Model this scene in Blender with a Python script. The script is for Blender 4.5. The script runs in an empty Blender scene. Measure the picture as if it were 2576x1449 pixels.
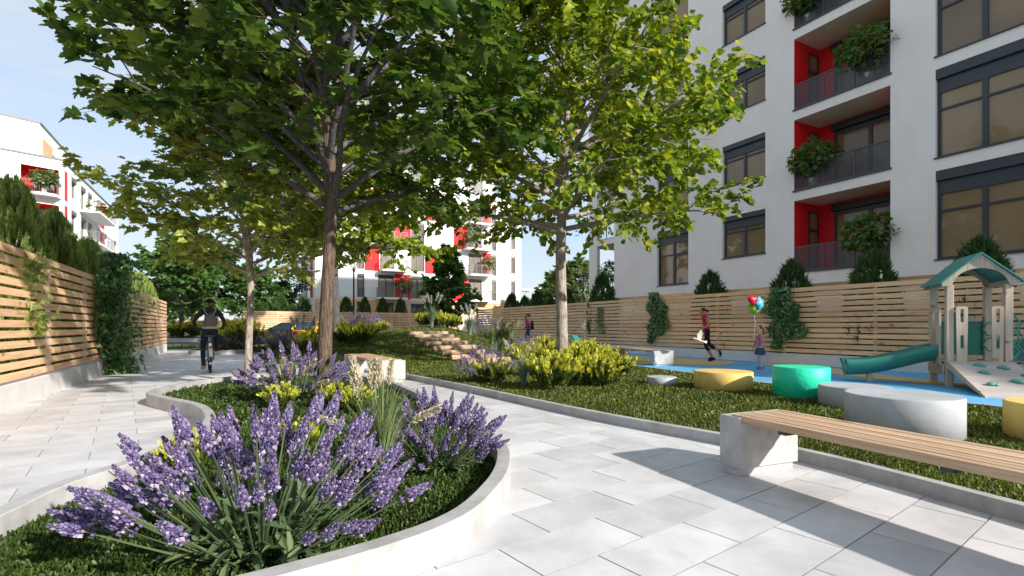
import bpy, bmesh, math, random
import numpy as np
from mathutils import Vector, Matrix, geometry

# ------------------------------------------------------------------ camera, light, sky
SC = bpy.context.scene
COL = SC.collection
CAM_H = 1.1
cam_data = bpy.data.cameras.new('camera')
cam_data.sensor_width = 36.0
cam_data.lens = 18.0
cam_data.shift_y = 0.0375
cam_data.clip_start = 0.05
cam_data.clip_end = 3000
cam = bpy.data.objects.new('camera', cam_data)
cam.location = (0, 0, CAM_H)
cam.rotation_euler = (math.radians(90), 0, 0)
COL.objects.link(cam)
SC.camera = cam
SC.view_settings.view_transform = 'Standard'
SC.view_settings.look = 'None'
SC.view_settings.gamma = 1.0
SC.view_settings.exposure = 1.08
SC.view_settings.use_curve_mapping = False

SUN_AZ = Vector((0.80, -0.60)).normalized()     # towards the sun, on the ground
SUN_EL = math.radians(25.5)
world = bpy.data.worlds.new('World')
SC.world = world
world.use_nodes = True
wn, wl = world.node_tree.nodes, world.node_tree.links
wn.clear()
w_out = wn.new('ShaderNodeOutputWorld')
w_bg = wn.new('ShaderNodeBackground')
w_bg.inputs['Strength'].default_value = 0.13
w_sky = wn.new('ShaderNodeTexSky')
w_sky.sky_type = 'NISHITA'
w_sky.sun_disc = False
w_sky.sun_elevation = SUN_EL
w_sky.sun_rotation = math.atan2(SUN_AZ.x, SUN_AZ.y)
w_sky.air_density = 1.0
w_sky.dust_density = 0.5
w_sky.ozone_density = 1.2
w_tc = wn.new('ShaderNodeTexCoord')
w_map = wn.new('ShaderNodeMapping')
w_map.inputs['Scale'].default_value = (1.6, 1.6, 6.5)
w_map.inputs['Location'].default_value = (0.3, 0.1, 0.2)
w_noise = wn.new('ShaderNodeTexNoise')
w_noise.inputs['Scale'].default_value = 2.1
w_noise.inputs['Detail'].default_value = 9
w_noise.inputs['Roughness'].default_value = 0.6
w_noise.inputs['Distortion'].default_value = 0.5
w_ramp = wn.new('ShaderNodeValToRGB')
w_ramp.color_ramp.elements[0].position = 0.36
w_ramp.color_ramp.elements[0].color = (0.05, 0.05, 0.05, 1)
w_ramp.color_ramp.elements[1].position = 0.74
w_ramp.color_ramp.elements[1].color = (0.92, 0.92, 0.92, 1)
w_mix = wn.new('ShaderNodeMixRGB')
w_mix.inputs['Color2'].default_value = (3.0, 3.05, 3.2, 1)
wl.new(w_tc.outputs['Generated'], w_map.inputs['Vector'])
wl.new(w_map.outputs['Vector'], w_noise.inputs['Vector'])
wl.new(w_noise.outputs['Fac'], w_ramp.inputs['Fac'])
wl.new(w_ramp.outputs['Color'], w_mix.inputs['Fac'])
w_veil = wn.new('ShaderNodeMixRGB')         # thin even veil over the whole sky
w_veil.inputs['Fac'].default_value = 0.74
w_veil.inputs['Color2'].default_value = (1.95, 2.5, 3.1, 1)
wl.new(w_sky.outputs['Color'], w_veil.inputs['Color1'])
wl.new(w_veil.outputs['Color'], w_mix.inputs['Color1'])
wl.new(w_mix.outputs['Color'], w_bg.inputs['Color'])
wl.new(w_bg.outputs['Background'], w_out.inputs['Surface'])

sun_data = bpy.data.lights.new('sun', 'SUN')
sun_data.energy = 3.75
sun_data.angle = math.radians(1.0)
sun_data.color = (1.0, 0.945, 0.87)
sun = bpy.data.objects.new('sun', sun_data)
sun_dir = Vector((SUN_AZ.x * math.cos(SUN_EL), SUN_AZ.y * math.cos(SUN_EL), math.sin(SUN_EL)))
sun.rotation_euler = sun_dir.to_track_quat('Z', 'Y').to_euler()
sun.location = (20, -15, 25)
COL.objects.link(sun)

# ------------------------------------------------------------------ frame of the place
D1 = Vector((-0.4774, 0.8787))      # the way the walk, the fences and the right-hand block run
D2 = Vector((0.8787, 0.4774))       # across it
PI = math.pi
rnd = random.Random(7)

def G(u, v, z=0.0):
    """a point of the place seen at (u, v) of the 2576-wide picture, at height z"""
    Y = (CAM_H - z) * 1288.0 / (v - 821.0)
    return Vector(((u - 1288.0) / 1288.0 * Y, Y, z))

def At(u, Y):
    return (u - 1288.0) / 1288.0 * Y

def Zat(v, Y):
    return CAM_H - (v - 821.0) / 1288.0 * Y

def smooth(t):
    t = min(1.0, max(0.0, t))
    return t * t * (3 - 2 * t)

def catmull(pts, n=8, closed=False):
    P = [np.array(p, float) for p in pts]
    m = len(P)
    out = []
    rng_ = range(m if closed else m - 1)
    for i in rng_:
        if closed:
            p0, p1, p2, p3 = P[(i - 1) % m], P[i], P[(i + 1) % m], P[(i + 2) % m]
        else:
            p0, p1, p2, p3 = P[max(i - 1, 0)], P[i], P[i + 1], P[min(i + 2, m - 1)]
        for k in range(n):
            t = k / n
            out.append(0.5 * ((2 * p1) + (-p0 + p2) * t + (2 * p0 - 5 * p1 + 4 * p2 - p3) * t * t
                              + (-p0 + 3 * p1 - 3 * p2 + p3) * t ** 3))
    if not closed:
        out.append(P[-1])
    return out

def inside(x, y, poly):
    c = False
    j = len(poly) - 1
    for i in range(len(poly)):
        xi, yi = poly[i][0], poly[i][1]
        xj, yj = poly[j][0], poly[j][1]
        if (yi > y) != (yj > y) and x < (xj - xi) * (y - yi) / (yj - yi + 1e-12) + xi:
            c = not c
        j = i
    return c

def inside_np(P, poly):
    x, y = P[:, 0], P[:, 1]
    c = np.zeros(len(P), bool)
    j = len(poly) - 1
    for i in range(len(poly)):
        xi, yi = poly[i][0], poly[i][1]
        xj, yj = poly[j][0], poly[j][1]
        hit = ((yi > y) != (yj > y)) & (x < (xj - xi) * (y - yi) / (yj - yi + 1e-12) + xi)
        c ^= hit
        j = i
    return c

# ------------------------------------------------------------------ objects and tags
def tag(o, label=None, cat=None, group=None, kind=None):
    if label: o['label'] = label
    if cat: o['category'] = cat
    if group: o['group'] = group
    if kind: o['kind'] = kind
    return o

def link(o, parent=None):
    COL.objects.link(o)
    if parent is not None:
        o.parent = parent
    return o

def empty(name, loc=(0, 0, 0), rz=0.0, parent=None):
    o = bpy.data.objects.new(name, None)
    o.empty_display_size = 0.2
    o.location = loc
    o.rotation_euler = (0, 0, rz)
    return link(o, parent)

def thing(name, label, cat, loc=(0, 0, 0), rz=0.0, group=None):
    return tag(empty(name, loc, rz), label, cat, group)

def inst(name, mesh, parent=None, loc=(0, 0, 0), rot=(0, 0, 0), scale=(1, 1, 1)):
    o = bpy.data.objects.new(name, mesh)
    o.location = loc
    o.rotation_euler = rot
    o.scale = scale
    return link(o, parent)

def copy_thing(root, loc, rz, scale=1.0, label=None):
    r = root.copy()
    COL.objects.link(r)
    r.location = loc
    r.rotation_euler = (0, 0, rz)
    r.scale = (scale, scale, scale)
    if label: r['label'] = label
    for ch in list(root.children):
        c = ch.copy()
        COL.objects.link(c)
        c.parent = r
        for g in list(ch.children):
            d = g.copy()
            COL.objects.link(d)
            d.parent = c
    return r

def np_mesh(name, verts, loops, sizes, mats, smooth_=False, midx=None):
    me = bpy.data.meshes.new(name)
    verts = np.asarray(verts, np.float32)
    loops = np.asarray(loops, np.int32)
    sizes = np.asarray(sizes, np.int32)
    me.vertices.add(len(verts))
    me.vertices.foreach_set('co', verts.ravel())
    me.loops.add(len(loops))
    me.loops.foreach_set('vertex_index', loops)
    me.polygons.add(len(sizes))
    starts = np.concatenate(([0], np.cumsum(sizes)[:-1])).astype(np.int32)
    me.polygons.foreach_set('loop_start', starts)
    me.polygons.foreach_set('loop_total', sizes)
    if midx is not None:
        me.polygons.foreach_set('material_index', np.asarray(midx, np.int32))
    if smooth_:
        me.polygons.foreach_set('use_smooth', np.ones(len(sizes), bool))
    for m in (mats if isinstance(mats, (list, tuple)) else [mats]):
        me.materials.append(m)
    me.update(calc_edges=True)
    return me

class MB:
    """collects shapes, becomes one mesh"""
    def __init__(self):
        self.v, self.f, self.m = [], [], []
    def add(self, vs, fs, mi=0):
        b = len(self.v)
        self.v.extend([tuple(p) for p in vs])
        for f in fs:
            self.f.append([i + b for i in f])
            self.m.append(mi)
        return self
    def box(self, x0, x1, y0, y1, z0, z1, mi=0):
        vs = [(x0, y0, z0), (x1, y0, z0), (x1, y1, z0), (x0, y1, z0), (x0, y0, z1), (x1, y0, z1), (x1, y1, z1), (x0, y1, z1)]
        return self.add(vs, [(0, 3, 2, 1), (4, 5, 6, 7), (0, 1, 5, 4), (1, 2, 6, 5), (2, 3, 7, 6), (3, 0, 4, 7)], mi)
    def bar(self, a, b, w, h=None, mi=0, up=(0, 0, 1)):
        a, b = Vector(a), Vector(b)
        d = (b - a).normalized()
        u = Vector(up)
        if abs(d.dot(u)) > 0.98: u = Vector((1, 0, 0))
        s = d.cross(u).normalized() * (w / 2)
        t = s.cross(d).normalized() * ((h or w) / 2)
        vs = [a - s - t, a + s - t, a + s + t, a - s + t, b - s - t, b + s - t, b + s + t, b - s + t]
        return self.add(vs, [(0, 1, 2, 3), (7, 6, 5, 4), (0, 4, 5, 1), (1, 5, 6, 2), (2, 6, 7, 3), (3, 7, 4, 0)], mi)
    def quad(self, a, b, c, d, mi=0):
        return self.add([a, b, c, d], [(0, 1, 2, 3)], mi)
    def tube(self, pts, rads, n=6, mi=0, cap=True):
        P = [Vector(p) for p in pts]
        if not isinstance(rads, (list, tuple)): rads = [rads] * len(P)
        vs, fs = [], []
        ref = None
        for i, p in enumerate(P):
            d = (P[min(i + 1, len(P) - 1)] - P[max(i - 1, 0)])
            d = d.normalized() if d.length > 1e-9 else Vector((0, 0, 1))
            if ref is None:
                ref = d.orthogonal().normalized()
            ref = (ref - d * ref.dot(d))
            ref = ref.normalized() if ref.length > 1e-6 else d.orthogonal().normalized()
            s = d.cross(ref)
            for k in range(n):
                a = 2 * PI * k / n
                vs.append(p + (ref * math.cos(a) + s * math.sin(a)) * rads[i])
        for i in range(len(P) - 1):
            for k in range(n):
                fs.append((i * n + k, i * n + (k + 1) % n, (i + 1) * n + (k + 1) % n, (i + 1) * n + k))
        if cap:
            fs.append(tuple(range(n - 1, -1, -1)))
            e = (len(P) - 1) * n
            fs.append(tuple(range(e, e + n)))
        return self.add(vs, fs, mi)
    def prism(self, poly, z0, z1, mi=0, mi_side=None):
        n = len(poly)
        vs = [(p[0], p[1], z0) for p in poly] + [(p[0], p[1], z1) for p in poly]
        self.add(vs, [tuple(range(n - 1, -1, -1)), tuple(range(n, 2 * n))], mi)
        b = len(self.v) - 2 * n
        for i in range(n):
            j = (i + 1) % n
            self.f.append([b + i, b + j, b + n + j, b + n + i]); self.m.append(mi if mi_side is None else mi_side)
        return self
    def slab(self, poly3, off, mi=0):
        """a flat outline pushed along off"""
        n = len(poly3)
        o = Vector(off)
        vs = [Vector(p) for p in poly3] + [Vector(p) + o for p in poly3]
        fs = [tuple(range(n - 1, -1, -1)), tuple(range(n, 2 * n))] + [(i, (i + 1) % n, n + (i + 1) % n, n + i) for i in range(n)]
        return self.add(vs, fs, mi)
    def lathe(self, prof, n=24, mi=0, c=(0, 0, 0), cap=True):
        vs, fs = [], []
        for r, z in prof:
            for k in range(n):
                a = 2 * PI * k / n
                vs.append((c[0] + r * math.cos(a), c[1] + r * math.sin(a), c[2] + z))
        for i in range(len(prof) - 1):
            for k in range(n):
                fs.append((i * n + k, i * n + (k + 1) % n, (i + 1) * n + (k + 1) % n, (i + 1) * n + k))
        if cap:
            fs.append(tuple(range(n - 1, -1, -1)))
            e = (len(prof) - 1) * n
            fs.append(tuple(range(e, e + n)))
        return self.add(vs, fs, mi)
    def ball(self, c, r, n=8, m=6, mi=0):
        rx, ry, rz = r if isinstance(r, (tuple, list)) else (r, r, r)
        vs, fs = [(c[0], c[1], c[2] - rz)], []
        for i in range(1, m):
            t = PI * i / m - PI / 2
            for k in range(n):
                a = 2 * PI * k / n
                vs.append((c[0] + rx * math.cos(t) * math.cos(a), c[1] + ry * math.cos(t) * math.sin(a), c[2] + rz * math.sin(t)))
        vs.append((c[0], c[1], c[2] + rz))
        for k in range(n):
            fs.append((0, 1 + (k + 1) % n, 1 + k))
            e = 1 + (m - 2) * n
            fs.append((len(vs) - 1, e + k, e + (k + 1) % n))
        for i in range(m - 2):
            for k in range(n):
                a, b = 1 + i * n + k, 1 + i * n + (k + 1) % n
                fs.append((a, b, b + n, a + n))
        return self.add(vs, fs, mi)
    def mesh(self, name, mats, smooth_=False, bevel=0.0, segs=1):
        me = bpy.data.meshes.new(name)
        me.from_pydata([tuple(p) for p in self.v], [], self.f)
        me.polygons.foreach_set('material_index', self.m)
        if smooth_:
            me.polygons.foreach_set('use_smooth', [True] * len(self.f))
        for m in (mats if isinstance(mats, (list, tuple)) else [mats]):
            me.materials.append(m)
        if bevel:
            bm = bmesh.new(); bm.from_mesh(me)
            bmesh.ops.bevel(bm, geom=[e for e in bm.edges if len(e.link_faces) == 2 and e.calc_face_angle(0) > 0.5],
                            offset=bevel, segments=segs, affect='EDGES', clamp_overlap=True)
            bm.to_mesh(me); bm.free()
        me.update()
        return me
    def obj(self, name, mats, parent=None, smooth_=False, bevel=0.0, segs=1, loc=(0, 0, 0), rot=(0, 0, 0)):
        return inst(name, self.mesh(name, mats, smooth_, bevel, segs), parent, loc, rot)

# ------------------------------------------------------------------ materials
def new_mat(name):
    m = bpy.data.materials.new(name)
    m.use_nodes = True
    nt = m.node_tree
    return m, nt, nt.nodes['Principled BSDF']

def node(nt, kind, **kw):
    n = nt.nodes.new(kind)
    for k, v in kw.items():
        n.inputs[k].default_value = v
    return n

def rgb(c): return (c[0], c[1], c[2], 1.0)

def surf(name, c, rough=0.6, var=0.12, scale=6.0, bump=0.0, bscale=40.0, spec=0.4, metal=0.0, stretch=(1, 1, 1), objrand=0.0, detail=5.0, c2=None, space='Object', bdist=0.01, stain=0.0, sscale=1.3, sstretch=(1, 1, 1)):
    """plain surface: colour mottled by noise, fine relief"""
    m, nt, p = new_mat(name)
    L = nt.links
    p.inputs['Roughness'].default_value = rough
    p.inputs['Specular IOR Level'].default_value = spec
    p.inputs['Metallic'].default_value = metal
    if space == 'Object':
        src = nt.nodes.new('ShaderNodeTexCoord').outputs['Object']
    else:
        src = nt.nodes.new('ShaderNodeNewGeometry').outputs['Position']
    mp = node(nt, 'ShaderNodeMapping', Scale=stretch)
    L.new(src, mp.inputs['Vector'])
    oi = nt.nodes.new('ShaderNodeObjectInfo')
    add = nt.nodes.new('ShaderNodeVectorMath'); add.operation = 'MULTIPLY_ADD'
    add.inputs[1].default_value = (37.0, 17.0, 23.0)
    L.new(oi.outputs['Random'], add.inputs[0])
    L.new(mp.outputs['Vector'], add.inputs[2])
    no = node(nt, 'ShaderNodeTexNoise', Scale=scale, Detail=detail, Roughness=0.6)
    L.new(add.outputs['Vector'], no.inputs['Vector'])
    lo = [x * (1 - var) for x in c]
    hi = [min(1, x * (1 + var)) for x in (c2 or c)]
    cr = nt.nodes.new('ShaderNodeValToRGB')
    cr.color_ramp.elements[0].position, cr.color_ramp.elements[1].position = 0.3, 0.7
    cr.color_ramp.elements[0].color, cr.color_ramp.elements[1].color = rgb(lo), rgb(hi)
    L.new(no.outputs['Fac'], cr.inputs['Fac'])
    outc = cr.outputs['Color']
    if objrand:
        mr = node(nt, 'ShaderNodeMapRange')
        mr.inputs['To Min'].default_value = 1 - objrand
        mr.inputs['To Max'].default_value = 1 + objrand
        L.new(oi.outputs['Random'], mr.inputs['Value'])
        hs = nt.nodes.new('ShaderNodeHueSaturation')
        L.new(outc, hs.inputs['Color']); L.new(mr.outputs['Result'], hs.inputs['Value'])
        outc = hs.outputs['Color']
    if stain:
        ms = node(nt, 'ShaderNodeMapping', Scale=sstretch)
        L.new(add.outputs['Vector'] if space == 'Object' else src, ms.inputs['Vector'])
        ns = node(nt, 'ShaderNodeTexNoise', Scale=sscale, Detail=9.0, Roughness=0.68, Distortion=0.4)
        L.new(ms.outputs['Vector'], ns.inputs['Vector'])
        sr = nt.nodes.new('ShaderNodeValToRGB')
        sr.color_ramp.elements[0].position, sr.color_ramp.elements[1].position = 0.36, 0.56
        q = 1 - stain
        sr.color_ramp.elements[0].color, sr.color_ramp.elements[1].color = (q, q * .985, q * .96, 1), (1, 1, 1, 1)
        L.new(ns.outputs['Fac'], sr.inputs['Fac'])
        mm = nt.nodes.new('ShaderNodeMixRGB'); mm.blend_type = 'MULTIPLY'; mm.inputs['Fac'].default_value = 1
        L.new(outc, mm.inputs['Color1']); L.new(sr.outputs['Color'], mm.inputs['Color2'])
        outc = mm.outputs['Color']
    L.new(outc, p.inputs['Base Color'])
    if bump:
        nb = node(nt, 'ShaderNodeTexNoise', Scale=bscale, Detail=4.0)
        L.new(add.outputs['Vector'], nb.inputs['Vector'])
        bp = node(nt, 'ShaderNodeBump', Strength=bump, Distance=bdist)
        L.new(nb.outputs['Fac'], bp.inputs['Height'])
        L.new(bp.outputs['Normal'], p.inputs['Normal'])
    return m

def wood(name, c1, c2, grain=(0.5, 9, 9), rough=0.65, knots=True, knot=(0.16, 0.07, 0.03), objrand=0.14):
    m, nt, p = new_mat(name)
    L = nt.links
    p.inputs['Roughness'].default_value = rough
    p.inputs['Specular IOR Level'].default_value = 0.25
    tc = nt.nodes.new('ShaderNodeTexCoord')
    mp = node(nt, 'ShaderNodeMapping', Scale=grain)
    L.new(tc.outputs['Object'], mp.inputs['Vector'])
    oi = nt.nodes.new('ShaderNodeObjectInfo')
    add = nt.nodes.new('ShaderNodeVectorMath'); add.operation = 'MULTIPLY_ADD'
    add.inputs[1].default_value = (61.0, 29.0, 43.0)
    L.new(oi.outputs['Random'], add.inputs[0]); L.new(mp.outputs['Vector'], add.inputs[2])
    no = node(nt, 'ShaderNodeTexNoise', Scale=4.0, Detail=6.0, Roughness=0.62, Distortion=0.6)
    L.new(add.outputs['Vector'], no.inputs['Vector'])
    cr = nt.nodes.new('ShaderNodeValToRGB')
    cr.color_ramp.elements[0].position, cr.color_ramp.elements[1].position = 0.3, 0.68
    cr.color_ramp.elements[0].color, cr.color_ramp.elements[1].color = rgb(c1), rgb(c2)
    L.new(no.outputs['Fac'], cr.inputs['Fac'])
    outc = cr.outputs['Color']
    if knots:
        mk = node(nt, 'ShaderNodeMapping', Scale=(2.4, 5.5, 5.5))
        L.new(tc.outputs['Object'], mk.inputs['Vector'])
        ak = nt.nodes.new('ShaderNodeVectorMath'); ak.operation = 'MULTIPLY_ADD'
        ak.inputs[1].default_value = (91.0, 53.0, 31.0)
        L.new(oi.outputs['Random'], ak.inputs[0]); L.new(mk.outputs['Vector'], ak.inputs[2])
        vo = node(nt, 'ShaderNodeTexVoronoi', Scale=0.8)
        L.new(ak.outputs['Vector'], vo.inputs['Vector'])
        kr = nt.nodes.new('ShaderNodeValToRGB')
        kr.color_ramp.elements[0].position, kr.color_ramp.elements[1].position = 0.05, 0.17
        kr.color_ramp.elements[0].color, kr.color_ramp.elements[1].color = (0.75, 0.75, 0.75, 1), (0, 0, 0, 1)
        L.new(vo.outputs['Distance'], kr.inputs['Fac'])
        mx = nt.nodes.new('ShaderNodeMixRGB')
        mx.inputs['Color2'].default_value = rgb(knot)
        L.new(kr.outputs['Color'], mx.inputs['Fac']); L.new(outc, mx.inputs['Color1'])
        outc = mx.outputs['Color']
    mr = node(nt, 'ShaderNodeMapRange')
    mr.inputs['To Min'].default_value = 1 - objrand
    mr.inputs['To Max'].default_value = 1 + objrand
    L.new(oi.outputs['Random'], mr.inputs['Value'])
    hs = nt.nodes.new('ShaderNodeHueSaturation')
    L.new(outc, hs.inputs['Color']); L.new(mr.outputs['Result'], hs.inputs['Value'])
    L.new(hs.outputs['Color'], p.inputs['Base Color'])
    bp = node(nt, 'ShaderNodeBump', Strength=0.25, Distance=0.004)
    L.new(no.outputs['Fac'], bp.inputs['Height']); L.new(bp.outputs['Normal'], p.inputs['Normal'])
    return m

def leaf_mat(name, c1, c2, trans=0.35, tcol=1.5, rough=0.5, spec=0.3, c3=None, tint=(1.0, 1.0, 0.5)):
    """foliage: each leaf its own shade between c1 and c2 (and c3), light passes through"""
    m, nt, p = new_mat(name)
    L = nt.links
    ge = nt.nodes.new('ShaderNodeNewGeometry')
    cr = nt.nodes.new('ShaderNodeValToRGB')
    cr.color_ramp.elements[0].color, cr.color_ramp.elements[1].color = rgb(c1), rgb(c2)
    if c3:
        cr.color_ramp.elements[1].position = 0.72
        e = cr.color_ramp.elements.new(1.0); e.color = rgb(c3)
    L.new(ge.outputs['Random Per Island'], cr.inputs['Fac'])
    tc = nt.nodes.new('ShaderNodeTexCoord')
    no = node(nt, 'ShaderNodeTexNoise', Scale=1.6, Detail=2.0)
    L.new(tc.outputs['Object'], no.inputs['Vector'])
    mr = node(nt, 'ShaderNodeMapRange')
    mr.inputs['From Min'].default_value, mr.inputs['From Max'].default_value = 0.3, 0.7
    mr.inputs['To Min'].default_value, mr.inputs['To Max'].default_value = 0.75, 1.25
    L.new(no.outputs['Fac'], mr.inputs['Value'])
    hs = nt.nodes.new('ShaderNodeHueSaturation')
    L.new(cr.outputs['Color'], hs.inputs['Color']); L.new(mr.outputs['Result'], hs.inputs['Value'])
    L.new(hs.outputs['Color'], p.inputs['Base Color'])
    p.inputs['Roughness'].default_value = rough
    p.inputs['Specular IOR Level'].default_value = spec
    if trans > 0:
        tr = nt.nodes.new('ShaderNodeBsdfTranslucent')
        mu = nt.nodes.new('ShaderNodeMixRGB'); mu.blend_type = 'MULTIPLY'; mu.inputs['Fac'].default_value = 1
        mu.inputs['Color2'].default_value = (tcol * tint[0], tcol * tint[1], tcol * tint[2], 1)
        L.new(hs.outputs['Color'], mu.inputs['Color1'])
        L.new(mu.outputs['Color'], tr.inputs['Color'])
        mx = nt.nodes.new('ShaderNodeMixShader'); mx.inputs['Fac'].default_value = trans
        L.new(p.outputs['BSDF'], mx.inputs[1]); L.new(tr.outputs['BSDF'], mx.inputs[2])
        L.new(mx.outputs['Shader'], nt.nodes['Material Output'].inputs['Surface'])
    return m

def glass(name, c, rough=0.04, spec=0.5, var=0.25):
    m = surf(name, c, rough=rough, var=var, scale=0.35, spec=spec, space='World', detail=2, objrand=0.22)
    return m

M = {}
M['tile'] = surf('pale paving stone', (0.575, 0.57, 0.58), 0.55, 0.11, 2.2, 0.15, 90, 0.35, objrand=0.11, space='World', bdist=0.004, stain=0.17, sscale=1.6)
M['joint'] = surf('paving bed', (0.33, 0.315, 0.30), 0.9, 0.2, 9)
M['kerb'] = surf('pale concrete', (0.40, 0.395, 0.39), 0.7, 0.14, 7, 0.2, 60, 0.3, space='World', bdist=0.004, stain=0.2, sscale=2.2)
M['base'] = surf('white washed concrete base', (0.66, 0.645, 0.63), 0.75, 0.08, 3, 0.15, 50, 0.25, space='World', bdist=0.004)
M['concrete'] = surf('cast concrete', (0.42, 0.41, 0.395), 0.75, 0.16, 9, 0.25, 70, 0.3, bdist=0.004, space='World')
M['plaster'] = surf('white plaster', (0.83, 0.775, 0.75), 0.85, 0.03, 0.8, 0.55, 9, 0.2, space='World', bdist=0.02, stain=0.035, sscale=1.1, sstretch=(1, 1, .22))
M['plaster_far'] = surf('bright white plaster', (0.80, 0.79, 0.77), 0.85, 0.03, 0.4, 0, 9, 0.2, space='World')
M['soffit'] = surf('cream soffit plaster', (0.86, 0.775, 0.67), 0.9, 0.04, 3, 0.4, 12, 0.2, space='World')
M['red'] = surf('red render', (0.72, 0.012, 0.016), 0.6, 0.06, 2, 0.1, 40, 0.3)
M['anthracite'] = surf('anthracite aluminium', (0.035, 0.042, 0.055), 0.4, 0.1, 3, 0, 9, 0.45)
M['grey_frame'] = surf('grey aluminium', (0.16, 0.155, 0.15), 0.5, 0.1, 3, 0, 9, 0.4)
M['pane'] = glass('bronze glass', (0.235, 0.165, 0.095), spec=0.42)
M['pane_far'] = glass('pale glass', (0.20, 0.17, 0.14), 0.06, 0.6)
M['mesh'] = surf('dark railing metal', (0.06, 0.065, 0.075), 0.45, 0.1, 5, 0, 9, 0.5)
M['mesh_far'] = surf('grey railing metal', (0.20, 0.19, 0.18), 0.5, 0.1, 5, 0, 9, 0.5)
M['slat'] = wood('larch slat', (0.62, 0.355, 0.185), (0.88, 0.605, 0.37), grain=(0.4, 7, 7))
M['bench_slat'] = wood('bench pine', (0.40, 0.25, 0.15), (0.62, 0.44, 0.29), grain=(0.7, 12, 12))
M['playwood'] = wood('weathered spruce', (0.42, 0.315, 0.225), (0.57, 0.45, 0.34), grain=(7, 7, 0.6), objrand=0.1)
M['rampwood'] = wood('pale deck board', (0.40, 0.345, 0.31), (0.52, 0.465, 0.43), grain=(0.8, 9, 9), objrand=0.1)
M['post'] = surf('galvanised post', (0.50, 0.47, 0.45), 0.6, 0.08, 6)
M['bark'] = surf('furrowed bark', (0.032, 0.022, 0.016), 0.9, 0.1, 9, 1.0, 14, 0.2, stretch=(4.5, 4.5, 0.55), c2=(0.19, 0.135, 0.095), bdist=0.03)
M['bark_pale'] = surf('pale bark', (0.17, 0.14, 0.115), 0.9, 0.1, 7, 0.8, 16, 0.2, stretch=(3, 3, 0.9), c2=(0.42, 0.36, 0.30), bdist=0.02)
M['bark_dark'] = surf('dark bark', (0.05, 0.045, 0.045), 0.9, 0.2, 7, 0.6, 14, 0.2, stretch=(4, 4, 0.8), c2=(0.12, 0.11, 0.11), bdist=0.02)
M['maple'] = leaf_mat('maple leaf', (0.028, 0.066, 0.012), (0.075, 0.135, 0.022), 0.40, 1.6, c3=(0.15, 0.20, 0.03))
M['maple_far'] = leaf_mat('young maple leaf', (0.13, 0.18, 0.025), (0.30, 0.35, 0.07), 0.42, 1.5, c3=(0.46, 0.48, 0.14))
M['linden'] = leaf_mat('lime tree leaf', (0.075, 0.14, 0.012), (0.23, 0.30, 0.025), 0.40, 1.5, c3=(0.40, 0.38, 0.04))
M['tree_dark'] = leaf_mat('dark leaf', (0.035, 0.085, 0.018), (0.085, 0.16, 0.036), 0.33, 1.5)
M['tree_mid'] = leaf_mat('mid green leaf', (0.05, 0.125, 0.028), (0.125, 0.22, 0.055), 0.34, 1.5)
M['tree_pale'] = leaf_mat('pale green leaf', (0.11, 0.16, 0.06), (0.22, 0.27, 0.12), 0.3, 1.2)
M['ivy'] = leaf_mat('ivy leaf', (0.05, 0.125, 0.055), (0.14, 0.26, 0.105), 0.25, 1.4, c3=(0.32, 0.44, 0.16), rough=0.35)
M['thuja'] = leaf_mat('dark thuja', (0.028, 0.068, 0.018), (0.085, 0.155, 0.042), 0.25, 1.5)
M['cypress'] = leaf_mat('green cypress', (0.14, 0.21, 0.045), (0.36, 0.45, 0.13), 0.34, 1.4)
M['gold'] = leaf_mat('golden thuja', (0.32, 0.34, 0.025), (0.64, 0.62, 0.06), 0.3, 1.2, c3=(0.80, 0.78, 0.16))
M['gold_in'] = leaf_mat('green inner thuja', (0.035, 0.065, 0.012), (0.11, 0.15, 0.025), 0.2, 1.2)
M['grass'] = leaf_mat('lawn grass', (0.040, 0.064, 0.012), (0.11, 0.135, 0.022), 0.25, 1.3, c3=(0.19, 0.20, 0.04))
M['bed_grass'] = leaf_mat('bed grass with painted shade', (0.016, 0.040, 0.008), (0.050, 0.085, 0.014), 0.2, 1.3, c3=(0.11, 0.14, 0.03))  # darker than the lawn: the bed's shade is put into the colour
M['turf'] = surf('lawn ground', (0.028, 0.05, 0.012), 0.95, 0.35, 25, 0.6, 60, 0.1, space='World', c2=(0.06, 0.085, 0.02))
M['reed'] = leaf_mat('reed blade', (0.10, 0.15, 0.055), (0.24, 0.30, 0.13), 0.25, 1.2)
M['reed_blue'] = leaf_mat('grey reed blade', (0.12, 0.17, 0.11), (0.27, 0.33, 0.22), 0.25, 1.2)
M['plume'] = leaf_mat('cream plume', (0.42, 0.36, 0.24), (0.68, 0.62, 0.46), 0.2, 1.1, tint=(1, 1, 0.9))
M['plume_grey'] = leaf_mat('silver plume', (0.36, 0.36, 0.34), (0.58, 0.57, 0.52), 0.2, 1.1, tint=(1, 1, 0.95))
M['lav'] = leaf_mat('lavender floret', (0.085, 0.065, 0.165), (0.235, 0.18, 0.335), 0.22, 1.3, c3=(0.50, 0.41, 0.54), rough=0.6, tint=(1, 0.95, 1.05))
M['lav_stem'] = leaf_mat('lavender stem', (0.05, 0.085, 0.035), (0.12, 0.165, 0.07), 0.1, 1.2)
M['rubber_blue'] = surf('blue rubber', (0.13, 0.40, 0.66), 0.85, 0.16, 60, 0.3, 200, 0.2, space='World', bdist=0.004, stain=0.16, sscale=0.8)
M['rubber_sand'] = surf('ochre rubber', (0.60, 0.44, 0.20), 0.85, 0.16, 60, 0.3, 200, 0.2, space='World', bdist=0.004, stain=0.16, sscale=0.8)
M['poly_green'] = surf('green moulded plastic', (0.035, 0.19, 0.14), 0.42, 0.07, 4, 0.05, 60, 0.45)
M['poly_hold'] = surf('pale green plastic', (0.09, 0.29, 0.225), 0.45, 0.07, 8, 0.1, 50, 0.45)
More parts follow.
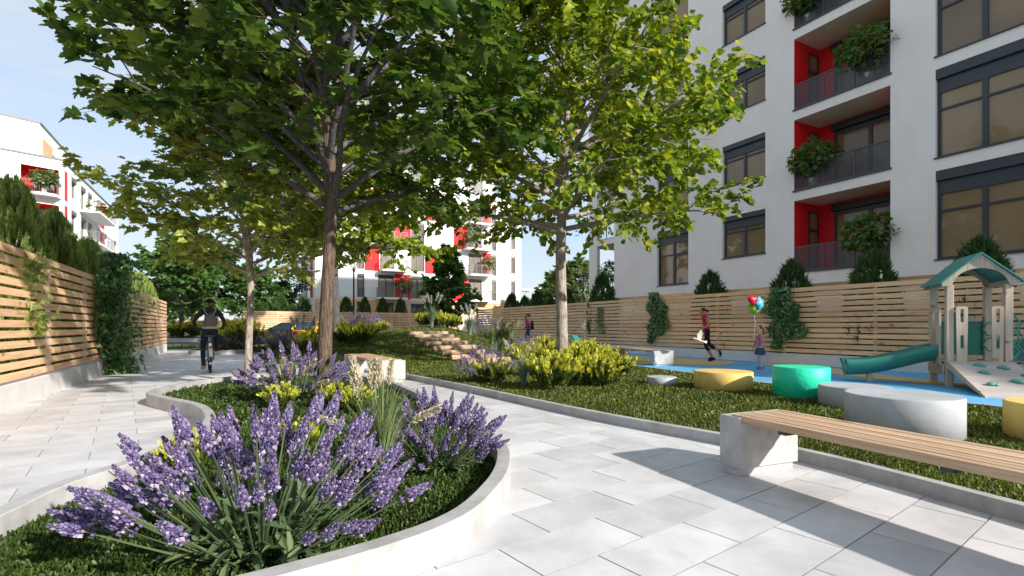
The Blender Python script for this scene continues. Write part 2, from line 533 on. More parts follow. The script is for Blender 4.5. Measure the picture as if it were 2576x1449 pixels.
M['roof_green'] = surf('teal roof panel', (0.035, 0.24, 0.21), 0.4, 0.05, 3, 0, 9, 0.45)
M['seat_yellow'] = surf('yellow foam seat', (0.72, 0.50, 0.15), 0.7, 0.06, 5, 0.25, 70, 0.3, bdist=0.006, stain=0.16, sscale=2.4)
M['seat_green'] = surf('green foam seat', (0.02, 0.66, 0.38), 0.5, 0.05, 4, 0.6, 17, 0.4, bdist=0.012)
M['seat_grey'] = surf('grey painted seat', (0.41, 0.425, 0.445), 0.7, 0.03, 3, 0.06, 50, 0.3, stain=0.16, sscale=2.4)
M['log_bark'] = surf('log bark', (0.22, 0.14, 0.09), 0.9, 0.2, 12, 0.8, 20, 0.2, stretch=(0.6, 2, 2), c2=(0.52, 0.375, 0.265), bdist=0.02)
M['log_end'] = surf('sawn log end', (0.26, 0.145, 0.075), 0.8, 0.2, 14, 0.2, 40, 0.2, c2=(0.40, 0.25, 0.14))
M['asphalt'] = surf('asphalt', (0.07, 0.075, 0.085), 0.85, 0.15, 40, 0.2, 200, 0.3, space='World')
M['white_line'] = surf('road paint', (0.75, 0.75, 0.73), 0.7, 0.08, 20)
M['soil'] = surf('bare ground', (0.17, 0.17, 0.12), 0.95, 0.2, 0.6, 0, 9, 0.1, space='World')
M['black'] = surf('black metal', (0.015, 0.016, 0.018), 0.45, 0.1, 5, 0, 9, 0.5)
M['car_black'] = surf('black car paint', (0.008, 0.009, 0.011), 0.12, 0.05, 2, 0, 9, 0.7)
M['car_yellow'] = surf('yellow car paint', (0.68, 0.38, 0.012), 0.2, 0.04, 2, 0, 9, 0.6)
M['car_glass'] = surf('car window', (0.02, 0.035, 0.06), 0.05, 0.1, 1, 0, 9, 0.9)
M['tyre'] = surf('tyre', (0.018, 0.018, 0.019), 0.85, 0.2, 30)
M['rim'] = surf('alloy rim', (0.45, 0.46, 0.47), 0.3, 0.05, 5, 0, 9, 0.5, metal=0.8)
M['lamp_glass'] = surf('lamp glass', (0.55, 0.58, 0.6), 0.15, 0.05, 5, 0, 9, 0.6)
M['tail_red'] = surf('tail lamp', (0.35, 0.01, 0.01), 0.2, 0.05, 5)
M['chrome'] = surf('bare steel', (0.55, 0.56, 0.57), 0.25, 0.05, 5, 0, 9, 0.5, metal=0.85)
M['bike_blue'] = surf('pale blue bike frame', (0.30, 0.38, 0.46), 0.3, 0.05, 5)
M['white_guard'] = surf('white mudguard', (0.72, 0.72, 0.72), 0.35, 0.03, 5)
M['saddle'] = surf('brown saddle', (0.075, 0.05, 0.038), 0.6, 0.1, 9)

# ------------------------------------------------------------------ outlines on the ground
BED = [(-2.62, 2.52), (-2.72, 3.0), (-2.70, 3.55), (-2.80, 4.3), (-3.10, 5.15), (-3.75, 6.05), (-4.65, 6.75), (-5.18, 7.25),
       (-5.38, 7.95), (-5.45, 8.8), (-5.2, 9.7), (-4.7, 10.35), (-3.9, 10.45), (-3.0, 9.9), (-2.15, 8.9), (-1.5, 7.7), (-0.95, 6.5), (-0.42, 5.25),
       (-0.08, 4.2), (-0.01, 3.62), (-0.08, 3.0), (-0.30, 2.42), (-0.88, 1.9), (-1.6, 1.5), (-2.25, 1.55), (-2.55, 1.95)]
BED = [tuple(p) for p in catmull(BED, 6, True)]
LAWN_W = [(-11.2, 27.0), (-10.6, 23.5), (-9.6, 19.6), (-8.55, 16.9), (-7.85, 15.2), (-7.2, 14.1), (-6.3, 13.5), (-4.9, 13.05), (-3.5, 12.2),
          (-2.27, 10.75), (-1.03, 9.03), (0.884, 6.1), (1.95, 4.72), (2.42, 3.98), (2.86, 2.81), (3.35, 1.4), (3.9, -0.6)]
LAWN_W = [tuple(p) for p in catmull(LAWN_W, 6)]
LAWN_E = [(7.9, 0.2), (7.35, 3.0), (6.8, 4.9), (6.27, 6.27), (5.85, 7.0), (5.1, 8.25), (4.45, 9.41), (3.94, 11.1), (3.25, 13.1), (2.6, 15.5), (1.9, 18.6),
          (1.1, 22.2), (0.1, 26.0), (-1.6, 31.0)]
LAWN_E = [tuple(p) for p in catmull(LAWN_E, 6)]
LAWN = LAWN_W + LAWN_E + [(-5.0, 33.0), (-9.5, 31.0)]
ISLE = [(-12.65, 20.0), (-12.2, 19.65), (-11.6, 19.75), (-11.0, 20.3), (-10.75, 21.2), (-10.9, 22.0), (-11.35, 23.0), (-12.2, 23.6), (-13.2, 23.3), (-13.4, 22.0), (-13.0, 20.8)]
ISLE = [tuple(p) for p in catmull(ISLE, 5, True)]

def ground_h(x, y):
    rx = 6.6 if x < -4 else 5.0
    d = math.hypot((x + 4) / rx, (y - 25) / (13.0 if y < 25 else 8.0))
    return 0.055 + 1.02 * smooth(1 - d)

def ground_hn(P):
    rx = np.where(P[:, 0] < -4, 6.6, 5.0)
    ry = np.where(P[:, 1] < 25, 13.0, 8.0)
    d = np.hypot((P[:, 0] + 4) / rx, (P[:, 1] - 25) / ry)
    t = np.clip(1 - d, 0, 1)
    return 0.055 + 1.02 * t * t * (3 - 2 * t)

def on_hill(u, v, y0=4.0, y1=40.0):
    """where the ray through (u, v) meets the lawn"""
    y = y0
    while y < y1:
        x = At(u, y)
        if Zat(v, y) <= ground_h(x, y):
            return Vector((x, y, ground_h(x, y)))
        y += 0.03
    return Vector((At(u, y1), y1, ground_h(At(u, y1), y1)))

def onY(u, y):
    x = At(u, y)
    return Vector((x, y, ground_h(x, y)))

def sheet(name, poly, mat, hfun, step, smooth_=True):
    """a surface filling an outline, with inner points every step"""
    pts = [Vector((p[0], p[1])) for p in poly]
    nb = len(pts)
    xs = [p[0] for p in poly]; ys = [p[1] for p in poly]
    x = min(xs) + step / 2
    while x < max(xs):
        y = min(ys) + step / 2
        while y < max(ys):
            if inside(x, y, poly): pts.append(Vector((x, y)))
            y += step
        x += step
    res = geometry.delaunay_2d_cdt(pts, [(i, (i + 1) % nb) for i in range(nb)], [], 1, 1e-5)
    vs = [(p.x, p.y, hfun(p.x, p.y)) for p in res[0]]
    me = bpy.data.meshes.new(name)
    me.from_pydata(vs, [], [list(f) for f in res[2]])
    me.polygons.foreach_set('use_smooth', [smooth_] * len(me.polygons))
    me.materials.append(mat)
    me.update()
    if len(me.polygons) and me.polygons[0].normal.z < 0:
        me.flip_normals()
    return me

def strip_wall(name, curve, width, z0, z1, mat, closed=False, parent=None, side=1, bevel=0.006):
    """a low wall following a curve; the curve is its outer edge"""
    P = [np.array(p[:2], float) for p in curve]
    n = len(P)
    off = []
    for i in range(n):
        a = P[(i - 1) % n] if (closed or i > 0) else P[i]
        b = P[(i + 1) % n] if (closed or i < n - 1) else P[i]
        d = b - a
        d = d / (np.linalg.norm(d) + 1e-9)
        off.append(P[i] + side * width * np.array([-d[1], d[0]]))
    vs, fs = [], []
    b = bevel
    for p, q in zip(P, off):
        w = (q - p) / width
        for a, z in ((0, z0), (0, z1 - b), (b, z1), (width - b, z1), (width, z1 - b), (width, z0)):
            vs.append((p[0] + w[0] * a, p[1] + w[1] * a, z))
    m = 6
    for i in range(n if closed else n - 1):
        j = (i + 1) % n
        for k in range(m - 1):
            fs.append((i * m + k, j * m + k, j * m + k + 1, i * m + k + 1))
    if not closed:
        fs.append(tuple(range(m))); fs.append(tuple(range(n * m - 1, n * m - m - 1, -1)))
    me = bpy.data.meshes.new(name)
    me.from_pydata(vs, [], fs)
    me.materials.append(mat)
    bm = bmesh.new(); bm.from_mesh(me); bmesh.ops.recalc_face_normals(bm, faces=bm.faces); bm.to_mesh(me); bm.free()
    me.update()
    return inst(name, me, parent)

# ------------------------------------------------------------------ ground, road, walk
mb = MB().quad((-700, -60, -0.10), (700, -60, -0.10), (700, 1500, -0.10), (-700, 1500, -0.10))
tag(mb.obj('ground', M['soil']), kind='structure')

walk_poly = [(-4.6, -1.5), (7.5, -1.5), (7.5, 4), (4, 14), (1, 30), (-12, 30), (-13.6, 24.2), (-16.5, 24.2), (-15.35, 22.6)]
mb = MB().prism([(-5.5, -1.5), (9, -1.5), (9, 5), (4, 14), (1, 26), (-11, 26), (-17.0, 24.3), (-15.9, 22.6), (-7.5, 6.6)], -0.09, -0.0045)
path = tag(mb.obj('path', M['joint']), kind='structure')
# paving slabs: running bond, laid at an angle to the walk
T1 = Vector((-0.604, 0.797)); T2 = Vector((0.797, 0.604))
TL, TW, GAP = 0.683, 0.3435, 0.0055
def slab_mesh(j=0.0):
    a, b, c = TL / 2 - GAP / 2, TW / 2 - GAP / 2, 0.001
    vs = []
    for e, z in ((0, -0.02), (0, -c), (c, 0.0)):
        vs += [(-a + e, -b + e, z), (a - e, -b + e, z), (a - e, b - e, z), (-a + e, b - e, z)]
    fs = [(8, 9, 10, 11)]
    for r in (0, 4):
        fs += [(r + i, r + (i + 1) % 4, r + 4 + (i + 1) % 4, r + 4 + i) for i in range(4)]
    return vs, fs
sv, sf = slab_mesh()
slab_me = bpy.data.meshes.new('paving_slab'); slab_me.from_pydata(sv, [], sf); slab_me.materials.append(M['tile']); slab_me.materials.append(M['joint']); slab_me.polygons.foreach_set('material_index', [0] + [1] * 8); slab_me.update()
lawn_in = LAWN
rows = []
for i in range(-4, 90):
    for j in range(-32, 48):
        c1 = 1.543 + i * 0.3435 - 0.345 * 0
        c2 = 2.84 + j * TL + (TL / 2 if i % 2 else 0)
        p = T1 * c1 + T2 * c2
        if p.y < 0.4 or p.y > 24.6 or p.x * 0.8787 + p.y * 0.4774 < -2.9: continue
        if p.y < 1.6 and abs(p.x) > 4.2: continue
        if p.x > LAWN_E[0][0]: continue
        cs = [p + T2 * (s * TL / 2) + T1 * (t * TW / 2) for s in (-1, 1) for t in (-1, 1)]
        if all(inside(c.x, c.y, LAWN) for c in cs) or all(inside(c.x, c.y, BED) for c in cs) or all(inside(c.x, c.y, ISLE) for c in cs): continue
        if p.x > 4 and not inside(p.x, p.y, LAWN) and p.y > 3: continue
        if p.x * 0.8787 + p.y * 0.4774 > 11.0: continue
        u = 1288 + 1288 * p.x / p.y
        if u < -160 or u > 2740: continue
        v = 821 + 1288 * 1.1 / p.y
        rows.append((p.y, p.x, v))
rows.sort()
ang = math.atan2(T2.y, T2.x)
seen = [r for r in rows if r[2] < 1500]
near = set(id(r) for r in seen[:290])
far_v, far_f = [], []
rs = random.Random(3)
for r in rows:
    y, x, v = r
    dz = rs.uniform(-0.0005, 0.0005)
    if id(r) in near:
        inst('paving_slab', slab_me, path, (x, y, dz), (rs.uniform(-.0006, .0006), rs.uniform(-.0006, .0006), ang))
    else:
        b = len(far_v)
        far_v += [(x + a * T2.x + c * T1.x, y + a * T2.y + c * T1.y, z + dz) for a, c, z in sv]
        far_f += [[k + b for k in f] for f in sf]
me = bpy.data.meshes.new('paving_slab'); me.from_pydata(far_v, [], far_f)
mt = M['tile'].copy(); me.materials.append(mt); me.materials.append(M['joint']); me.polygons.foreach_set('material_index', ([0] + [1] * 8) * (len(far_f) // 9)); me.update()
# distant slabs: own shade per slab
_nt = mt.node_tree
for _n in _nt.nodes:
    if _n.type == 'OBJECT_INFO':
        _g = _nt.nodes.new('ShaderNodeNewGeometry')
        for _l in list(_n.outputs['Random'].links):
            if _l.to_node.type == 'MAP_RANGE':
                _nt.links.new(_g.outputs['Random Per Island'], _l.to_socket)
tag(inst('paving_slab', me, path), kind='stuff')

# road beyond the walk, verge and far kerb
def sheet_quad(name, pts, z, mat, kind='structure'):
    m_ = MB().add([(p[0], p[1], z) for p in pts], [tuple(range(len(pts)))])
    return tag(m_.obj(name, mat), kind=kind)
sheet_quad('road', [(-90, 29.0), (25, 29.0), (25, 37.5), (-90, 37.5)], -0.06, M['asphalt'])
for i, x in enumerate((-60, -48, -36, -26.6, -17.6)):
    o = MB().add([(x, 32.3, -0.055), (x + 5.2, 32.3, -0.055), (x + 5.2, 32.5, -0.055), (x, 32.5, -0.055)], [(0, 1, 2, 3)]).obj('road_marking', M['white_line'], bpy.data.objects['road'])
tag(MB().box(-90, 25, 28.75, 29.0, -0.1, 0.06).obj('kerb', M['kerb']), kind='structure')
tag(MB().box(-90, -13.3, 37.5, 37.75, -0.1, 0.24).obj('kerb', M['kerb']), kind='structure')
verge_poly = [(-40, 24.4), (-11.2, 24.4), (-11.4, 28.7), (-40, 28.7)]
tag(inst('verge', sheet('verge', verge_poly, M['turf'], lambda x, y: 0.02, 1.0)), kind='structure')
far_poly = [(-80, 37.8), (-13.4, 37.8), (-13.4, 46), (-80, 46)]
tag(inst('lawn', sheet('lawn', far_poly, M['turf'], lambda x, y: 0.2, 2.0)), kind='structure')
sheet_quad('pavement', [(-110, 46), (-20, 46), (-20, 62), (-110, 62)], -0.05, M['tile'])

# ------------------------------------------------------------------ planting bed with its low concrete wall
bed = thing('planting_bed', 'S-shaped planting bed with a low pale concrete rim, nearest the camera', 'planting bed', (-1.5, 3.2, 0))
bed.location = (0, 0, 0)
strip_wall('rim', BED, 0.10, -0.05, 0.17, M['kerb'], True, bed, -1)
inst('turf', sheet('turf', BED, M['turf'], lambda x, y: 0.05, 0.5), bed)
isle = thing('planting_bed', 'small far planting bed with a low curved rim ahead of the cyclist', 'planting bed')
strip_wall('rim', ISLE, 0.12, -0.05, 0.17, M['kerb'], True, isle, 1)
inst('turf', sheet('turf', ISLE, M['turf'], lambda x, y: 0.07, 0.5), isle)

# ------------------------------------------------------------------ lawn with its mound, kerbs, playground surface
tag(inst('lawn', sheet('lawn', LAWN, M['turf'], ground_h, 0.55)), kind='structure')
tag(strip_wall('kerb', LAWN_W, 0.09, -0.05, 0.10, M['kerb'], False, None, 1), kind='structure')
tag(strip_wall('kerb', LAWN_E, 0.08, -0.05, 0.10, M['kerb'], False, None, 1), kind='structure')
FC = 14.02      # the line of the right-hand fence: D2 . p
def fence_pt(c, y):     # point on a line parallel to the walk
    return ((c - 0.4774 * y) / 0.8787, y)
PLAY = [tuple(p) for p in LAWN_E] + [fence_pt(FC - 0.02, 31.0), fence_pt(FC - 0.02, 0.2)]
tag(inst('playground_floor', sheet('playground_floor', PLAY, M['rubber_blue'], lambda x, y: 0.03, 2.0)), kind='structure')
def patch(pts, z=0.036):
    P = catmull(pts, 6, True)
    tag(MB().add([(p[0], p[1], z) for p in P], [tuple(range(len(P)))]).obj('floor_patch', M['rubber_sand']), kind='structure')
patch([(6.62, 15.3), (5.7, 14.15), (4.4, 14.3), (3.5, 15.6), (3.0, 17.6), (2.9, 19.2), (3.6, 19.3), (4.6, 18.2), (5.9, 17.0)])
patch([(7.3, 15.0), (7.0, 13.6), (7.15, 11.7), (7.55, 10.0), (8.2, 8.7), (9.0, 7.9), (9.2, 8.35), (8.7, 9.3), (8.3, 10.4), (8.1, 12.0), (8.2, 13.6), (8.0, 14.8)])

# ------------------------------------------------------------------ slatted fences
SLAT_N = 13
def fence(name, label, p0, ang_, length, base=0.33, top=2.21, base_h0=-0.1, z=0.0, bay=2.42, group=None, thick=0.12, face=-1, boards=2, seed=1, sh=.106, skip_rows=(), post_mat='post', slat_mat='slat'):
    """runs along local +x; boards on the local face side (y)"""
    r_ = random.Random(seed)
    t = thing(name, label, 'fence', (p0[0], p0[1], z), ang_, group)
    MB().box(0, length, -thick * 0.5, thick * 0.5 + 0.06, base_h0, base).obj('base_wall', M['base'], t, bevel=0.008)
    nb = int(round(length / bay))
    bay = length / nb
    pm = MB().box(-0.035, 0.035, -0.02, 0.04, base, top - 0.02).mesh('post', M[post_mat])
    for i in range(nb + 1):
        inst('post', pm, t, (min(max(i * bay, 0.04), length - 0.04), 0, 0))
    pitch = (top - base - 0.03) / SLAT_N
    meshes = {}
    for k in range(SLAT_N):
        z0 = base + 0.04 + k * pitch
        i = -1 if k % 2 else 0
        while i < nb:
            a, b = max(0, i) * bay, min(nb, i + boards) * bay
            ln = round(b - a - 0.004, 4)
            if ln not in meshes:
                meshes[ln] = MB().box(-ln / 2, ln / 2, -0.014, 0.014, -sh / 2, sh / 2).mesh('slat', M[slat_mat], bevel=0.004)
            o = inst('slat', meshes[ln], t, ((a + b) / 2, face * (0.034 + r_.uniform(0, 0.004)), z0 + 0.053 + r_.uniform(-0.002, 0.002)))
            o.rotation_euler = (r_.uniform(-0.01, 0.01) , 0, 0)
            i += boards
    return t

A1 = math.atan2(D1.y, D1.x)
LC = -2.657     # left fence line
p = fence_pt(LC, 4.3)
fence('slatted_fence', 'tall larch slat fence on a concrete base along the left of the walk', p, A1, 20.9, face=-1, seed=2, sh=.099)
p = fence_pt(LC - 1.75, 4.8)
fence('slatted_fence', 'second slat fence seen in shade through the gaps of the left one', p, A1, 18.2, face=1, seed=3, z=-0.05, bay=2.6, boards=3)
p = fence_pt(FC, 33.6)
fence('slatted_fence', 'long larch slat fence behind the playground and the runner', p, A1 + PI, 28.5, face=-1, seed=4, sh=.110)
p = fence_pt(FC + 1.25, 25.2)
fence('slatted_fence', 'rear slat fence standing a little higher just in front of the right-hand block', p, A1 + PI, 20.5, face=-1, seed=5, z=0.2, sh=.110)
A2 = math.atan2(D2.y, D2.x)
fence('slatted_fence', 'short slat fence between the road and the far apartment block, cars in front', (-20.6, 39.2), A2, 14.6, face=-1, seed=6, z=0.1, bay=2.43)
fence('slatted_fence', 'distant low slat fence across the end of the walk', (-62, 66), 0.05, 27, face=-1, seed=7, z=-0.1, base=0.75, top=1.95, boards=9, bay=3.0)

# ------------------------------------------------------------------ leaves
def fold(half, k=0.22, droop=0.12):
    v = [(x, y, k * abs(y) - droop * x * x) for x, y in half]
    v2 = [(x, -y, k * abs(y) - droop * x * x) for x, y in half[1:-1]]
    n = len(half)
    right = list(range(n))
    left = [0] + list(range(n, n + len(v2))) + [n - 1]
    return np.array(v + v2, float), [right[::-1], left]
T_MAPLE = fold([(0, 0), (-0.03, 0.16), (0.08, 0.44), (0.22, 0.34), (0.29, 0.25), (0.44, 0.50), (0.52, 0.42), (0.63, 0.45), (0.62, 0.21), (0.8, 0.2), (1.0, 0)])
T_LIME = fold([(0, 0), (-0.08, 0.2), (0.05, 0.42), (0.32, 0.47), (0.62, 0.33), (0.84, 0.13), (1.0, 0)])
T_OVAL = fold([(0, 0), (0.25, 0.24), (0.6, 0.22), (1.0, 0)])
T_IVY = fold([(0, 0), (-0.05, 0.25), (0.1, 0.48), (0.35, 0.3), (0.5, 0.38), (0.7, 0.2), (1.0, 0)])

def nrm(a):
    return a / (np.linalg.norm(a, axis=1, keepdims=True) + 1e-9)

def leaves_mesh(name, tmpl, P, X, N, S, mat):
    T, F = tmpl
    P = np.asarray(P, float); X = nrm(np.asarray(X, float)); N = np.asarray(N, float); S = np.asarray(S, float)
    Yv = nrm(np.cross(N, X)); Nv = np.cross(X, Yv)
    V = P[:, None, :] + S[:, None, None] * (T[None, :, 0, None] * X[:, None, :] + T[None, :, 1, None] * Yv[:, None, :] + T[None, :, 2, None] * Nv[:, None, :])
    n, k = len(P), len(T)
    fl = np.array([i for f in F for i in f]); sz = np.array([len(f) for f in F])
    loops = (fl[None, :] + (np.arange(n) * k)[:, None]).ravel()
    return np_mesh(name, V.reshape(-1, 3), loops, np.tile(sz, n), mat)

def make_tree(name, label, base, height, first, crown_r, tr, limbs, leaf, size, n_leaf, mat, bark, seed, e0=15, e1=60, shape='round', lean=(0, 0),
              single=0, group=None, twig_leaves=6, sub=7, limb_parts=False, droop=0.5, nsd=.5, vj=1.0, profile=None):
    """trunk, limbs, twigs and leaves; e0/e1: pitch of the lowest and the topmost limbs"""
    r_ = random.Random(seed); g = np.random.default_rng(seed)
    t = thing(name, label, 'tree', base, 0, group)
    tp, rr = [], []
    n = 14
    for i in range(n + 1):
        f = i / n
        z = f * height * 0.93
        wob = 0.012 * height * (f ** 0.7)
        tp.append((lean[0] * f + wob * math.sin(3.1 * f * 3 + seed), lean[1] * f + wob * math.cos(2.3 * f * 3 + seed), z))
        fr = first / (height * 0.93)
        r = tr * (1.18 - 0.22 * min(1, f / fr)) if f < fr else tr * 0.9 * (1 - (f - fr) / (1 - fr)) ** 0.8 + 0.012
        if i == 0: r *= 1.25
        rr.append(r)
    tm = MB().tube(tp, rr, 12)
    def trunk_at(z):
        f = z / (height * 0.93) * n
        i = min(n - 1, int(f)); q = f - i
        a, b = Vector(tp[i]), Vector(tp[i + 1])
        return a.lerp(b, q), rr[i] * (1 - q) + rr[i + 1] * q
    twig = MB()
    LP, LX, LN = [], [], []
    az = r_.uniform(0, 6)
    bmesh_list = []
    for li in range(limbs):
        f = li / max(1, limbs - 1)
        f2 = f ** 1.15
        z = first + (height * 0.9 - first) * f2
        o, r0 = trunk_at(z)
        az += 2.4 + r_.uniform(-0.35, 0.35)
        if profile:
            L = crown_r * float(np.interp(f2, *profile))
        elif shape == 'round':
            L = crown_r * (0.95 * math.sqrt(max(0.05, 1 - (max(0, f2 - 0.25) / 0.78) ** 2)))
        elif shape == 'cone':
            L = crown_r * (1.02 - 0.88 * f2) * (0.75 if f2 < 0.08 else 1)
        else:
            L = crown_r * (0.6 + 0.4 * math.sin(PI * min(1, f2 * 1.1)))
        L *= r_.uniform(0.82, 1.1)
        el = math.radians(e0 + (e1 - e0) * f2 + r_.uniform(-6, 6))
        d = Vector((math.cos(az) * math.cos(el), math.sin(az) * math.cos(el), math.sin(el)))
        pts = [o.copy()]
        rad = [min(r0 * 0.75, tr * 0.55)]
        seg = 7
        dd = d.copy()
        for s in range(seg):
            dd = (dd + Vector((r_.uniform(-.12, .12), r_.uniform(-.12, .12), r_.uniform(-.05, .10) - 0.03 * droop * s))).normalized()
            pts.append(pts[-1] + dd * (L / seg))
            rad.append(rad[0] * (1 - (s + 1) / seg) ** 0.9 + 0.006)
        lm = MB() if limb_parts else tm
        lm.tube(pts, rad, 7, cap=False)
        if limb_parts: bmesh_list.append(lm)
        for s in range(sub):
            q = 0.22 + 0.78 * (s + r_.random() * 0.6) / sub
            fi = q * seg
            i = min(seg - 1, int(fi))
            a = pts[i].lerp(pts[i + 1], min(1, fi - i))
            fd = (pts[i + 1] - pts[i]).normalized()
            side = fd.cross(Vector((0, 0, 1)))
            side = side.normalized() if side.length > 0.1 else Vector((1, 0, 0))
            sgn = 1 if s % 2 else -1
            sl = L * (0.50 - 0.24 * q) * r_.uniform(0.75, 1.2)
            if s == sub - 1: sgn *= 0.2; sl = L * 0.22
            sd = (fd * r_.uniform(0.5, 0.8) + side * sgn * r_.uniform(0.55, 0.95) + Vector((0, 0, r_.uniform(-0.35, 0.6) * vj))).normalized()
            sp = [a]
            for k in range(3):
                sd = (sd + Vector((r_.uniform(-.15, .15), r_.uniform(-.15, .15), r_.uniform(-.1, .06) - 0.06 * droop))).normalized()
                sp.append(sp[-1] + sd * sl / 3)
            twig.tube(sp, [0.011 * tr / 0.1 + 0.003, 0.007, 0.005, 0.003], 4, cap=False)
            nt_ = 5
            for k in range(nt_):
                q2 = 0.25 + 0.75 * k / (nt_ - 1)
                fi = q2 * 3; i2 = min(2, int(fi))
                b = sp[i2].lerp(sp[i2 + 1], min(1, fi - i2))
                bd = (sp[i2 + 1] - sp[i2]).normalized()
                bs = bd.cross(Vector((0, 0, 1))); bs = bs.normalized() if bs.length > .05 else Vector((0, 1, 0))
                tl = max(0.14, sl * 0.42) * r_.uniform(0.6, 1.15)
                td = (bd * 0.7 + bs * (1 if k % 2 else -1) * r_.uniform(0.4, 0.9) + Vector((0, 0, r_.uniform(-0.6, 0.45) * vj))).normalized()
                e = b + td * tl
                twig.tube([b, b.lerp(e, .5) + Vector((0, 0, .01)), e], [0.004, 0.003, 0.002], 3, cap=False)
                for m_ in range(twig_leaves):
                    w = (m_ + 0.6) / twig_leaves
                    p = b.lerp(e, w)
                    sg = 1 if m_ % 2 else -1
                    lx = td * 0.55 + td.cross(Vector((0, 0, 1))) * sg * r_.uniform(.3, 1.0) + Vector((0, 0, -0.28 * droop + r_.uniform(-.3, .25)))
                    LP.append((p.x + r_.gauss(0, .03), p.y + r_.gauss(0, .03), p.z + r_.gauss(0, .05)))
                    LX.append(lx[:])
                    LN.append((r_.gauss(0, nsd), r_.gauss(0, nsd), 1.0))
    tm.obj('trunk', bark, t, smooth_=True)
    for lm in bmesh_list:
        lm.obj('branch', bark if bark != M['bark'] else M['bark_dark'], t, smooth_=True)
    tag(twig.obj('twigs', bark, t), kind='stuff')
    P, X, N = np.array(LP), np.array(LX), np.array(LN)
    if len(P) > n_leaf:
        keep = np.sort(g.permutation(len(P))[:n_leaf]); P, X, N = P[keep], X[keep], N[keep]
    S = size * np.clip(g.normal(1.0, 0.2, len(P)), 0.55, 1.5)
    if single:
        W = P + np.array(base)
        u = W[:, 0] / np.maximum(W[:, 1], 0.1)
        vis = (np.abs(u) < 1.0) & ((W[:, 2] - CAM_H) / np.maximum(W[:, 1], .1) < 0.63) & (W[:, 1] > 1)
        d = np.where(vis, np.linalg.norm(W - np.array([0, 0, CAM_H]), axis=1) / S, 1e9)
        pick = np.argsort(d)[:single]
        T, F = leaf
        lm = bpy.data.meshes.new('leaf'); lm.from_pydata([tuple(p) for p in T], [], F)
        mm = mat.copy(); mm.name = mat.name + ' near'
        for nn in mm.node_tree.nodes:
            if nn.type == 'NEW_GEOMETRY':
                oi = mm.node_tree.nodes.new('ShaderNodeObjectInfo')
                for l in list(nn.outputs['Random Per Island'].links):
                    mm.node_tree.links.new(oi.outputs['Random'], l.to_socket)
        lm.materials.append(mm); lm.update()
        for i in pick:
            x = Vector(X[i]).normalized(); nn = Vector(N[i]); y = nn.cross(x).normalized(); z = x.cross(y)
            o = inst('leaf', lm, t)
            s = S[i]
            o.matrix_local = Matrix(((x.x * s, y.x * s, z.x * s, P[i][0]), (x.y * s, y.y * s, z.y * s, P[i][1]), (x.z * s, y.z * s, z.z * s, P[i][2]), (0, 0, 0, 1)))
        k = np.ones(len(P), bool); k[pick] = False
        P, X, N, S = P[k], X[k], N[k], S[k]
    tag(inst('crown', leaves_mesh('crown', leaf, P, X, N, S, mat), t), kind='stuff')
    return t

make_tree('maple_tree', 'large dark leafy maple in the foreground planting bed, its trunk left of the middle', (-2.72, 7.45, 0.05), 8.6, 2.62, 4.75, 0.088, 40, T_MAPLE, 0.165, 26000,
          M['maple'], M['bark'], 11, e0=30, e1=64, single=220, profile=((0, .12, .35, .6, 1), (.72, .85, 1.08, .9, .45)), nsd=.5, limb_parts=True, sub=10, twig_leaves=11, droop=0.55, lean=(0.05, 0.05))
make_tree('maple_tree', 'slim young maple with a pale trunk at the back end of the planting bed', (-5.12, 9.95, 0.05), 6.3, 2.0, 2.15, 0.060, 32, T_MAPLE, 0.125, 16000,
          M['maple_far'], M['bark_pale'], 5, e0=18, e1=66, nsd=.55, profile=((0, .2, .5, .8, 1), (.9, 1.05, .95, .6, .3)), single=0, limb_parts=True, sub=8, twig_leaves=10, droop=0.5)
make_tree('lime_tree', 'bright yellow-green lime tree with a pale trunk rising from the golden shrubs', (1.22, 12.6, 0.05), 10.4, 3.35, 4.1, 0.125, 46, T_LIME, 0.135, 36000,
          M['linden'], M['bark_pale'], 21, e0=10, e1=68, single=60, nsd=.8, vj=1.3, profile=((0, .15, .4, .7, 1), (.88, .95, .86, .62, .3)), limb_parts=True, sub=10, twig_leaves=13, droop=0.8, lean=(0.1, 0.1))
make_tree('lime_tree', 'tall lime tree with a dark grey trunk behind the lavender on top of the mound', (-8.95, 26.0, 0.3), 11.5, 4.6, 4.9, 0.18, 34, T_LIME, 0.25, 15000,
          M['linden'], M['bark_dark'], 8, nsd=.8, vj=1.3, e0=8, e1=60, sub=9, twig_leaves=10, droop=0.8)
make_tree('small_tree', 'small dark egg-shaped tree behind the mound in front of the far apartment block', (-4.3, 34.0, 0.0), 6.6, 1.45, 1.95, 0.10, 28, T_MAPLE, 0.22, 8000,
          M['tree_mid'], M['bark_dark'], 14, e0=14, e1=74, nsd=.9, vj=1.5, profile=((0, .15, .35, .7, 1), (.7, 1.0, .92, .6, .2)), sub=9, twig_leaves=9, droop=0.5)
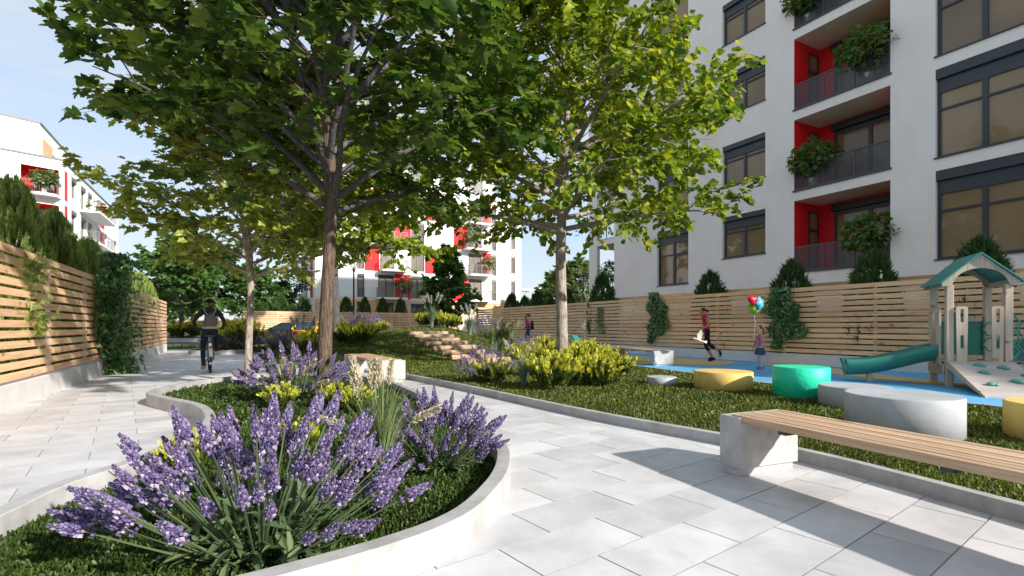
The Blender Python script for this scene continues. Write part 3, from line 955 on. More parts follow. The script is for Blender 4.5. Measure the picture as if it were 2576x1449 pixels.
for lab, b, h, f, cr, tr_, mt, sd, nl in (
        ('dark green broad tree with a thick trunk across the road behind the cyclist', (At(455, 39.4), 39.4, 0.2), 7.3, 2.3, 3.4, 0.16, 'tree_mid', 31, 5200),
        ('dark shady tree across the road behind the cyclist, to the right of the broad one', (At(545, 47), 47, 0.1), 7.6, 2.4, 4.2, 0.16, 'tree_dark', 32, 5200),
        ('slender far tree across the road just above the cyclist', (At(486, 50), 50, 0.1), 7.0, 2.6, 3.2, 0.16, 'tree_dark', 33, 3500),
        ('tiny grey-green tree far off at the end of the left fence', (At(437, 63), 63, 0.0), 5.6, 1.9, 2.6, 0.15, 'tree_dark', 34, 2200),
        ('dark tree across the road behind the slim young maple', (At(640, 52), 52, 0.0), 6.6, 2.0, 3.6, 0.16, 'tree_mid', 35, 3200),
        ('tall light green tree beyond the right fence, beside the street lamp', (At(1440, 50), 50, 0.0), 7.2, 1.6, 3.4, 0.16, 'tree_pale', 36, 5200),
        ('light green tree beyond the right fence partly hidden by the pale trunk', (At(1400, 56), 56, 0.0), 6.4, 1.6, 2.8, 0.14, 'tree_mid', 37, 3000),
        ('pale feathery young tree beyond the short fence left of the far block', (At(706, 56), 56, 0.0), 6.0, 0.8, 1.7, 0.1, 'tree_pale', 38, 2600),
        ('grey-green feathery tree beyond the short fence close to the dark trees', (At(668, 60), 60, 0.0), 4.6, 0.6, 2.4, 0.1, 'tree_mid', 39, 2200),
        ('small pale blossom-coloured shrub tree beyond the right fence', (At(1368, 44), 44, 0.0), 3.9, 0.7, 1.5, 0.08, 'tree_pale', 40, 1800)):
    make_tree('broadleaf_tree', lab, b, h, f, cr, tr_, 20, T_OVAL, 0.40 if b[1] < 55 else 0.44, nl * 2, M[mt], M['bark_dark'], sd, e0=14, e1=66, nsd=.8, vj=1.4, shape='round', sub=8, twig_leaves=8)

# ------------------------------------------------------------------ frond-built shrubs
def frond_tmpl():
    V, F = [], []
    def lf(p, d, l, w):
        p = np.array(p); d = np.array(d, float); d /= np.linalg.norm(d)
        s = np.array([-d[1], d[0], 0])
        b = len(V)
        V.extend([p, p + d * l * .5 + s * w, p + d * l, p + d * l * .5 - s * w])
        F.append([b, b + 1, b + 2, b + 3])
    lf((0, 0, 0), (1, 0, 0), 1.0, .07)
    for k, x in enumerate((0.18, 0.38, 0.58, 0.76)):
        l = 0.42 - 0.07 * k
        for s in (1, -1):
            lf((x, 0, 0.02 * s), (0.75, s * .75, 0.25), l, .065)
    return np.array(V), F
T_FROND = frond_tmpl()
def T_sub(n):
    V, F = T_FROND
    return V[:4 * n], F[:n]
T_FROND_LO = T_sub(5)

def shrub_mesh(name, shape, n, size, mat, seed, up=0.8, tmpl=None, inner=None, rand=0.5):
    """fronds over an outline of revolution: shape = [(r, z), ...]; returns outer mesh (and inner)"""
    g = np.random.default_rng(seed)
    R = np.array([p[0] for p in shape]); Z = np.array([p[1] for p in shape])
    seg = np.hypot(np.diff(R), np.diff(Z)) * (R[1:] + R[:-1] + 0.02)
    cum = np.concatenate(([0], np.cumsum(seg))); cum /= cum[-1]
    q = g.random(n)
    r = np.interp(q, cum, R); z = np.interp(q, cum, Z)
    a = g.random(n) * 2 * PI
    lump = 1 + 0.16 * np.sin(3 * a + seed) * np.sin(5 * z / max(Z) + seed) + 0.10 * np.sin(7 * a + 2 * seed + 4 * z)
    dep = 1 - 0.30 * g.random(n) ** 2
    P = np.stack([r * np.cos(a) * lump * dep, r * np.sin(a) * lump * dep, z * (0.96 + 0.04 * lump)], 1)
    D = np.stack([np.cos(a), np.sin(a), np.full(n, up)], 1) + g.normal(0, rand * .6, (n, 3))
    N = g.normal(0, 1, (n, 3))
    S = size * np.clip(g.normal(1, .25, n), .5, 1.7)
    P = P - nrm(D) * (S * 0.6)[:, None]
    return leaves_mesh(name, tmpl or T_FROND, P, D, N, S, mat)

GOLD_SHAPE = [(0.07, 0.05), (0.24, 0.10), (0.36, 0.25), (0.40, 0.45), (0.33, 0.62), (0.18, 0.73), (0.02, 0.78)]
def gold_mesh(seed):
    g = np.random.default_rng(seed)
    out = [[], [], []], [[], [], []]
    for i in range(34):
        a = i * 2.4 + g.normal(0, .2); th = 0.92 * math.sqrt((i + .5) / 34) * g.uniform(.85, 1.1)
        d = np.array([math.cos(a) * math.sin(th), math.sin(a) * math.sin(th), math.cos(th)])
        L = g.uniform(.56, .80)
        b = np.array([d[0] * .12, d[1] * .12, .02])
        for j in range(40):
            q = g.uniform(.12, 1.0) ** .8
            p = b + d * L * q + np.array([0, 0, .10 * q * q]) + g.normal(0, .035, 3) * (1.25 - q)
            dd = d + np.array([0, 0, .7]) + g.normal(0, .45, 3)
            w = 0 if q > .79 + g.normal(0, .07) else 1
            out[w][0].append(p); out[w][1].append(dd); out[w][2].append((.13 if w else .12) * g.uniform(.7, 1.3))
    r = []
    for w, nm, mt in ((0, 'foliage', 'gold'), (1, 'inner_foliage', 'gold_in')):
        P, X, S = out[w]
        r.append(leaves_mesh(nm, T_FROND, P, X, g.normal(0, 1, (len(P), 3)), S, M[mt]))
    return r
_gm = [gold_mesh(s_) for s_ in (1, 2, 3, 4)]
gold_outer = [q[0] for q in _gm]; gold_inner = [q[1] for q in _gm]
def gold_shrub(label, p, s, k, grp, sz=None):
    t = thing('golden_shrub', label, 'shrub', p, rnd.uniform(0, 6.2), grp)
    t.scale = (s, s, sz or s)
    tag(inst('foliage', gold_outer[k % 4], t), kind='stuff')
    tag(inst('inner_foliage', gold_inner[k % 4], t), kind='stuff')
    return t
GG = 'golden shrubs around the pale lime trunk'
for i, (u, v, s, lab) in enumerate((
        (1240, 967, 0.72, 'green-gold shrub touching the purple lavender, leftmost of the group by the pale lime trunk'),
        (1393, 984, 0.92, 'round bright golden shrub, front middle of the group by the pale lime trunk'),
        (1447, 976, 0.72, 'small golden shrub right beside the round front one under the pale lime trunk'),
        (1500, 974, 0.85, 'greyish golden shrub with one yellow stalk in the group by the pale lime trunk'),
        (1522, 976, 0.6, 'narrow golden shrub in the front row between the stalked one and the rightmost one'),
        (1545, 956, 0.82, 'rightmost golden shrub of the group, leaning towards the small grey seat'),
        (1352, 948, 0.95, 'golden shrub right behind the cream-plumed grass in the front row'),
        (1452, 940, .95, 'tall golden shrub in the middle of the second row below the pale lime trunk'),
        (1402, 922, 1.0, 'bright golden shrub directly left of the foot of the pale lime trunk'),
        (1325, 925, 0.95, 'darker golden shrub in the back left of the group by the pale lime trunk'),
        (1490, 930, .95, 'sunlit golden shrub directly right of the foot of the pale lime trunk'),
        (1370, 902, 1.1, 'golden shrub in the back row just in front of the violet lavender'),
        (1470, 903, 1.0, 'dull golden shrub hidden behind the pale lime trunk, near the seesaw'),
        (1520, 912, 0.8, 'olive shrub at the back right of the group, below thin cream plumes'))):
    gold_shrub(lab, on_hill(u, v), s * .84, i, GG, s * .76)
G2_ = 'golden and olive shrubs on the mound'
for i, (u, v, s, lab) in enumerate((
        (905, 872, .95, 'bright golden shrub on the left slope of the mound, right of the dark foreground trunk'),
        (868, 868, .9, 'olive golden shrub on the left slope of the mound half behind the foreground trunk'),
        (880, 852, .95, 'green-gold shrub higher on the left slope of the mound below the violet lavender'),
        (925, 856, .75, 'pale golden shrub on the left slope of the mound, furthest right there'),
        (772, 889, .7, 'green-gold bush left of the foreground trunk beside the far lavender'),
        (792, 882, .9, 'olive bush directly left of the foreground trunk'),
        (1105, 828, .85, 'olive shrub on the crest of the mound below the small dark tree'),
        (1140, 829, .9, 'green shrub on the crest of the mound right of the small dark tree'),
        (1066, 829, .8, 'small green-gold shrub on the crest beside the tall silver grass'),
        (1262, 838, .95, 'green-gold shrub at the right edge of the mound near the walking woman'),
        (962, 829, .6, 'low golden shrub on the crest behind the violet lavender'))):
    gold_shrub(lab, onY(u, 24.0 + 1.5 * (i % 2)) if v < 840 else on_hill(u, v), s, i + 1, G2_)
G3_ = 'golden shrubs in the foreground bed'
for i, (x, y, s, lab) in enumerate(((-2.25, 3.6, 0.36, 'yellow shrub behind the big foreground lavender on its left'), (-1.75, 4.2, 0.32, 'yellow shrub in the foreground bed hidden behind lavender stems'),
        (-2.85, 6.35, 0.38, 'yellow shrub in the foreground bed at the left foot of the dark trunk'), (-2.2, 6.4, 0.38, 'yellow shrub in the foreground bed at the right foot of the dark trunk'), (-1.85, 6.1, 0.38, 'yellow shrub in the foreground bed behind the cream-plumed grass'))):
    gold_shrub(lab, (x, y, 0.05), s, i, G3_)
G4_ = 'shrubs in the far beds beside the cyclist'
for i, (x, y, z, s, lab) in enumerate(((At(520, 38.5), 38.5, .2, 1.6, 'golden shrub across the road to the right of the tree trunk behind the cyclist'), (At(490, 39), 39, .2, 1.5, 'golden shrub across the road just left of the cyclist'),
        (At(445, 38.6), 38.6, .2, 1.5, 'golden shrub across the road at the end of the left fence'), (At(612, 20.9), 20.9, .07, 1.5, 'olive shrub in the small far bed beside the slim pale trunk'),
        (At(598, 22.3), 22.3, .07, 1.6, 'olive shrub in the small far bed behind the lavender'), (At(548, 22.6), 22.6, .07, 1.1, 'low golden shrub in the small far bed right behind the cyclist'),
        (At(700, 20.2), 20.2, .06, .9, 'golden shrub between the two violet lavenders in front of the black car'))):
    gold_shrub(lab, (x, y, z), s, i, G4_)

# dark clipped thujas and green cypresses behind the fences
TH = [(0.10, 0.0), (0.42, 0.10), (0.50, 0.32), (0.46, 0.58), (0.34, 0.80), (0.18, 0.94), (0.02, 1.0)]
thuja_me = [shrub_mesh('foliage', TH, 1700, 0.16, M['thuja'], s, up=0.7, tmpl=T_FROND_LO) for s in (1, 2)]
trunk_me = MB().tube([(0, 0, 0), (0, 0, 0.7)], [0.03, 0.015], 6).mesh('trunk', M['bark_dark'])
def conifer(name, label, p, h, w, mes, grp, k=0):
    t = thing(name, label, 'conifer', p, rnd.uniform(0, 6.2), grp)
    inst('trunk', trunk_me, t, scale=(h, h, h))
    tag(inst('foliage', mes[k % len(mes)], t, scale=(w, w, h)), kind='stuff')
    return t
TG = 'dark conifers standing behind the right fence'
for i, (u, vt, w, lab) in enumerate((
        (1287, 738, 1.25, 'dark conifer behind the right fence, the first from its far end'),
        (1320, 745, 1.15, 'dark conifer behind the right fence, the second from its far end'),
        (1351, 732, 1.15, 'dark conifer behind the right fence left of the pale blossom-coloured shrub'),
        (1385, 750, 1.1, 'low dark conifer behind the right fence just left of the pale lime trunk'),
        (1428, 728, 1.15, 'dark conifer behind the right fence just right of the pale lime trunk'),
        (1515, 688, 1.35, 'dark conifer in front of the left corner of the right-hand block'),
        (1786, 682, 1.3, 'dark conifer above the running woman behind the right fence'),
        (1991, 655, 1.35, 'dark conifer behind the ivy that hangs beside the balloons'),
        (2198, 630, 1.35, 'dark conifer below the lowest red balcony behind the right fence'),
        (2465, 598, 1.4, 'dark conifer rising behind the teal playhouse roof'))):
    r = (u - 1288) / 1288
    y = (FC + 0.62) / (0.8787 * r + 0.4774)
    conifer('conifer', lab, (r * y, y, 0.1), Zat(vt, y) - 0.1, w, thuja_me, TG, i)
TG2 = 'dark clipped conifers before the far block'
for i, (u, vt, w, lab) in enumerate((
        (870, 747, 1.5, 'clipped conifer right of the foreground trunk in front of the timber-clad ground floor'), (918, 748, 1.35, 'clipped conifer just right of the tall lamp post'),
        (963, 749, 1.35, 'clipped conifer before the far block, second from the right end of the row'), (1008, 750, 1.4, 'clipped conifer before the far block at the right end of the row'),
        (762, 745, 1.6, 'clipped conifer at the timber-clad corner of the far block'), (735, 765, 1.2, 'small clipped conifer left of the timber-clad corner'),
        (705, 742, 1.9, 'broad dark conifer further left along the short fence'), (676, 760, 1.5, 'low dark conifer behind the short fence near the slim pale trunk'), (650, 762, 1.5, 'low dark conifer behind the left end of the short fence'))):
    y = 44 + (u - 760) * 0.012
    conifer('conifer', lab, (At(u, y), y, 0.0), Zat(vt, y), w, thuja_me, TG2, i)
CY = [(0.2, 0.0), (0.58, 0.12), (0.72, 0.35), (0.70, 0.60), (0.52, 0.82), (0.30, 0.95), (0.05, 1.0)]
cyp_me = [shrub_mesh('foliage', CY, 3400, 0.17, M['cypress'], s, up=1.0, rand=.6) for s in (4, 5)]
CG = 'tall cypresses behind the left fence'
for i, (u, vt, w, lab) in enumerate((
        (30, 468, .80, 'tallest green cypress behind the near end of the left fence'),
        (138, 545, .72, 'green cypress behind the left fence below the red balcony of the left block'),
        (222, 612, .75, 'green cypress behind the left fence above the hanging ivy'),
        (300, 660, .85, 'green cypress behind the left fence right of the hanging ivy'),
        (345, 692, .9, 'last green cypress towards the far end of the left fence'))):
    r = (u - 1288) / 1288
    y = (LC - 0.85) / (0.8787 * r + 0.4774)
    conifer('cypress', lab, (r * y, y, 0.0), Zat(vt, y), w, cyp_me, CG, i)
# sprigs of cypress that stick out through the left fence
for lab, u, v0, s in (('upper sprig of cypress sticking out between the left fence slats', 80, 685, 0.5), ('lower sprig of cypress sticking out between the left fence slats', 86, 800, 0.7)):
    r = (u - 1288) / 1288
    y = (LC + 0.10) / (0.8787 * r + 0.4774)
    g = np.random.default_rng(u)
    n = 110
    P = np.stack([g.normal(0, .13 * s, n), g.normal(0, .10, n) , g.normal(0, .24 * s, n)], 1)
    X = np.stack([g.normal(.3, .5, n), g.normal(0, .6, n), g.normal(.1, .6, n)], 1)
    o = inst('cypress_sprig', leaves_mesh('cypress_sprig', T_FROND, P, X, g.normal(0, 1, (n, 3)), np.full(n, .13), M['cypress']), None, (r * y, y, Zat(v0, y)))
    tag(o, lab, 'plant', 'cypress sprigs in the left fence')

# ivy curtains on the fences
def ivy(label, c, u, v0, v1, w, n, size, seed, group='ivy on the slatted fences', fat=0.25, tail=True, off=0.12, mat='ivy'):
    r = (u - 1288) / 1288
    sgn = -1 if c > 0 else 1
    y = (c + sgn * off) / (0.8787 * r + 0.4774)
    z0, z1 = Zat(v1, y), Zat(v0, y)
    g = np.random.default_rng(seed)
    q = g.random(n)
    z = z0 + (z1 - z0) * q
    wd = w * (0.45 + 0.55 * np.sin(PI * np.clip(q * 0.9 + 0.12, 0, 1)) ** 0.6) * (1 + .25 * np.sin(q * 17 + seed))
    cx = 0.12 * w * np.sin(q * 6 + seed)
    s = cx + g.uniform(-.5, .5, n) * wd
    if tail:
        lo = q < .16
        s[lo] = cx[lo] + 0.2 * w + g.normal(0, .07 * w, lo.sum())
    o = sgn * np.abs(g.normal(0, fat, n)) * 0.8
    d1, d2 = np.array(D1[:]), np.array(D2[:])
    P = np.stack([s * d1[0] + o * d2[0], s * d1[1] + o * d2[1], z - z0], 1)
    X = np.stack([g.normal(0, .6, n) + sgn * d2[0] * .4, g.normal(0, .6, n) + sgn * d2[1] * .4, g.normal(-.7, .4, n)], 1)
    N = np.stack([sgn * d2[0] + g.normal(0, .45, n), sgn * d2[1] + g.normal(0, .45, n), g.normal(.6, .4, n)], 1)
    t = thing('ivy', label, 'ivy', (r * y, y, z0), 0, group)
    tag(inst('leaves', leaves_mesh('leaves', T_IVY, P, X, N, size * np.clip(g.normal(1, .25, n), .5, 1.6), M[mat]), t), kind='stuff')
    sm = MB()
    for k in range(7):
        a = w * (k / 6 - .5) * .6
        sm.tube([(a * d1[0] + sgn * .03 * d2[0], a * d1[1] + sgn * .03 * d2[1], (z1 - z0) * f + .02 * math.sin(9 * f + k)) for f in (0.12, .35, .6, .93)], 0.006, 4)
    sm.obj('stem', M['bark_dark'], t)
ivy('large ivy hanging over the left fence beside the walk', LC, 258, 632, 950, 1.2, 3200, 0.10, 1, fat=.34, off=.10)
ivy('narrow ivy on the right fence between the bench and the runner', FC, 1653, 735, 862, 1.0, 1500, 0.075, 2, fat=.06, off=.08)
ivy('broad ivy on the right fence beside the balloons', FC, 1973, 722, 875, 1.0, 2000, 0.075, 3, fat=.07, off=.08)
ivy('small sparse ivy on the right fence right of the pale lime trunk', FC, 1512, 770, 842, 0.55, 130, 0.075, 4, fat=.05, tail=False, off=.08)

# ------------------------------------------------------------------ lavender
def floret_shape():
    v = [(0, 0, 0), (.55, .42, .15), (.55, -.42, .15), (.62, 0, -.34), (.5, 0, .45), (1.0, .0, .12)]
    f = [(0, 1, 4), (0, 4, 2), (0, 2, 3), (0, 3, 1), (5, 4, 1), (5, 2, 4), (5, 3, 2), (5, 1, 3)]
    return np.array(v, float), f
FV, FF = floret_shape()
def spike_arrays(seed, rows=11, per=7):
    """a flower spike along +z, 1 long"""
    r_ = random.Random(seed)
    V, F = [], []
    for i in range(rows + 1):
        if i == 0: z, rad, s, k = 0.0, .05, .15, 4
        else:
            q = (i - 1) / (rows - 1)
            z, rad, s, k = .22 + .73 * q, .085 * (1 - .75 * q), .185 * (1 - .50 * q ** 1.5), per if q < .8 else 4
        for j in range(k):
            a = 2 * PI * (j + .5 * (i % 2)) / k + r_.uniform(-.2, .2)
            el = .45 + .55 * (i / rows) + r_.uniform(-.15, .15)
            x = np.array([math.cos(a) * math.cos(el), math.sin(a) * math.cos(el), math.sin(el)])
            y = np.array([-math.sin(a), math.cos(a), 0.0])
            n = np.cross(x, y)
            ss = s * r_.uniform(.8, 1.2)
            o = np.array([math.cos(a) * rad, math.sin(a) * rad, z])
            b = len(V)
            for p in FV:
                V.append(o + ss * (p[0] * x + p[1] * .8 * y + p[2] * n))
            F += [[q_ + b for q_ in f] for f in FF]
    b = len(V)
    for z, r in ((-.02, .03), (.5, .045), (.97, .012)):
        V += [np.array([r * math.cos(a), r * math.sin(a), z]) for a in (0, 2.1, 4.2)]
    for i in range(2):
        for j in range(3): F.append([b + i * 3 + j, b + i * 3 + (j + 1) % 3, b + i * 3 + 3 + (j + 1) % 3, b + i * 3 + 3 + j])
    return np.array(V), F
spike_me = []
for s in range(5):
    V, F = spike_arrays(s)
    me = bpy.data.meshes.new('flower_spike'); me.from_pydata([tuple(p) for p in V], [], F); me.materials.append(M['lav']); me.update()
    spike_me.append(me)
SPK = [spike_arrays(s, 6, 5) for s in (11, 12, 13)]

def lavender(label, p, R, H, n, seed, near=False, spk=.15, group='lavender clumps', tilt=1.12, bias=(0, 0), stem=.0042):
    r_ = random.Random(seed)
    t = thing('lavender', label, 'lavender', p, 0, group)
    st = MB()
    bv, bf = [], []
    LP, LX, LN = [], [], []
    for i in range(n):
        q = math.sqrt((i + .5) / n)
        a = i * 2.39996 + r_.uniform(-.3, .3)
        th = tilt * q * r_.uniform(.82, 1.08)
        Lh = H * (1.0 + (R / H - 1.0) * min(1, q * 1.05) ** 2) * r_.uniform(.78, 1.06) - spk * .85
        b = Vector((math.cos(a) * .13 * q * R / .7, math.sin(a) * .13 * q * R / .7, -.02))
        d = Vector((math.cos(a) * math.sin(th) + bias[0] * q, math.sin(a) * math.sin(th) + bias[1] * q, math.cos(th))).normalized()
        if near and (b + d * Lh).y + p[1] < 1.86: continue
        bow = r_.uniform(.02, .12) * Lh
        m = b + d * Lh * .5 + Vector((d.x, d.y, 0)) * -bow * .3 + Vector((0, 0, -bow * .15))
        e = b + d * Lh + Vector((0, 0, bow * .25))
        ed = (e - m).normalized()
        st.tube([b, b.lerp(m, .5) * 1.0, m, m.lerp(e, .5) + (m - b.lerp(e, .5)) * .4, e + ed * spk * .9], [stem, stem, stem * .9, stem * .8, stem * .5], 4 if near else 3, cap=False)
        s = spk * r_.uniform(.8, 1.2)
        ed = (ed + Vector((r_.uniform(-.12, .12), r_.uniform(-.12, .12), r_.uniform(-.05, .12)))).normalized()
        quat = ed.to_track_quat('Z', 'Y')
        if near:
            o = inst('flower_spike', spike_me[i % 5], t, e)
            o.rotation_mode = 'QUATERNION'
            o.rotation_quaternion = quat @ Vector((0, 0, 1)).rotation_difference(Vector((0, 0, 1)))
            o.scale = (s * .84, s * .84, s)
        else:
            V, F = SPK[i % 3]
            m3 = np.array(quat.to_matrix())
            ca, sa = math.cos(i), math.sin(i)
            Rz = np.array([[ca, -sa, 0], [sa, ca, 0], [0, 0, 1]])
            W = (V * np.array([s * .8, s * .8, s])) @ Rz.T @ m3.T + np.array(e)
            k = len(bv)
            bv.extend(W.tolist()); bf += [[x + k for x in f] for f in F]
        for _ in range(3 if near else 2):
            w = r_.uniform(.08, .5)
            c = b.lerp(m, w * 2) if w < .5 else m
            LP.append(c[:]); LX.append((d.x + r_.gauss(0, .6), d.y + r_.gauss(0, .6), d.z * .5 + r_.gauss(0, .35))); LN.append((r_.gauss(0, .4), r_.gauss(0, .4), 1))
    tag(st.obj('stems', M['lav_stem'], t), kind='stuff')
    if not near:
        me = bpy.data.meshes.new('blossom'); me.from_pydata(bv, [], bf); me.materials.append(M['lav']); me.update()
        tag(inst('blossom', me, t), kind='stuff')
    sz = R * .19
    T_LANCE = fold([(0, 0), (.2, .10), (.5, .13), (.8, .07), (1, 0)], .3, .3)
    tag(inst('foliage', leaves_mesh('foliage', T_LANCE, LP, LX, LN, np.random.default_rng(seed).uniform(.6, 1.3, len(LP)) * sz, M['lav_stem']), t), kind='stuff')
    return t
LG = 'lavender clumps'
lavender('huge purple lavender clump in the very foreground, filling the lower left', (-1.16, 2.36, .05), .68, .75, 122, 1, True, .155, tilt=1.28, bias=(-.04, .16), stem=.0050)
lavender('lilac lavender clump at the right rim of the foreground bed', (-.55, 3.78, .05), .50, .60, 115, 2, True, .135, tilt=1.15, stem=.0038)
lavender('purple lavender clump at the back of the foreground bed behind the dark trunk', (-3.05, 7.25, .05), .80, .78, 120, 3, True, .165, tilt=1.2, stem=.0045)
lavender('violet lavender at the left end of the golden shrubs below the log steps', on_hill(1222, 963), .62, .72, 85, 4, False, .14)
lavender('deep violet lavender in front of the woman walking with a backpack', on_hill(1357, 893, 14), .95, .80, 95, 5, False, .17)
lavender('violet lavender on the crest of the mound beside the tall lamp post', onY(925, 24.8), 1.15, 1.15, 110, 6, False, .22)
lavender('violet lavender on the crest of the mound right of the small dark tree', onY(1224, 25.2), 1.0, 1.2, 85, 7, False, .22)
lavender('broad violet lavender on the left slope of the mound in front of the yellow car', (At(742, 18.2), 18.2, .06), 1.1, .84, 130, 8, False, .19)
lavender('violet lavender in the small far bed between the slim pale trunk and the black car', (At(655, 20.8), 20.8, .07), .82, .66, 85, 9, False, .17)
lavender('violet lavender in the small far bed right beside the cyclist', (At(562, 20.6), 20.6, .07), .85, .86, 90, 10, False, .18)
lavender('far lavender across the road left of the cyclist', (At(470, 40.5), 40.5, .2), 1.3, 1.25, 70, 11, False, .3)
lavender('far lavender across the road right of the cyclist', (At(588, 40.5), 40.5, .2), 1.3, 1.35, 70, 12, False, .3)
lavender('far lavender across the road at the end of the left fence', (At(440, 42.5), 42.5, .2), 1.2, 1.1, 60, 13, False, .3)

# ------------------------------------------------------------------ plumed grasses
def plume_mesh(seed, mat, thick=.10, bristle=1.0):
    g = np.random.default_rng(seed)
    n = 260
    z = g.random(n); a = g.random(n) * 2 * PI
    r = thick * .45 * np.sin(PI * np.clip(z * .92 + .06, 0, 1)) ** .7
    P = np.stack([r * np.cos(a) * .6, r * np.sin(a) * .6, z], 1)
    X = np.stack([np.cos(a), np.sin(a), np.full(n, 1.3)], 1) + g.normal(0, .2, (n, 3))
    N = g.normal(0, 1, (n, 3))
    T = fold([(0, 0), (.4, .22), (1, 0)], .1, 0)
    return leaves_mesh('plume', T, P, X, N, thick * bristle * g.uniform(.7, 1.2, n), mat)
plume_me = [plume_mesh(s, M['plume'], .17) for s in (1, 2)]
plume_grey = [plume_mesh(s, M['plume_grey'], .15) for s in (3, 4)]
def reed(label, p, H, n, plumes, seed, mat='reed', spread=.55, plen=.17, pm=None, wid=.006, group='plumed ornamental grasses', pz=1.0, cat='ornamental grass'):
    r_ = random.Random(seed)
    t = thing('plumed_grass', label, cat, p, 0, group)
    V, F = [], []
    for i in range(n):
        a = r_.uniform(0, 2 * PI); q = r_.random() ** .7
        L = H * r_.uniform(.55, 1.0)
        out = spread * q * L
        b = Vector((math.cos(a) * .06 * q * H, math.sin(a) * .06 * q * H, 0))
        s = Vector((-math.sin(a), math.cos(a), 0)) * wid * r_.uniform(.6, 1.2)
        k = len(V)
        m = 5
        for j in range(m + 1):
            f = j / m
            c = b + Vector((math.cos(a), math.sin(a), 0)) * out * (f ** 2.1) + Vector((0, 0, L * (f - .30 * q * f ** 3.2)))
            w = (1 - f) ** .6 if j < m else 0.05
            V += [c - s * w, c + s * w]
        F += [(k + 2 * j, k + 2 * j + 1, k + 2 * j + 3, k + 2 * j + 2) for j in range(m)]
    me = bpy.data.meshes.new('blades'); me.from_pydata([tuple(v) for v in V], [], F); me.materials.append(M[mat]); me.update()
    tag(inst('blades', me, t), kind='stuff')
    st = MB()
    for i, (dx, dy, h, tilt) in enumerate(plumes):
        e = Vector((dx, dy, h * pz))
        b = Vector((dx * .12, dy * .12, 0))
        st.tube([b, b.lerp(e, .55) + Vector((-dx * .08, -dy * .08, .02)), e], .0028 * H, 4, cap=False)
        o = inst('plume', (pm or plume_me)[i % 2], t, e)
        d = Vector((dx * .9 + tilt, dy * .9, h)).normalized()
        o.rotation_mode = 'QUATERNION'; o.rotation_quaternion = d.to_track_quat('Z', 'Y')
        s = plen * r_.uniform(.85, 1.2)
        o.scale = (s, s, s)
    tag(st.obj('stalks', M['reed'], t), kind='stuff')
    return t
# nearest one: plumes where the picture shows them
def plumes_at(base, y, uv):
    out = []
    for u, v, tl in uv:
        yy = y
        out.append((At(u, yy) - base[0], yy - base[1], Zat(v, yy) - base[2], tl))
    return out
b1 = (-.84, 3.28, .05)
reed('green grass with cream plumes between the two foreground lavenders', b1, .92, 240, plumes_at(b1, 3.4, ((908, 975, -.08), (938, 985, 0), (952, 978, .02), (977, 968, .05), (905, 1000, -.1), (1035, 1060, .7), (868, 1070, -.9))), 1, plen=.18, wid=.0052, spread=.42)
b2 = (-3.05, 6.85, .05)
reed('cream plumed grass rising from the lavender behind the dark trunk', b2, .8, 130, plumes_at(b2, 6.7, ((716, 935, -.05), (727, 948, 0), (770, 940, .0), (752, 950, 0), (690, 975, -.9), (790, 970, .3))), 2, plen=.21, wid=.007)
def gen_plumes(n, R, h, seed, tl=.25):
    r_ = random.Random(seed)
    return [(R * math.cos(i * 2.4) * r_.uniform(.3, 1), R * math.sin(i * 2.4) * r_.uniform(.3, 1), h * r_.uniform(.85, 1.1), tl * math.cos(i * 2.4)) for i in range(n)]
reed('grey-green grass with cream plumes in front of the golden shrubs', on_hill(1318, 974), .72, 170, gen_plumes(6, .28, .66, 3), 3, 'reed_blue', plen=.17, wid=.008)
reed('plumed grass between the violet lavender and the golden shrubs', on_hill(1262, 905), 1.0, 150, gen_plumes(7, .36, .95, 4), 4, 'reed', plen=.22, wid=.010)
reed('dark green plumed grass on the right slope of the mound beside the logs', on_hill(1238, 868), 1.1, 150, gen_plumes(6, .42, 1.0, 5, .5), 5, 'reed', plen=.22, wid=.011)
reed('tall silver plumed grass on the crest in front of the small dark tree', onY(1086, 23.6), 1.3, 170, gen_plumes(5, .35, 1.15, 6), 6, 'reed_blue', plen=.4, pm=plume_grey, wid=.014, spread=.5)
reed('tall silver plumed grass on the crest right of the small dark tree', onY(1182, 24.0), 1.35, 160, gen_plumes(5, .4, 1.1, 7), 7, 'reed_blue', plen=.4, pm=plume_grey, wid=.014, spread=.5)
reed('plumed grass on the crest of the mound just left of the violet lavender', onY(882, 22.5), 1.0, 130, gen_plumes(6, .5, .8, 8), 8, 'reed', plen=.32, pm=plume_grey, wid=.013)
reed('thin plumed grass at the right foot of the pale lime trunk near the bench', on_hill(1492, 893), .7, 90, gen_plumes(6, .38, .85, 9), 9, 'reed', plen=.22, wid=.008)
reed('silver plumed grass in the small far bed left of the slim pale trunk', (At(592, 23.0), 23.0, .07), 1.0, 90, gen_plumes(5, .35, .95, 10), 10, 'reed_blue', plen=.35, pm=plume_grey, wid=.012)
reed('silver plumed grass in front of the yellow car', (At(758, 19.8), 19.8, .06), 1.0, 90, gen_plumes(9, .6, 1.02, 11), 11, 'reed_blue', plen=.32, pm=plume_grey, wid=.012)
reed('plumed grass at the right edge of the mound near the walking woman', onY(1290, 21.5), .95, 110, gen_plumes(5, .4, .95, 12), 12, 'reed', plen=.25, wid=.010)

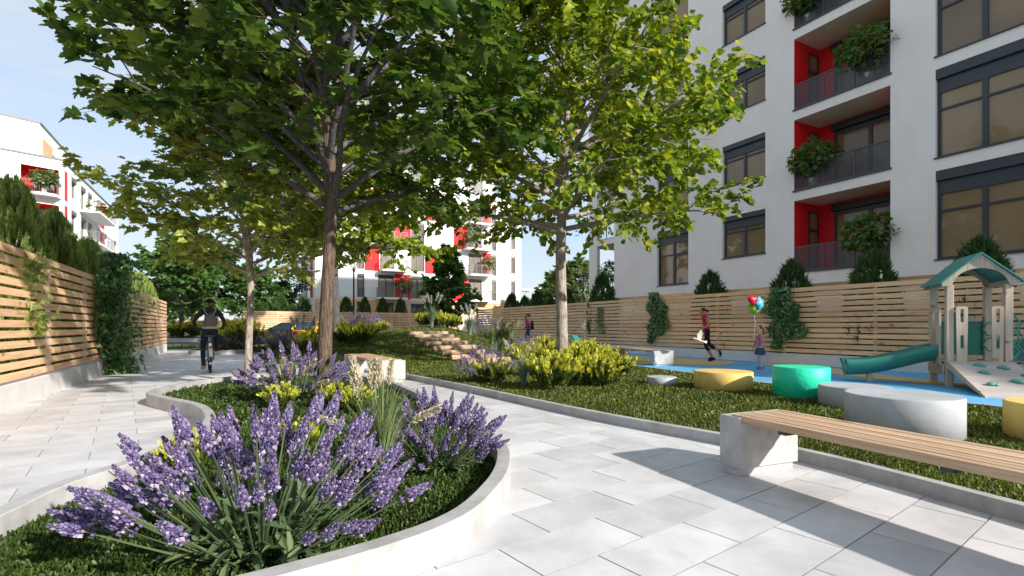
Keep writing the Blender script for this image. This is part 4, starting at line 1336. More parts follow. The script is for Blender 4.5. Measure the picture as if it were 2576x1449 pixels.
# ------------------------------------------------------------------ mown grass
def clear_np(P, poly, dist):
    d = np.full(len(P), 1e9)
    for i in range(len(poly)):
        a = np.array(poly[i][:2]); b = np.array(poly[(i + 1) % len(poly)][:2])
        ab = b - a
        q = np.clip(((P - a) @ ab) / (ab @ ab + 1e-9), 0, 1)
        d = np.minimum(d, np.hypot(*(P - (a + q[:, None] * ab)).T))
    return d > dist
def blades(name, poly, hfun, n, h, w, seed, parent=None, weight=None, edge=.115, mat='grass'):
    g = np.random.default_rng(seed)
    xs = [p[0] for p in poly]; ys = [p[1] for p in poly]
    P = np.zeros((0, 2))
    while len(P) < n:
        c = np.stack([g.uniform(min(xs), max(xs), n), g.uniform(min(ys), max(ys), n)], 1)
        if weight is not None:
            c = c[g.random(len(c)) < weight(c)]
        c = c[inside_np(c, poly)]
        c = c[clear_np(c, poly, edge)]
        P = np.concatenate([P, c])
    P = P[:n]
    z = hfun(P)
    a = g.random(n) * 2 * PI
    sc = 1.0
    d = np.hypot(P[:, 0], P[:, 1])
    k = np.clip(d / 5.0, .75, 3.2)
    hh = h * g.uniform(.6, 1.3, n) * np.clip(k, .8, 1.7); ww = w * k * g.uniform(.7, 1.2, n)
    sx, sy = np.cos(a) * ww / 2, np.sin(a) * ww / 2
    lx, ly = g.normal(0, .4, n) * hh, g.normal(0, .4, n) * hh
    V = np.zeros((n, 4, 3))
    V[:, 0] = np.stack([P[:, 0] - sx, P[:, 1] - sy, z - .008], 1)
    V[:, 1] = np.stack([P[:, 0] + sx, P[:, 1] + sy, z - .008], 1)
    V[:, 2] = np.stack([P[:, 0] + sx * .75 + lx, P[:, 1] + sy * .75 + ly, z + hh], 1)
    V[:, 3] = np.stack([P[:, 0] - sx * .75 + lx, P[:, 1] - sy * .75 + ly, z + hh * .9], 1)
    o = inst(name, np_mesh(name, V.reshape(-1, 3), np.arange(4 * n), np.full(n, 4), M[mat]), parent)
    return tag(o, kind='stuff')
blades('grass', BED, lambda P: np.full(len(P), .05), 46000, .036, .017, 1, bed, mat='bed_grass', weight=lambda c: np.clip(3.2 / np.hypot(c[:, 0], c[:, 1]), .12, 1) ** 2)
g_ = blades('grass', LAWN, ground_hn, 150000, .030, .012, 2, None, weight=lambda c: np.clip(5.0 / np.hypot(c[:, 0], c[:, 1]), .03, 1) ** 1.6)
blades('grass', ISLE, lambda P: np.full(len(P), .07), 2500, .05, .02, 3, isle)
blades('grass', verge_poly, lambda P: np.full(len(P), .02), 6000, .05, .02, 4)

# ------------------------------------------------------------------ log steps up the mound
log_uv = [(1177, 918, 1.7, .096), (1152, 906, 1.7, .094), (1128, 893, 1.7, .09), (1107, 881, 1.75, .09), (1088, 870, 1.75, .09), (1072, 860, 1.75, .09), (1058, 851, 1.75, .09), (1047, 843, 1.75, .09)]
names = ['lowest of the eight log steps on the mound, beside the lavender', 'second log step from the bottom of the mound', 'third log step from the bottom of the mound', 'fourth log step from the bottom of the mound',
         'fifth log step from the bottom of the mound', 'sixth log step from the bottom of the mound', 'seventh log step from the bottom, just below the top one', 'topmost log step near the crest of the mound']
r_ = random.Random(5)
for i, (u, v, L, rr) in enumerate(log_uv):
    p = on_hill(u - 18, v + 1, 9)
    d = Vector((1, .85 + r_.uniform(-.08, .08), 0)).normalized()
    m = MB()
    n, seg = 14, 9
    vs, fs = [], []
    for k in range(seg + 1):
        x = L * k / seg
        for j in range(n):
            a = 2 * PI * j / n
            q = rr * (1 + r_.uniform(-.035, .035))
            vs.append((x + r_.uniform(-.006, .006) * (0 < k < seg), q * math.cos(a), q * math.sin(a)))
    for k in range(seg):
        for j in range(n):
            fs.append((k * n + j, k * n + (j + 1) % n, (k + 1) * n + (j + 1) % n, (k + 1) * n + j))
    m.add(vs, [f[::-1] for f in fs])
    t = thing('log_step', names[i], 'log', (p.x, p.y, p.z + rr * .8), math.atan2(d.y, d.x), 'log steps on the mound')
    m.obj('bark', M['log_bark'], t, smooth_=True)
    e = MB()
    for x, s in ((-.002, 1), (L + .002, -1)):
        ring = [(x, rr * .93 * math.cos(2 * PI * j / n), rr * .93 * math.sin(2 * PI * j / n)) for j in range(n)]
        e.add(ring, [tuple(range(n))])
    e.obj('sawn_end', M['log_end'], t)

# ------------------------------------------------------------------ buildings
def wall_mesh(name, L, z0, z1, openings, depth, mats, y=0.0, x0=0.0):
    """wall in the local xz plane, outside towards -y; each opening (x0, x1, za, zb[, depth]) gets its reveals"""
    xs = sorted(set([x0, L] + [round(o[0], 4) for o in openings] + [round(o[1], 4) for o in openings]))
    zs = sorted(set([z0, z1] + [round(o[2], 4) for o in openings] + [round(o[3], 4) for o in openings]))
    xs = [x for x in xs if x0 - 1e-6 <= x <= L + 1e-6]; zs = [z for z in zs if z0 - 1e-6 <= z <= z1 + 1e-6]
    m = MB()
    for i in range(len(xs) - 1):
        for j in range(len(zs) - 1):
            cx, cz = (xs[i] + xs[i + 1]) / 2, (zs[j] + zs[j + 1]) / 2
            if any(o[0] < cx < o[1] and o[2] < cz < o[3] for o in openings): continue
            m.quad((xs[i], y, zs[j]), (xs[i + 1], y, zs[j]), (xs[i + 1], y, zs[j + 1]), (xs[i], y, zs[j + 1]))
    for o in openings:
        a, b, c, d = o[:4]
        dp = o[4] if len(o) > 4 else depth
        if dp <= 0: continue
        m.quad((a, y, c), (a, y + dp, c), (a, y + dp, d), (a, y, d))
        m.quad((b, y, d), (b, y + dp, d), (b, y + dp, c), (b, y, c))
        m.quad((a, y, d), (a, y + dp, d), (b, y + dp, d), (b, y, d))
        m.quad((a, y, c), (b, y, c), (b, y + dp, c), (a, y + dp, c))
    return m

def window(bld, a, b, c, d, y=.16, cols=2, trans=(.62,), box=.32, fr='anthracite', pn='pane', sill=True, name='window', bar=.07, head=0.0):
    """frame with mullions in an opening; pane, shutter box and sill are its parts"""
    t = inst(name, None, bld)
    f = MB()
    top = d - box
    f.box(a, a + bar, y - .03, y + .05, c, top); f.box(b - bar, b, y - .03, y + .05, c, top)
    f.box(a + bar, b - bar, y - .03, y + .05, c, c + bar); f.box(a + bar, b - bar, y - .03, y + .05, top - bar - head, top)
    w = (b - a) / cols
    for i in range(1, cols):
        f.box(a + w * i - bar * .8, a + w * i + bar * .8, y - .025, y + .05, c + bar, top - bar - head)
    for q in trans:
        z = c + (top - c) * q
        for i in range(cols):
            f.box(a + w * i + bar * .8, a + w * (i + 1) - bar * .8, y - .02, y + .05, z - bar * .4, z + bar * .4)
    bpy.data.objects.remove(t)
    t = f.obj(name, M[fr], bld)
    MB().quad((a + .02, y + .03, c + .02), (b - .02, y + .03, c + .02), (b - .02, y + .03, top - .02), (a + .02, y + .03, top - .02)).obj('pane', M[pn], t)
    if box:
        MB().box(a + .004, b - .004, .02 if y > .1 else -.02, y + .04, top + .003, d - .004).obj('shutter_box', M[fr], t, bevel=.01)
    if sill:
        MB().box(a - .03, b + .03, -.05, y, c - .03, c + .012).obj('sill', M[fr], t)
    return t

def mesh_railing(bld, a, b, z0, z1, y, mat='mesh', pitch=.085, posts=4, ends=None, name='railing', bw=.008):
    """frame, posts and a diamond lattice"""
    m = MB()
    L, H = b - a, z1 - z0
    m.box(a, b, y - .025, y + .025, z1 - .045, z1); m.box(a, b, y - .02, y + .02, z0, z0 + .04)
    for i in range(posts):
        x = a + .02 + (L - .04) * i / (posts - 1)
        m.box(x - .018, x + .018, y - .02, y + .02, z0 + .04, z1 - .045)
    r = m.obj(name, M[mat], bld)
    k = MB()
    lo, hi = z0 + .04, z1 - .045
    h = hi - lo
    x = a - h
    while x < b:
        for s in (1, -1):
            p, q = (x, lo), (x + h, hi)
            if s < 0: p, q = (x, hi), (x + h, lo)
            # clip to a..b
            def cut(p, q):
                (x1, z1_), (x2, z2_) = p, q
                if x2 <= a or x1 >= b: return None
                if x1 < a: z1_ += (z2_ - z1_) * (a - x1) / (x2 - x1); x1 = a
                if x2 > b: z2_ = z1_ + (z2_ - z1_) * (b - x1) / (x2 - x1); x2 = b
                return (x1, z1_), (x2, z2_)
            c = cut(p, q)
            if c:
                (x1, za), (x2, zb) = c
                k.quad((x1, y, za - bw * .7), (x2, y, zb - bw * .7), (x2, y, zb + bw * .7), (x1, y, za + bw * .7))
        x += pitch
    tag(k.obj('lattice', M[mat], r), kind='stuff')
    return r

def balcony_tree(label, p, w, h, seed, red=True, mat='tree_dark', n=520, leaf=.16, group='small trees on the balconies'):
    g = np.random.default_rng(seed)
    t = thing('balcony_tree', label, 'potted tree', p, 0, group)
    MB().lathe([(.15, 0), (.2, .34), (.21, .36), (.18, .36), (.17, .3)], 14).obj('pot', M['kerb'], t)
    sm = MB().tube([(0, 0, .3), (.02, .01, .6), (-.02, 0, h * .72)], [.025, .02, .012], 6)
    for i in range(7):
        a = i * 2.4
        sm.tube([(0, 0, .55 + .07 * i), (math.cos(a) * w * .25, math.sin(a) * w * .25, .75 + .08 * i), (math.cos(a) * w * .42, math.sin(a) * w * .42, .85 + .09 * i)], [.012, .009, .005], 4)
    sm.obj('trunk', M['bark_dark'], t)
    v = nrm(g.normal(0, 1, (n, 3))) * (g.random((n, 1)) ** .33)
    ctr = np.array([0, 0, h * .66])
    lump = 1 + .18 * np.sin(v[:, 0] * 9 + seed) * np.cos(v[:, 1] * 8)
    P = ctr + v * np.array([w / 2, w / 2, h * .36]) * lump[:, None]
    X = v + g.normal(0, .4, (n, 3)) + np.array([0, 0, -.3])
    N = v * .5 + np.array([0, 0, 1.0]) + g.normal(0, .3, (n, 3))
    tag(inst('crown', leaves_mesh('crown', T_MAPLE, P, X, N, leaf * np.clip(g.normal(1, .2, n), .6, 1.4), M[mat]), t), kind='stuff')
    if red:
        b = MB()
        for i in range(46):
            q = v[i] / (np.linalg.norm(v[i]) + 1e-6) * .97
            c = ctr + q * np.array([w / 2, w / 2, h * .36])
            b.ball(c, .028, 5, 4)
        tag(b.obj('berries', M['red'], t), kind='stuff')
    return t

# --- right-hand block
RC = 20.0
def rs_(u, c=RC):
    r = (u - 1920) / 1920.0
    y = c / (.8787 * r + .4774)
    return r * y * .4774 - y * .8787
XD = Vector((.4774, -.8787))
s0 = rs_(2209) 
org = D2 * RC + XD * s0
RB = thing('apartment_block', 'tall white apartment block on the right with red loggias and anthracite windows', 'building', (org.x, org.y, 0), math.atan2(XD.y, XD.x))
def rx(u): return rs_(u) - s0
H3 = 3.285
ROOF = 19.9
WL = -4.6 - s0
aA, bA = rx(2464), rx(2581)
aB, bB = rx(2709), rx(2870)
aC, bC = rx(2978), rx(3339)
aD, bD = rx(3508), rx(3508) + (bA - aA) * 1.12
aE, bE = rx(2238), rx(2303)
ops = []
for k in range(6):
    za = 3.26 + H3 * k
    for a, b in ((aA, bA), (aD, bD)):
        ops.append((a, b, za, min(za + 2.87, ROOF - .2)))
    if 4.24 + H3 * k + 1.9 < ROOF: ops.append((aB, bB, 4.24 + H3 * k, 4.24 + H3 * k + 1.91))
    ops.append((aC, bC, 3.29 + H3 * k, min(6.18 + H3 * k, ROOF - .25), 0.0))
    ops.append((aE, bE, 3.15 + H3 * k, min(6.1 + H3 * k, ROOF - .25), 0.25))
wm = wall_mesh('wall', WL, -.1, ROOF, ops, .2, M['plaster'])
DEPTH = 13.0
LD0, LD1 = .6, 2.3       # openings of the corner loggias in the end wall
# end wall on the far side (local x = 0), with loggia openings; back, near end, roof
ys = [0, LD0, LD1, DEPTH]
lz = sorted([(3.15 + H3 * k, min(6.1 + H3 * k, ROOF - .25)) for k in range(6)])
def endwall(x, flip):
    prev = -.1
    zz = []
    for a, b in lz: zz += [(prev, a, False), (a, b, True)]; prev = b
    zz.append((prev, ROOF, False))
    for a, b, hole in zz:
        for i in range(3):
            if hole and i == 1: continue
            q = [(x, ys[i], a), (x, ys[i + 1], a), (x, ys[i + 1], b), (x, ys[i], b)]
            wm.quad(*(q[::-1] if flip else q))
endwall(0, True); endwall(.25, False)
wm.quad((0, DEPTH, -.1), (0, DEPTH, ROOF), (WL, DEPTH, ROOF), (WL, DEPTH, -.1))
wm.quad((WL, 0, -.1), (WL, DEPTH, -.1), (WL, DEPTH, ROOF), (WL, 0, ROOF))
wm.obj('wall', M['plaster'], RB)
MB().box(-.06, WL + .06, -.06, DEPTH + .06, ROOF + .002, ROOF + .16).obj('roof_edge', M['anthracite'], RB)
for k in range(6):      # corner loggia rooms: floor, ceiling, inner walls
    za, zb = lz[k]
    lx1 = bE + .35
    m = MB()
    m.quad((.25, .25, za), (lx1, .25, za), (lx1, 2.6, za), (.25, 2.6, za)); m.quad((.25, .25, zb), (.25, 2.6, zb), (lx1, 2.6, zb), (lx1, .25, zb))
    m.quad((lx1, .25, za), (lx1, .25, zb), (lx1, 2.6, zb), (lx1, 2.6, za)); m.quad((.25, 2.6, za), (lx1, 2.6, za), (lx1, 2.6, zb), (.25, 2.6, zb))
    m.obj('corner_loggia', M['plaster'], RB)
    mesh_railing(RB, aE, bE, za + .02, za + .95, .1, pitch=.12, posts=3)
for k in range(6):
    za = 3.26 + H3 * k
    zt = min(za + 2.87, ROOF - .2)
    window(RB, aA, bA, za, zt, box=.32, head=.30, bar=.085)
    window(RB, aD, bD, za, zt, box=.32, head=.34, bar=.085)
    if 4.24 + H3 * k + 1.9 < ROOF:
        window(RB, aB, bB, 4.24 + H3 * k, 4.24 + H3 * k + 1.91, box=.22, trans=(.70,), head=.28, bar=.08)
    # loggia: red niche with soffit, door, side window, railing
    z0, z1 = 3.29 + H3 * k, min(6.18 + H3 * k, ROOF - .25)
    dp = 1.7
    m = MB()
    m.quad((aC, 0, z0), (aC, dp, z0), (aC, dp, z1), (aC, 0, z1), 0)
    m.quad((bC, 0, z1), (bC, dp, z1), (bC, dp, z0), (bC, 0, z0), 0)
    wa, wb, wt = aC + .62, bC - .16, z1 - .1
    m.quad((aC, dp, z0), (wa, dp, z0), (wa, dp, z1), (aC, dp, z1), 0)
    m.quad((wb, dp, z0), (bC, dp, z0), (bC, dp, z1), (wb, dp, z1), 0)
    m.quad((wa, dp, wt), (wb, dp, wt), (wb, dp, z1), (wa, dp, z1), 0)
    m.quad((aC, 0, z1), (aC, dp, z1), (bC, dp, z1), (bC, 0, z1), 1)
    m.quad((aC, 0, z0), (bC, 0, z0), (bC, dp, z0), (aC, dp, z0), 2)
    lg = m.obj('loggia', [M['red'], M['soffit'], M['concrete']], RB)
    d_ = window(lg, wa, wb, z0 + .02, wt, y=dp + .05, cols=2, trans=(), box=.0, sill=False, name='balcony_door', bar=.08, head=.34)
    MB().box(wa - .05, wb, dp - .16, dp - .01, wt - .26, wt).obj('shutter_box', M['black'], d_)
    sw = MB()
    ya, yb = .95, 1.6
    x = aC + .01
    for p, q in (((ya, z0), (ya + .06, z1 - .3)), ((yb - .06, z0), (yb, z1 - .3)), ((ya, z1 - .36), (yb, z1 - .3)), ((ya, z1 - 1.15), (yb, z1 - 1.02))):
        sw.box(x - .005, x + .035, p[0], q[0], p[1], q[1])
    s_ = sw.obj('side_window', M['anthracite'], lg)
    MB().quad((x + .008, ya, z0), (x + .008, yb, z0), (x + .008, yb, z1 - .3), (x + .008, ya, z1 - .3)).obj('pane', M['pane'], s_)
    MB().box(aC - .04, bC + .04, -.05, .05, z0 - .035, z0 + .03).obj('balcony_edge', M['anthracite'], lg)
    mesh_railing(RB, aC + .01, bC - .01, z0 + .03, z0 + 1.03, .02, pitch=.06, posts=4, bw=.015)
# lower wing out of view, added to keep the playground in shade
WG = 22.0
wo = []
for k in range(2):
    for j in range(5):
        wo.append((WL + 1.6 + j * 4.2, WL + 3.2 + j * 4.2, 4.24 + H3 * k - H3 * .75, 6.1 + H3 * k - H3 * .75))
wg = wall_mesh('wall', WL + WG, -.1, 11.0, wo, .2, None, x0=WL + .003)
wg.quad((WL + WG, 0, -.1), (WL + WG, DEPTH, -.1), (WL + WG, DEPTH, 11.0), (WL + WG, 0, 11.0))
wg.quad((WL, DEPTH, -.1), (WL, DEPTH, 11.0), (WL + WG, DEPTH, 11.0), (WL + WG, DEPTH, -.1))
wg.quad((WL, 0, 11.0), (WL + WG, 0, 11.0), (WL + WG, DEPTH, 11.0), (WL, DEPTH, 11.0))
wg.obj('added_shade_wing', M['plaster'], RB)
for o in wo:
    window(RB, *o, box=.2)
def on_block(x, y, z):
    p = org + XD * x + D2 * y
    return (p.x, p.y, z)
for lab, u, k, w, h in (('leafy potted tree on the lowest red loggia at its right end', 3258, 0, 2.0, 1.75), ('leafy potted tree on the second red loggia at its left end', 3040, 1, 1.75, 1.75),
                        ('leafy potted tree on the third red loggia at its right end', 3250, 2, 2.0, 1.95), ('leafy potted tree on the topmost red loggia at its left end', 3025, 3, 1.8, 1.5)):
    balcony_tree(lab, on_block(rx(u), .20, 3.31 + H3 * k), w, h, k + 3, mat='tree_mid', n=900)
balcony_tree('reddish leafy potted tree in the white corner loggia above the right fence', on_block(rx(2270), .55, 3.2), 1.55, 1.9, 9, mat='tree_mid')

# --- far block with timber-clad ground floor
MC = 53.1
def mq(x, y):
    """picture position on the far facade -> (along, height)"""
    u, v = 850 + .5177 * x, 500 + .5177 * y
    r = (u - 1920) / 1920.0
    Y = MC / (-.4774 * r + .8787)
    return r * Y * D2.x + Y * D2.y, CAM_H - (v - 1224) / 1920.0 * Y
m0 = mq(640, 1180)[0]
morg = D1 * MC + D2 * m0
MBK = thing('apartment_block', 'white apartment block in the middle distance with red panels and timber-clad ground floor', 'building', (morg.x, morg.y, 0), math.atan2(D2.y, D2.x))
ML = mq(2132, 900)[0] - m0
def mr(x0, y0, x1, y1):
    a, zt = mq(x0, y0); b, _ = mq(x1, y0); _, zb = mq(x0, y1)
    return (a - m0, b - m0, zb, zt)
HM = 2.88
GF = 4.05
TOPM = GF + HM * 4 + .5
# storey k starts at GF + HM*k
wins, reds, bals = [], [], []
def storey(x0, x1, k, lo=.05, hi=2.42):
    a, b = mq(x0, 1000)[0] - m0, mq(x1, 1000)[0] - m0
    return (a, b, GF + HM * k + lo, GF + HM * k + hi)
for k in range(4):
    wins.append((storey(945, 997, k), 'v'))
    wins.append((storey(1750, 1848, k), 'd')); wins.append((storey(1920, 1952, k), 'v'))
    wins.append((storey(2060, 2090, k, .45), 'w')); wins.append((storey(760, 785, k, .45), 'w'))
    wins.append((storey(1335, 1432, k), 'd'))
    if k in (0, 2):
        wins.append((storey(1097, 1214, k), 'd')); reds.append(storey(1216, 1333, k, -.1, 2.55)); bals.append(storey(1082, 1290, k))
    else:
        wins.append((storey(1110, 1214, k), 'd')); reds.append(storey(1000, 1106, k, -.1, 2.55)); reds.append(storey(1436, 1556, k, -.1, 2.55)); bals.append(storey(1108, 1290, k))
    if k == 0: reds.append(storey(1640, 1745, k, -.1, 2.55))
    if k == 1: reds.append(storey(1852, 1915, k, -.1, 2.55))
    if k == 2: reds.append(storey(1645, 1745, k, -.1, 2.55))
    if k == 3: reds.append(storey(1852, 1915, k, -.1, 2.55))
    bals.append(storey(1740 if k != 2 else 1715, 1895, k))
gw = [mr(1335, 1232, 1430, 1392), mr(1100, 1224, 1210, 1350), mr(945, 1218, 995, 1350), mr(755, 1215, 785, 1350), mr(1552, 1272, 1675, 1332)]
# upper wall
m = wall_mesh('wall', ML, GF, TOPM, [w[0] for w in wins], .18, None)
m.quad((0, 0, -.1), (0, 0, TOPM), (0, 12, TOPM), (0, 12, -.1)); m.quad((ML, 0, -.1), (ML, 12, -.1), (ML, 12, TOPM), (ML, 0, TOPM))
m.quad((0, 12, -.1), (0, 12, TOPM), (ML, 12, TOPM), (ML, 12, -.1)); m.quad((0, 0, TOPM), (ML, 0, TOPM), (ML, 12, TOPM), (0, 12, TOPM))
m.obj('wall', M['plaster_far'], MBK)
gopen = [(a, b, max(.02, c), d) for a, b, c, d in gw]
wall_mesh('ground_floor_wall', ML, -.1, GF, gopen, .2, None, y=.04).obj('ground_floor_wall', M['soffit'], MBK)
# timber cladding boards, each its own piece, cut around the openings
bh = .21
cl_me = {}
z = .1
k = 0
while z + bh < GF:
    cuts = sorted([(a - .02, b + .02) for a, b, c, d in gopen if c < z + bh and d > z] + ([(mq(1690, 1300)[0] - m0, mq(1900, 1300)[0] - m0)] if z < 2.2 else []))
    x = .0
    for a, b in cuts + [(ML, ML)]:
        if a - x > .15:
            ln = round(a - x, 2)
            if ln not in cl_me: cl_me[ln] = MB().box(-ln / 2, ln / 2, -.02, .012, 0, bh - .035).mesh('cladding_board', M['slat'])
            inst('cladding_board', cl_me[ln], MBK, ((a + x) / 2, 0, z))
        x = max(x, b)
    z += bh; k += 1
for (a, b, c, d) in gopen:
    window(MBK, a, b, c, d, y=.14, cols=2 if b - a < 3 else 4, trans=(.7,) if d - c > 2 else (), box=.3, fr='anthracite', pn='pane_far', sill=False, bar=.08)
for (a, b, c, d), kd in wins:
    w_ = window(MBK, a, b, c, d, y=.12, cols=2 if kd == 'd' else 1, trans=() if kd == 'd' else (.4,), box=.28, fr='grey_frame' if a > 12 or c > 6.5 else 'anthracite', pn='pane_far', sill=(kd == 'w'), bar=.07)
    if kd == 'v' or (kd == 'd' and 10.5 < a < 14):
        mesh_railing(MBK, a, b, c, c + 1.0, -.03, mat='mesh_far', pitch=.22, posts=3, bw=.02)
for a, b, c, d in reds:
    MB().box(a, b, -.012, .02, c, d).obj('red_panel', M['red'], MBK)
def far_balcony(bld, a, b, z, dpt=1.15):
    s = MB().box(a, b, -dpt, -.003, z - .22, z - .02).obj('balcony', M['plaster_far'], bld)
    mesh_railing(s, a, b, z - .02, z + 1.0, -dpt + .03, mat='mesh_far', pitch=.24, posts=5, bw=.02)
    e = MB()
    for x in (a + .02, b - .02):
        e.box(x - .02, x + .02, -dpt + .06, -.05, z + .95, z + 1.0); e.box(x - .02, x + .02, -dpt + .06, -.05, z, z + .04)
        for i in range(9):
            yy = -dpt + .1 + i * (dpt - .2) / 8
            e.box(x - .008, x + .008, yy - .012, yy + .012, z + .04, z + .95)
    e.obj('side_railing', M['mesh_far'], s)
    return s
for a, b, c, d in bals:
    far_balcony(MBK, a, b, c)
# top storey set back, with a pale roof slab
m = MB().box(2.2, ML - 2.6, 2.0, 11, TOPM + .003, TOPM + 2.9)
m.obj('penthouse', M['plaster_far'], MBK)
MB().box(1.2, ML - 1.8, .8, 11.6, TOPM + 2.9 + .003, TOPM + 3.2).obj('roof', M['plaster_far'], MBK)
for i in range(5):
    a = 3.4 + i * 3.4
    window(MBK, a, a + 2.0, TOPM + .1, TOPM + 2.5, y=1.97, cols=2, trans=(), box=.0, fr='grey_frame', pn='pane_far', sill=False)
MB().box(-.05, ML + .05, -.05, 12.05, TOPM + .002, TOPM + .1).obj('parapet_cap', M['grey_frame'], MBK)
# the end face towards the road: balconies with red doors
for k in range(4):
    z = GF + HM * k + (.0 if k else .05)
    pr = MB().box(-1.3, -.003, 3.2, 6.6, z - .2, z).obj('balcony', M['plaster_far'], MBK)
    rr = MB()
    for x0, x1, y0, y1 in ((-1.3, -1.26, 3.2, 6.6), (-1.3, -.01, 3.2, 3.24), (-1.3, -.01, 6.56, 6.6)):
        rr.box(x0, x1, y0, y1, z + .95, z + 1.0)
        n = int(max(x1 - x0, y1 - y0) / .12)
        for i in range(n + 1):
            q = i / n
            x, y = x0 + (x1 - x0) * q if x1 - x0 > .5 else (x0 + x1) / 2, y0 + (y1 - y0) * q if y1 - y0 > .5 else (y0 + y1) / 2
            rr.box(x - .01, x + .01, y - .01, y + .01, z, z + .95)
    rr.obj('railing', M['mesh'], pr)
    MB().box(-.015, .01, 1.6, 3.0, z - .1, z + 2.5).obj('red_panel', M['red'], MBK)
    MB().box(-.02, .01, 3.6, 5.6, z + .02, z + 2.4).obj('balcony_door', M['pane_far'], MBK)
def on_mid(x, y, z):
    p = morg + D2 * x + D1 * y
    return (p.x, p.y, z)
balcony_tree('small potted tree on the lowest middle balcony of the far block', on_mid(mq(1272, 1100)[0] - m0, -.9, GF + .02), 1.7, 2.1, 21, False, 'tree_pale', 260, .24)
balcony_tree('yellow-green potted tree on the second right-hand balcony of the far block', on_mid(mq(1875, 1000)[0] - m0, -.9, GF + HM + .02), 1.6, 2.1, 22, False, 'tree_pale', 260, .24)
balcony_tree('yellow-green potted tree on the third right-hand balcony of the far block', on_mid(mq(1760, 1000)[0] - m0, -.9, GF + HM * 2 + .02), 1.7, 2.1, 23, False, 'tree_pale', 260, .24)
balcony_tree('dark potted tree on the road-side corner balcony of the far block', on_mid(-.95, 4.2, GF + .06), 1.9, 2.2, 24, False, 'tree_dark', 260, .24)
# glazed entrance canopy at the right end of that block
cp = thing('canopy', 'small white flat canopy on thin posts beside the right end of the far block', 'canopy', on_mid(ML + .1, 1.5, 0), math.atan2(D2.y, D2.x))
MB().box(0, 3.0, 0, 2.5, 5.55, 5.72).obj('roof', M['plaster_far'], cp)
for x, y in ((2.8, .2), (2.8, 2.3), (2.2, .2)):
    MB().box(x - .06, x + .06, y - .06, y + .06, -.1, 5.55).obj('post', M['plaster_far'], cp)
tag(MB().box(At(1356, 92), At(1400, 92), 92, 100, -.1, 8.7).obj('far_house', M['soffit']), 'plain grey box of a house far off beyond the right fence', 'house')

# --- left block
LBC = .8787 * At(157, 43) + .4774 * 43
corner = Vector((At(157, 43), 43))
dl = D1
LB = thing('apartment_block', 'bright white apartment block on the left with a red corner loggia', 'building', (corner.x, corner.y, 0), math.atan2(D1.y, D1.x))
def lq(u, v):      # on the long face (towards the walk)
    r = (u - 1288) / 1288.0
    y = LBC / (.8787 * r + .4774)
    p = Vector((r * y, y))
    return (p - corner).dot(D1), Zat(v, y)
LL = lq(298, 600)[0]
LT = 15.0
DC = Vector((.636, .772)).normalized()   # the oblique face that runs in from the left, ends at the corner
def oq(u, v):      # on the oblique face; distance back from the corner, height
    r = (u - 1288) / 1288.0
    k = corner.y * r - corner.x
    den = DC.x - DC.y * r
    t_ = k / den
    p = corner + DC * t_
    return t_, Zat(v, p.y)
# long face windows (picture boxes): x0,y0,x1,y1
lw = [(180, 485, 193, 537), (205, 515, 218, 572), (222, 530, 233, 575), (205, 608, 218, 660), (222, 622, 233, 665), (243, 545, 251, 590)]
HL = 2.95
lwin, lred, lbal = [], [], []
for k in range(5):
    zb = LT - 2.95 - HL * k
    for u0, u1, kind in ((163, 169, 'r'), (180, 194, 'w'), (204, 217, 'd'), (222, 233, 'd'), (245, 250, 'w'), (251, 262, 'r'), (263, 270, 'w'), (287, 294, 'w')):
        a, b = lq(u0, 600)[0], lq(u1, 600)[0]
        lo = .1 if kind == 'd' else .5
        if kind == 'r': lred.append((a, b, zb - .2, zb + 2.3))
        elif u0 == 287 and k == 0: continue
        else: lwin.append((a, b, zb + lo, zb + 2.35))
    if k in (1, 2, 3, 0): lbal.append((lq(200, 600)[0], lq(247, 600)[0], zb))
m = wall_mesh('wall', LL, -.1, LT, lwin, .3, None)
# oblique face in the same local frame: direction from the corner back to the left
ob = Vector((-DC.dot(D1), -DC.dot(Vector((-D1.y, D1.x)))))     # local xy of the way back from the corner
OLEN = 26.0
def ol(t_, off=0.0):
    n = Vector((ob.y, -ob.x))
    return (ob.x * t_ + n.x * off, ob.y * t_ + n.y * off)
oa = -oq(148, 600)[0]; obb = -oq(52, 600)[0]
oc, od = -oq(30, 600)[0], -oq(-60, 600)[0]
oz = []
rects = []
for k in range(5):
    zb = LT - 2.95 - HL * k
    rects.append((oa, obb, zb - .1, zb + 2.1))
    rects.append((oc + 1.4, od, zb + .5, zb + 2.0))
ts = sorted(set([0, OLEN] + [r[0] for r in rects] + [r[1] for r in rects]))
zs = sorted(set([-.1, LT] + [r[2] for r in rects if r[2] > -.1] + [r[3] for r in rects]))
for i in range(len(ts) - 1):
    for j in range(len(zs) - 1):
        ct, cz = (ts[i] + ts[i + 1]) / 2, (zs[j] + zs[j + 1]) / 2
        if any(r[0] < ct < r[1] and r[2] < cz < r[3] for r in rects): continue
        p, q = ol(ts[i]), ol(ts[i + 1])
        m.quad((q[0], q[1], zs[j]), (p[0], p[1], zs[j]), (p[0], p[1], zs[j + 1]), (q[0], q[1], zs[j + 1]))
e = ol(OLEN)
m.add([(0, 0, LT), (LL, 0, LT), (LL, 16, LT), (e[0], 16, LT), (e[0], e[1], LT)], [(0, 1, 2, 3, 4)])
m.quad((LL, 0, -.1), (LL, 16, -.1), (LL, 16, LT), (LL, 0, LT))
m.obj('wall', M['plaster_far'], LB)
inn = ol(0, -1)   # inward side
sgn = 1 if inn[1] > 0 else -1
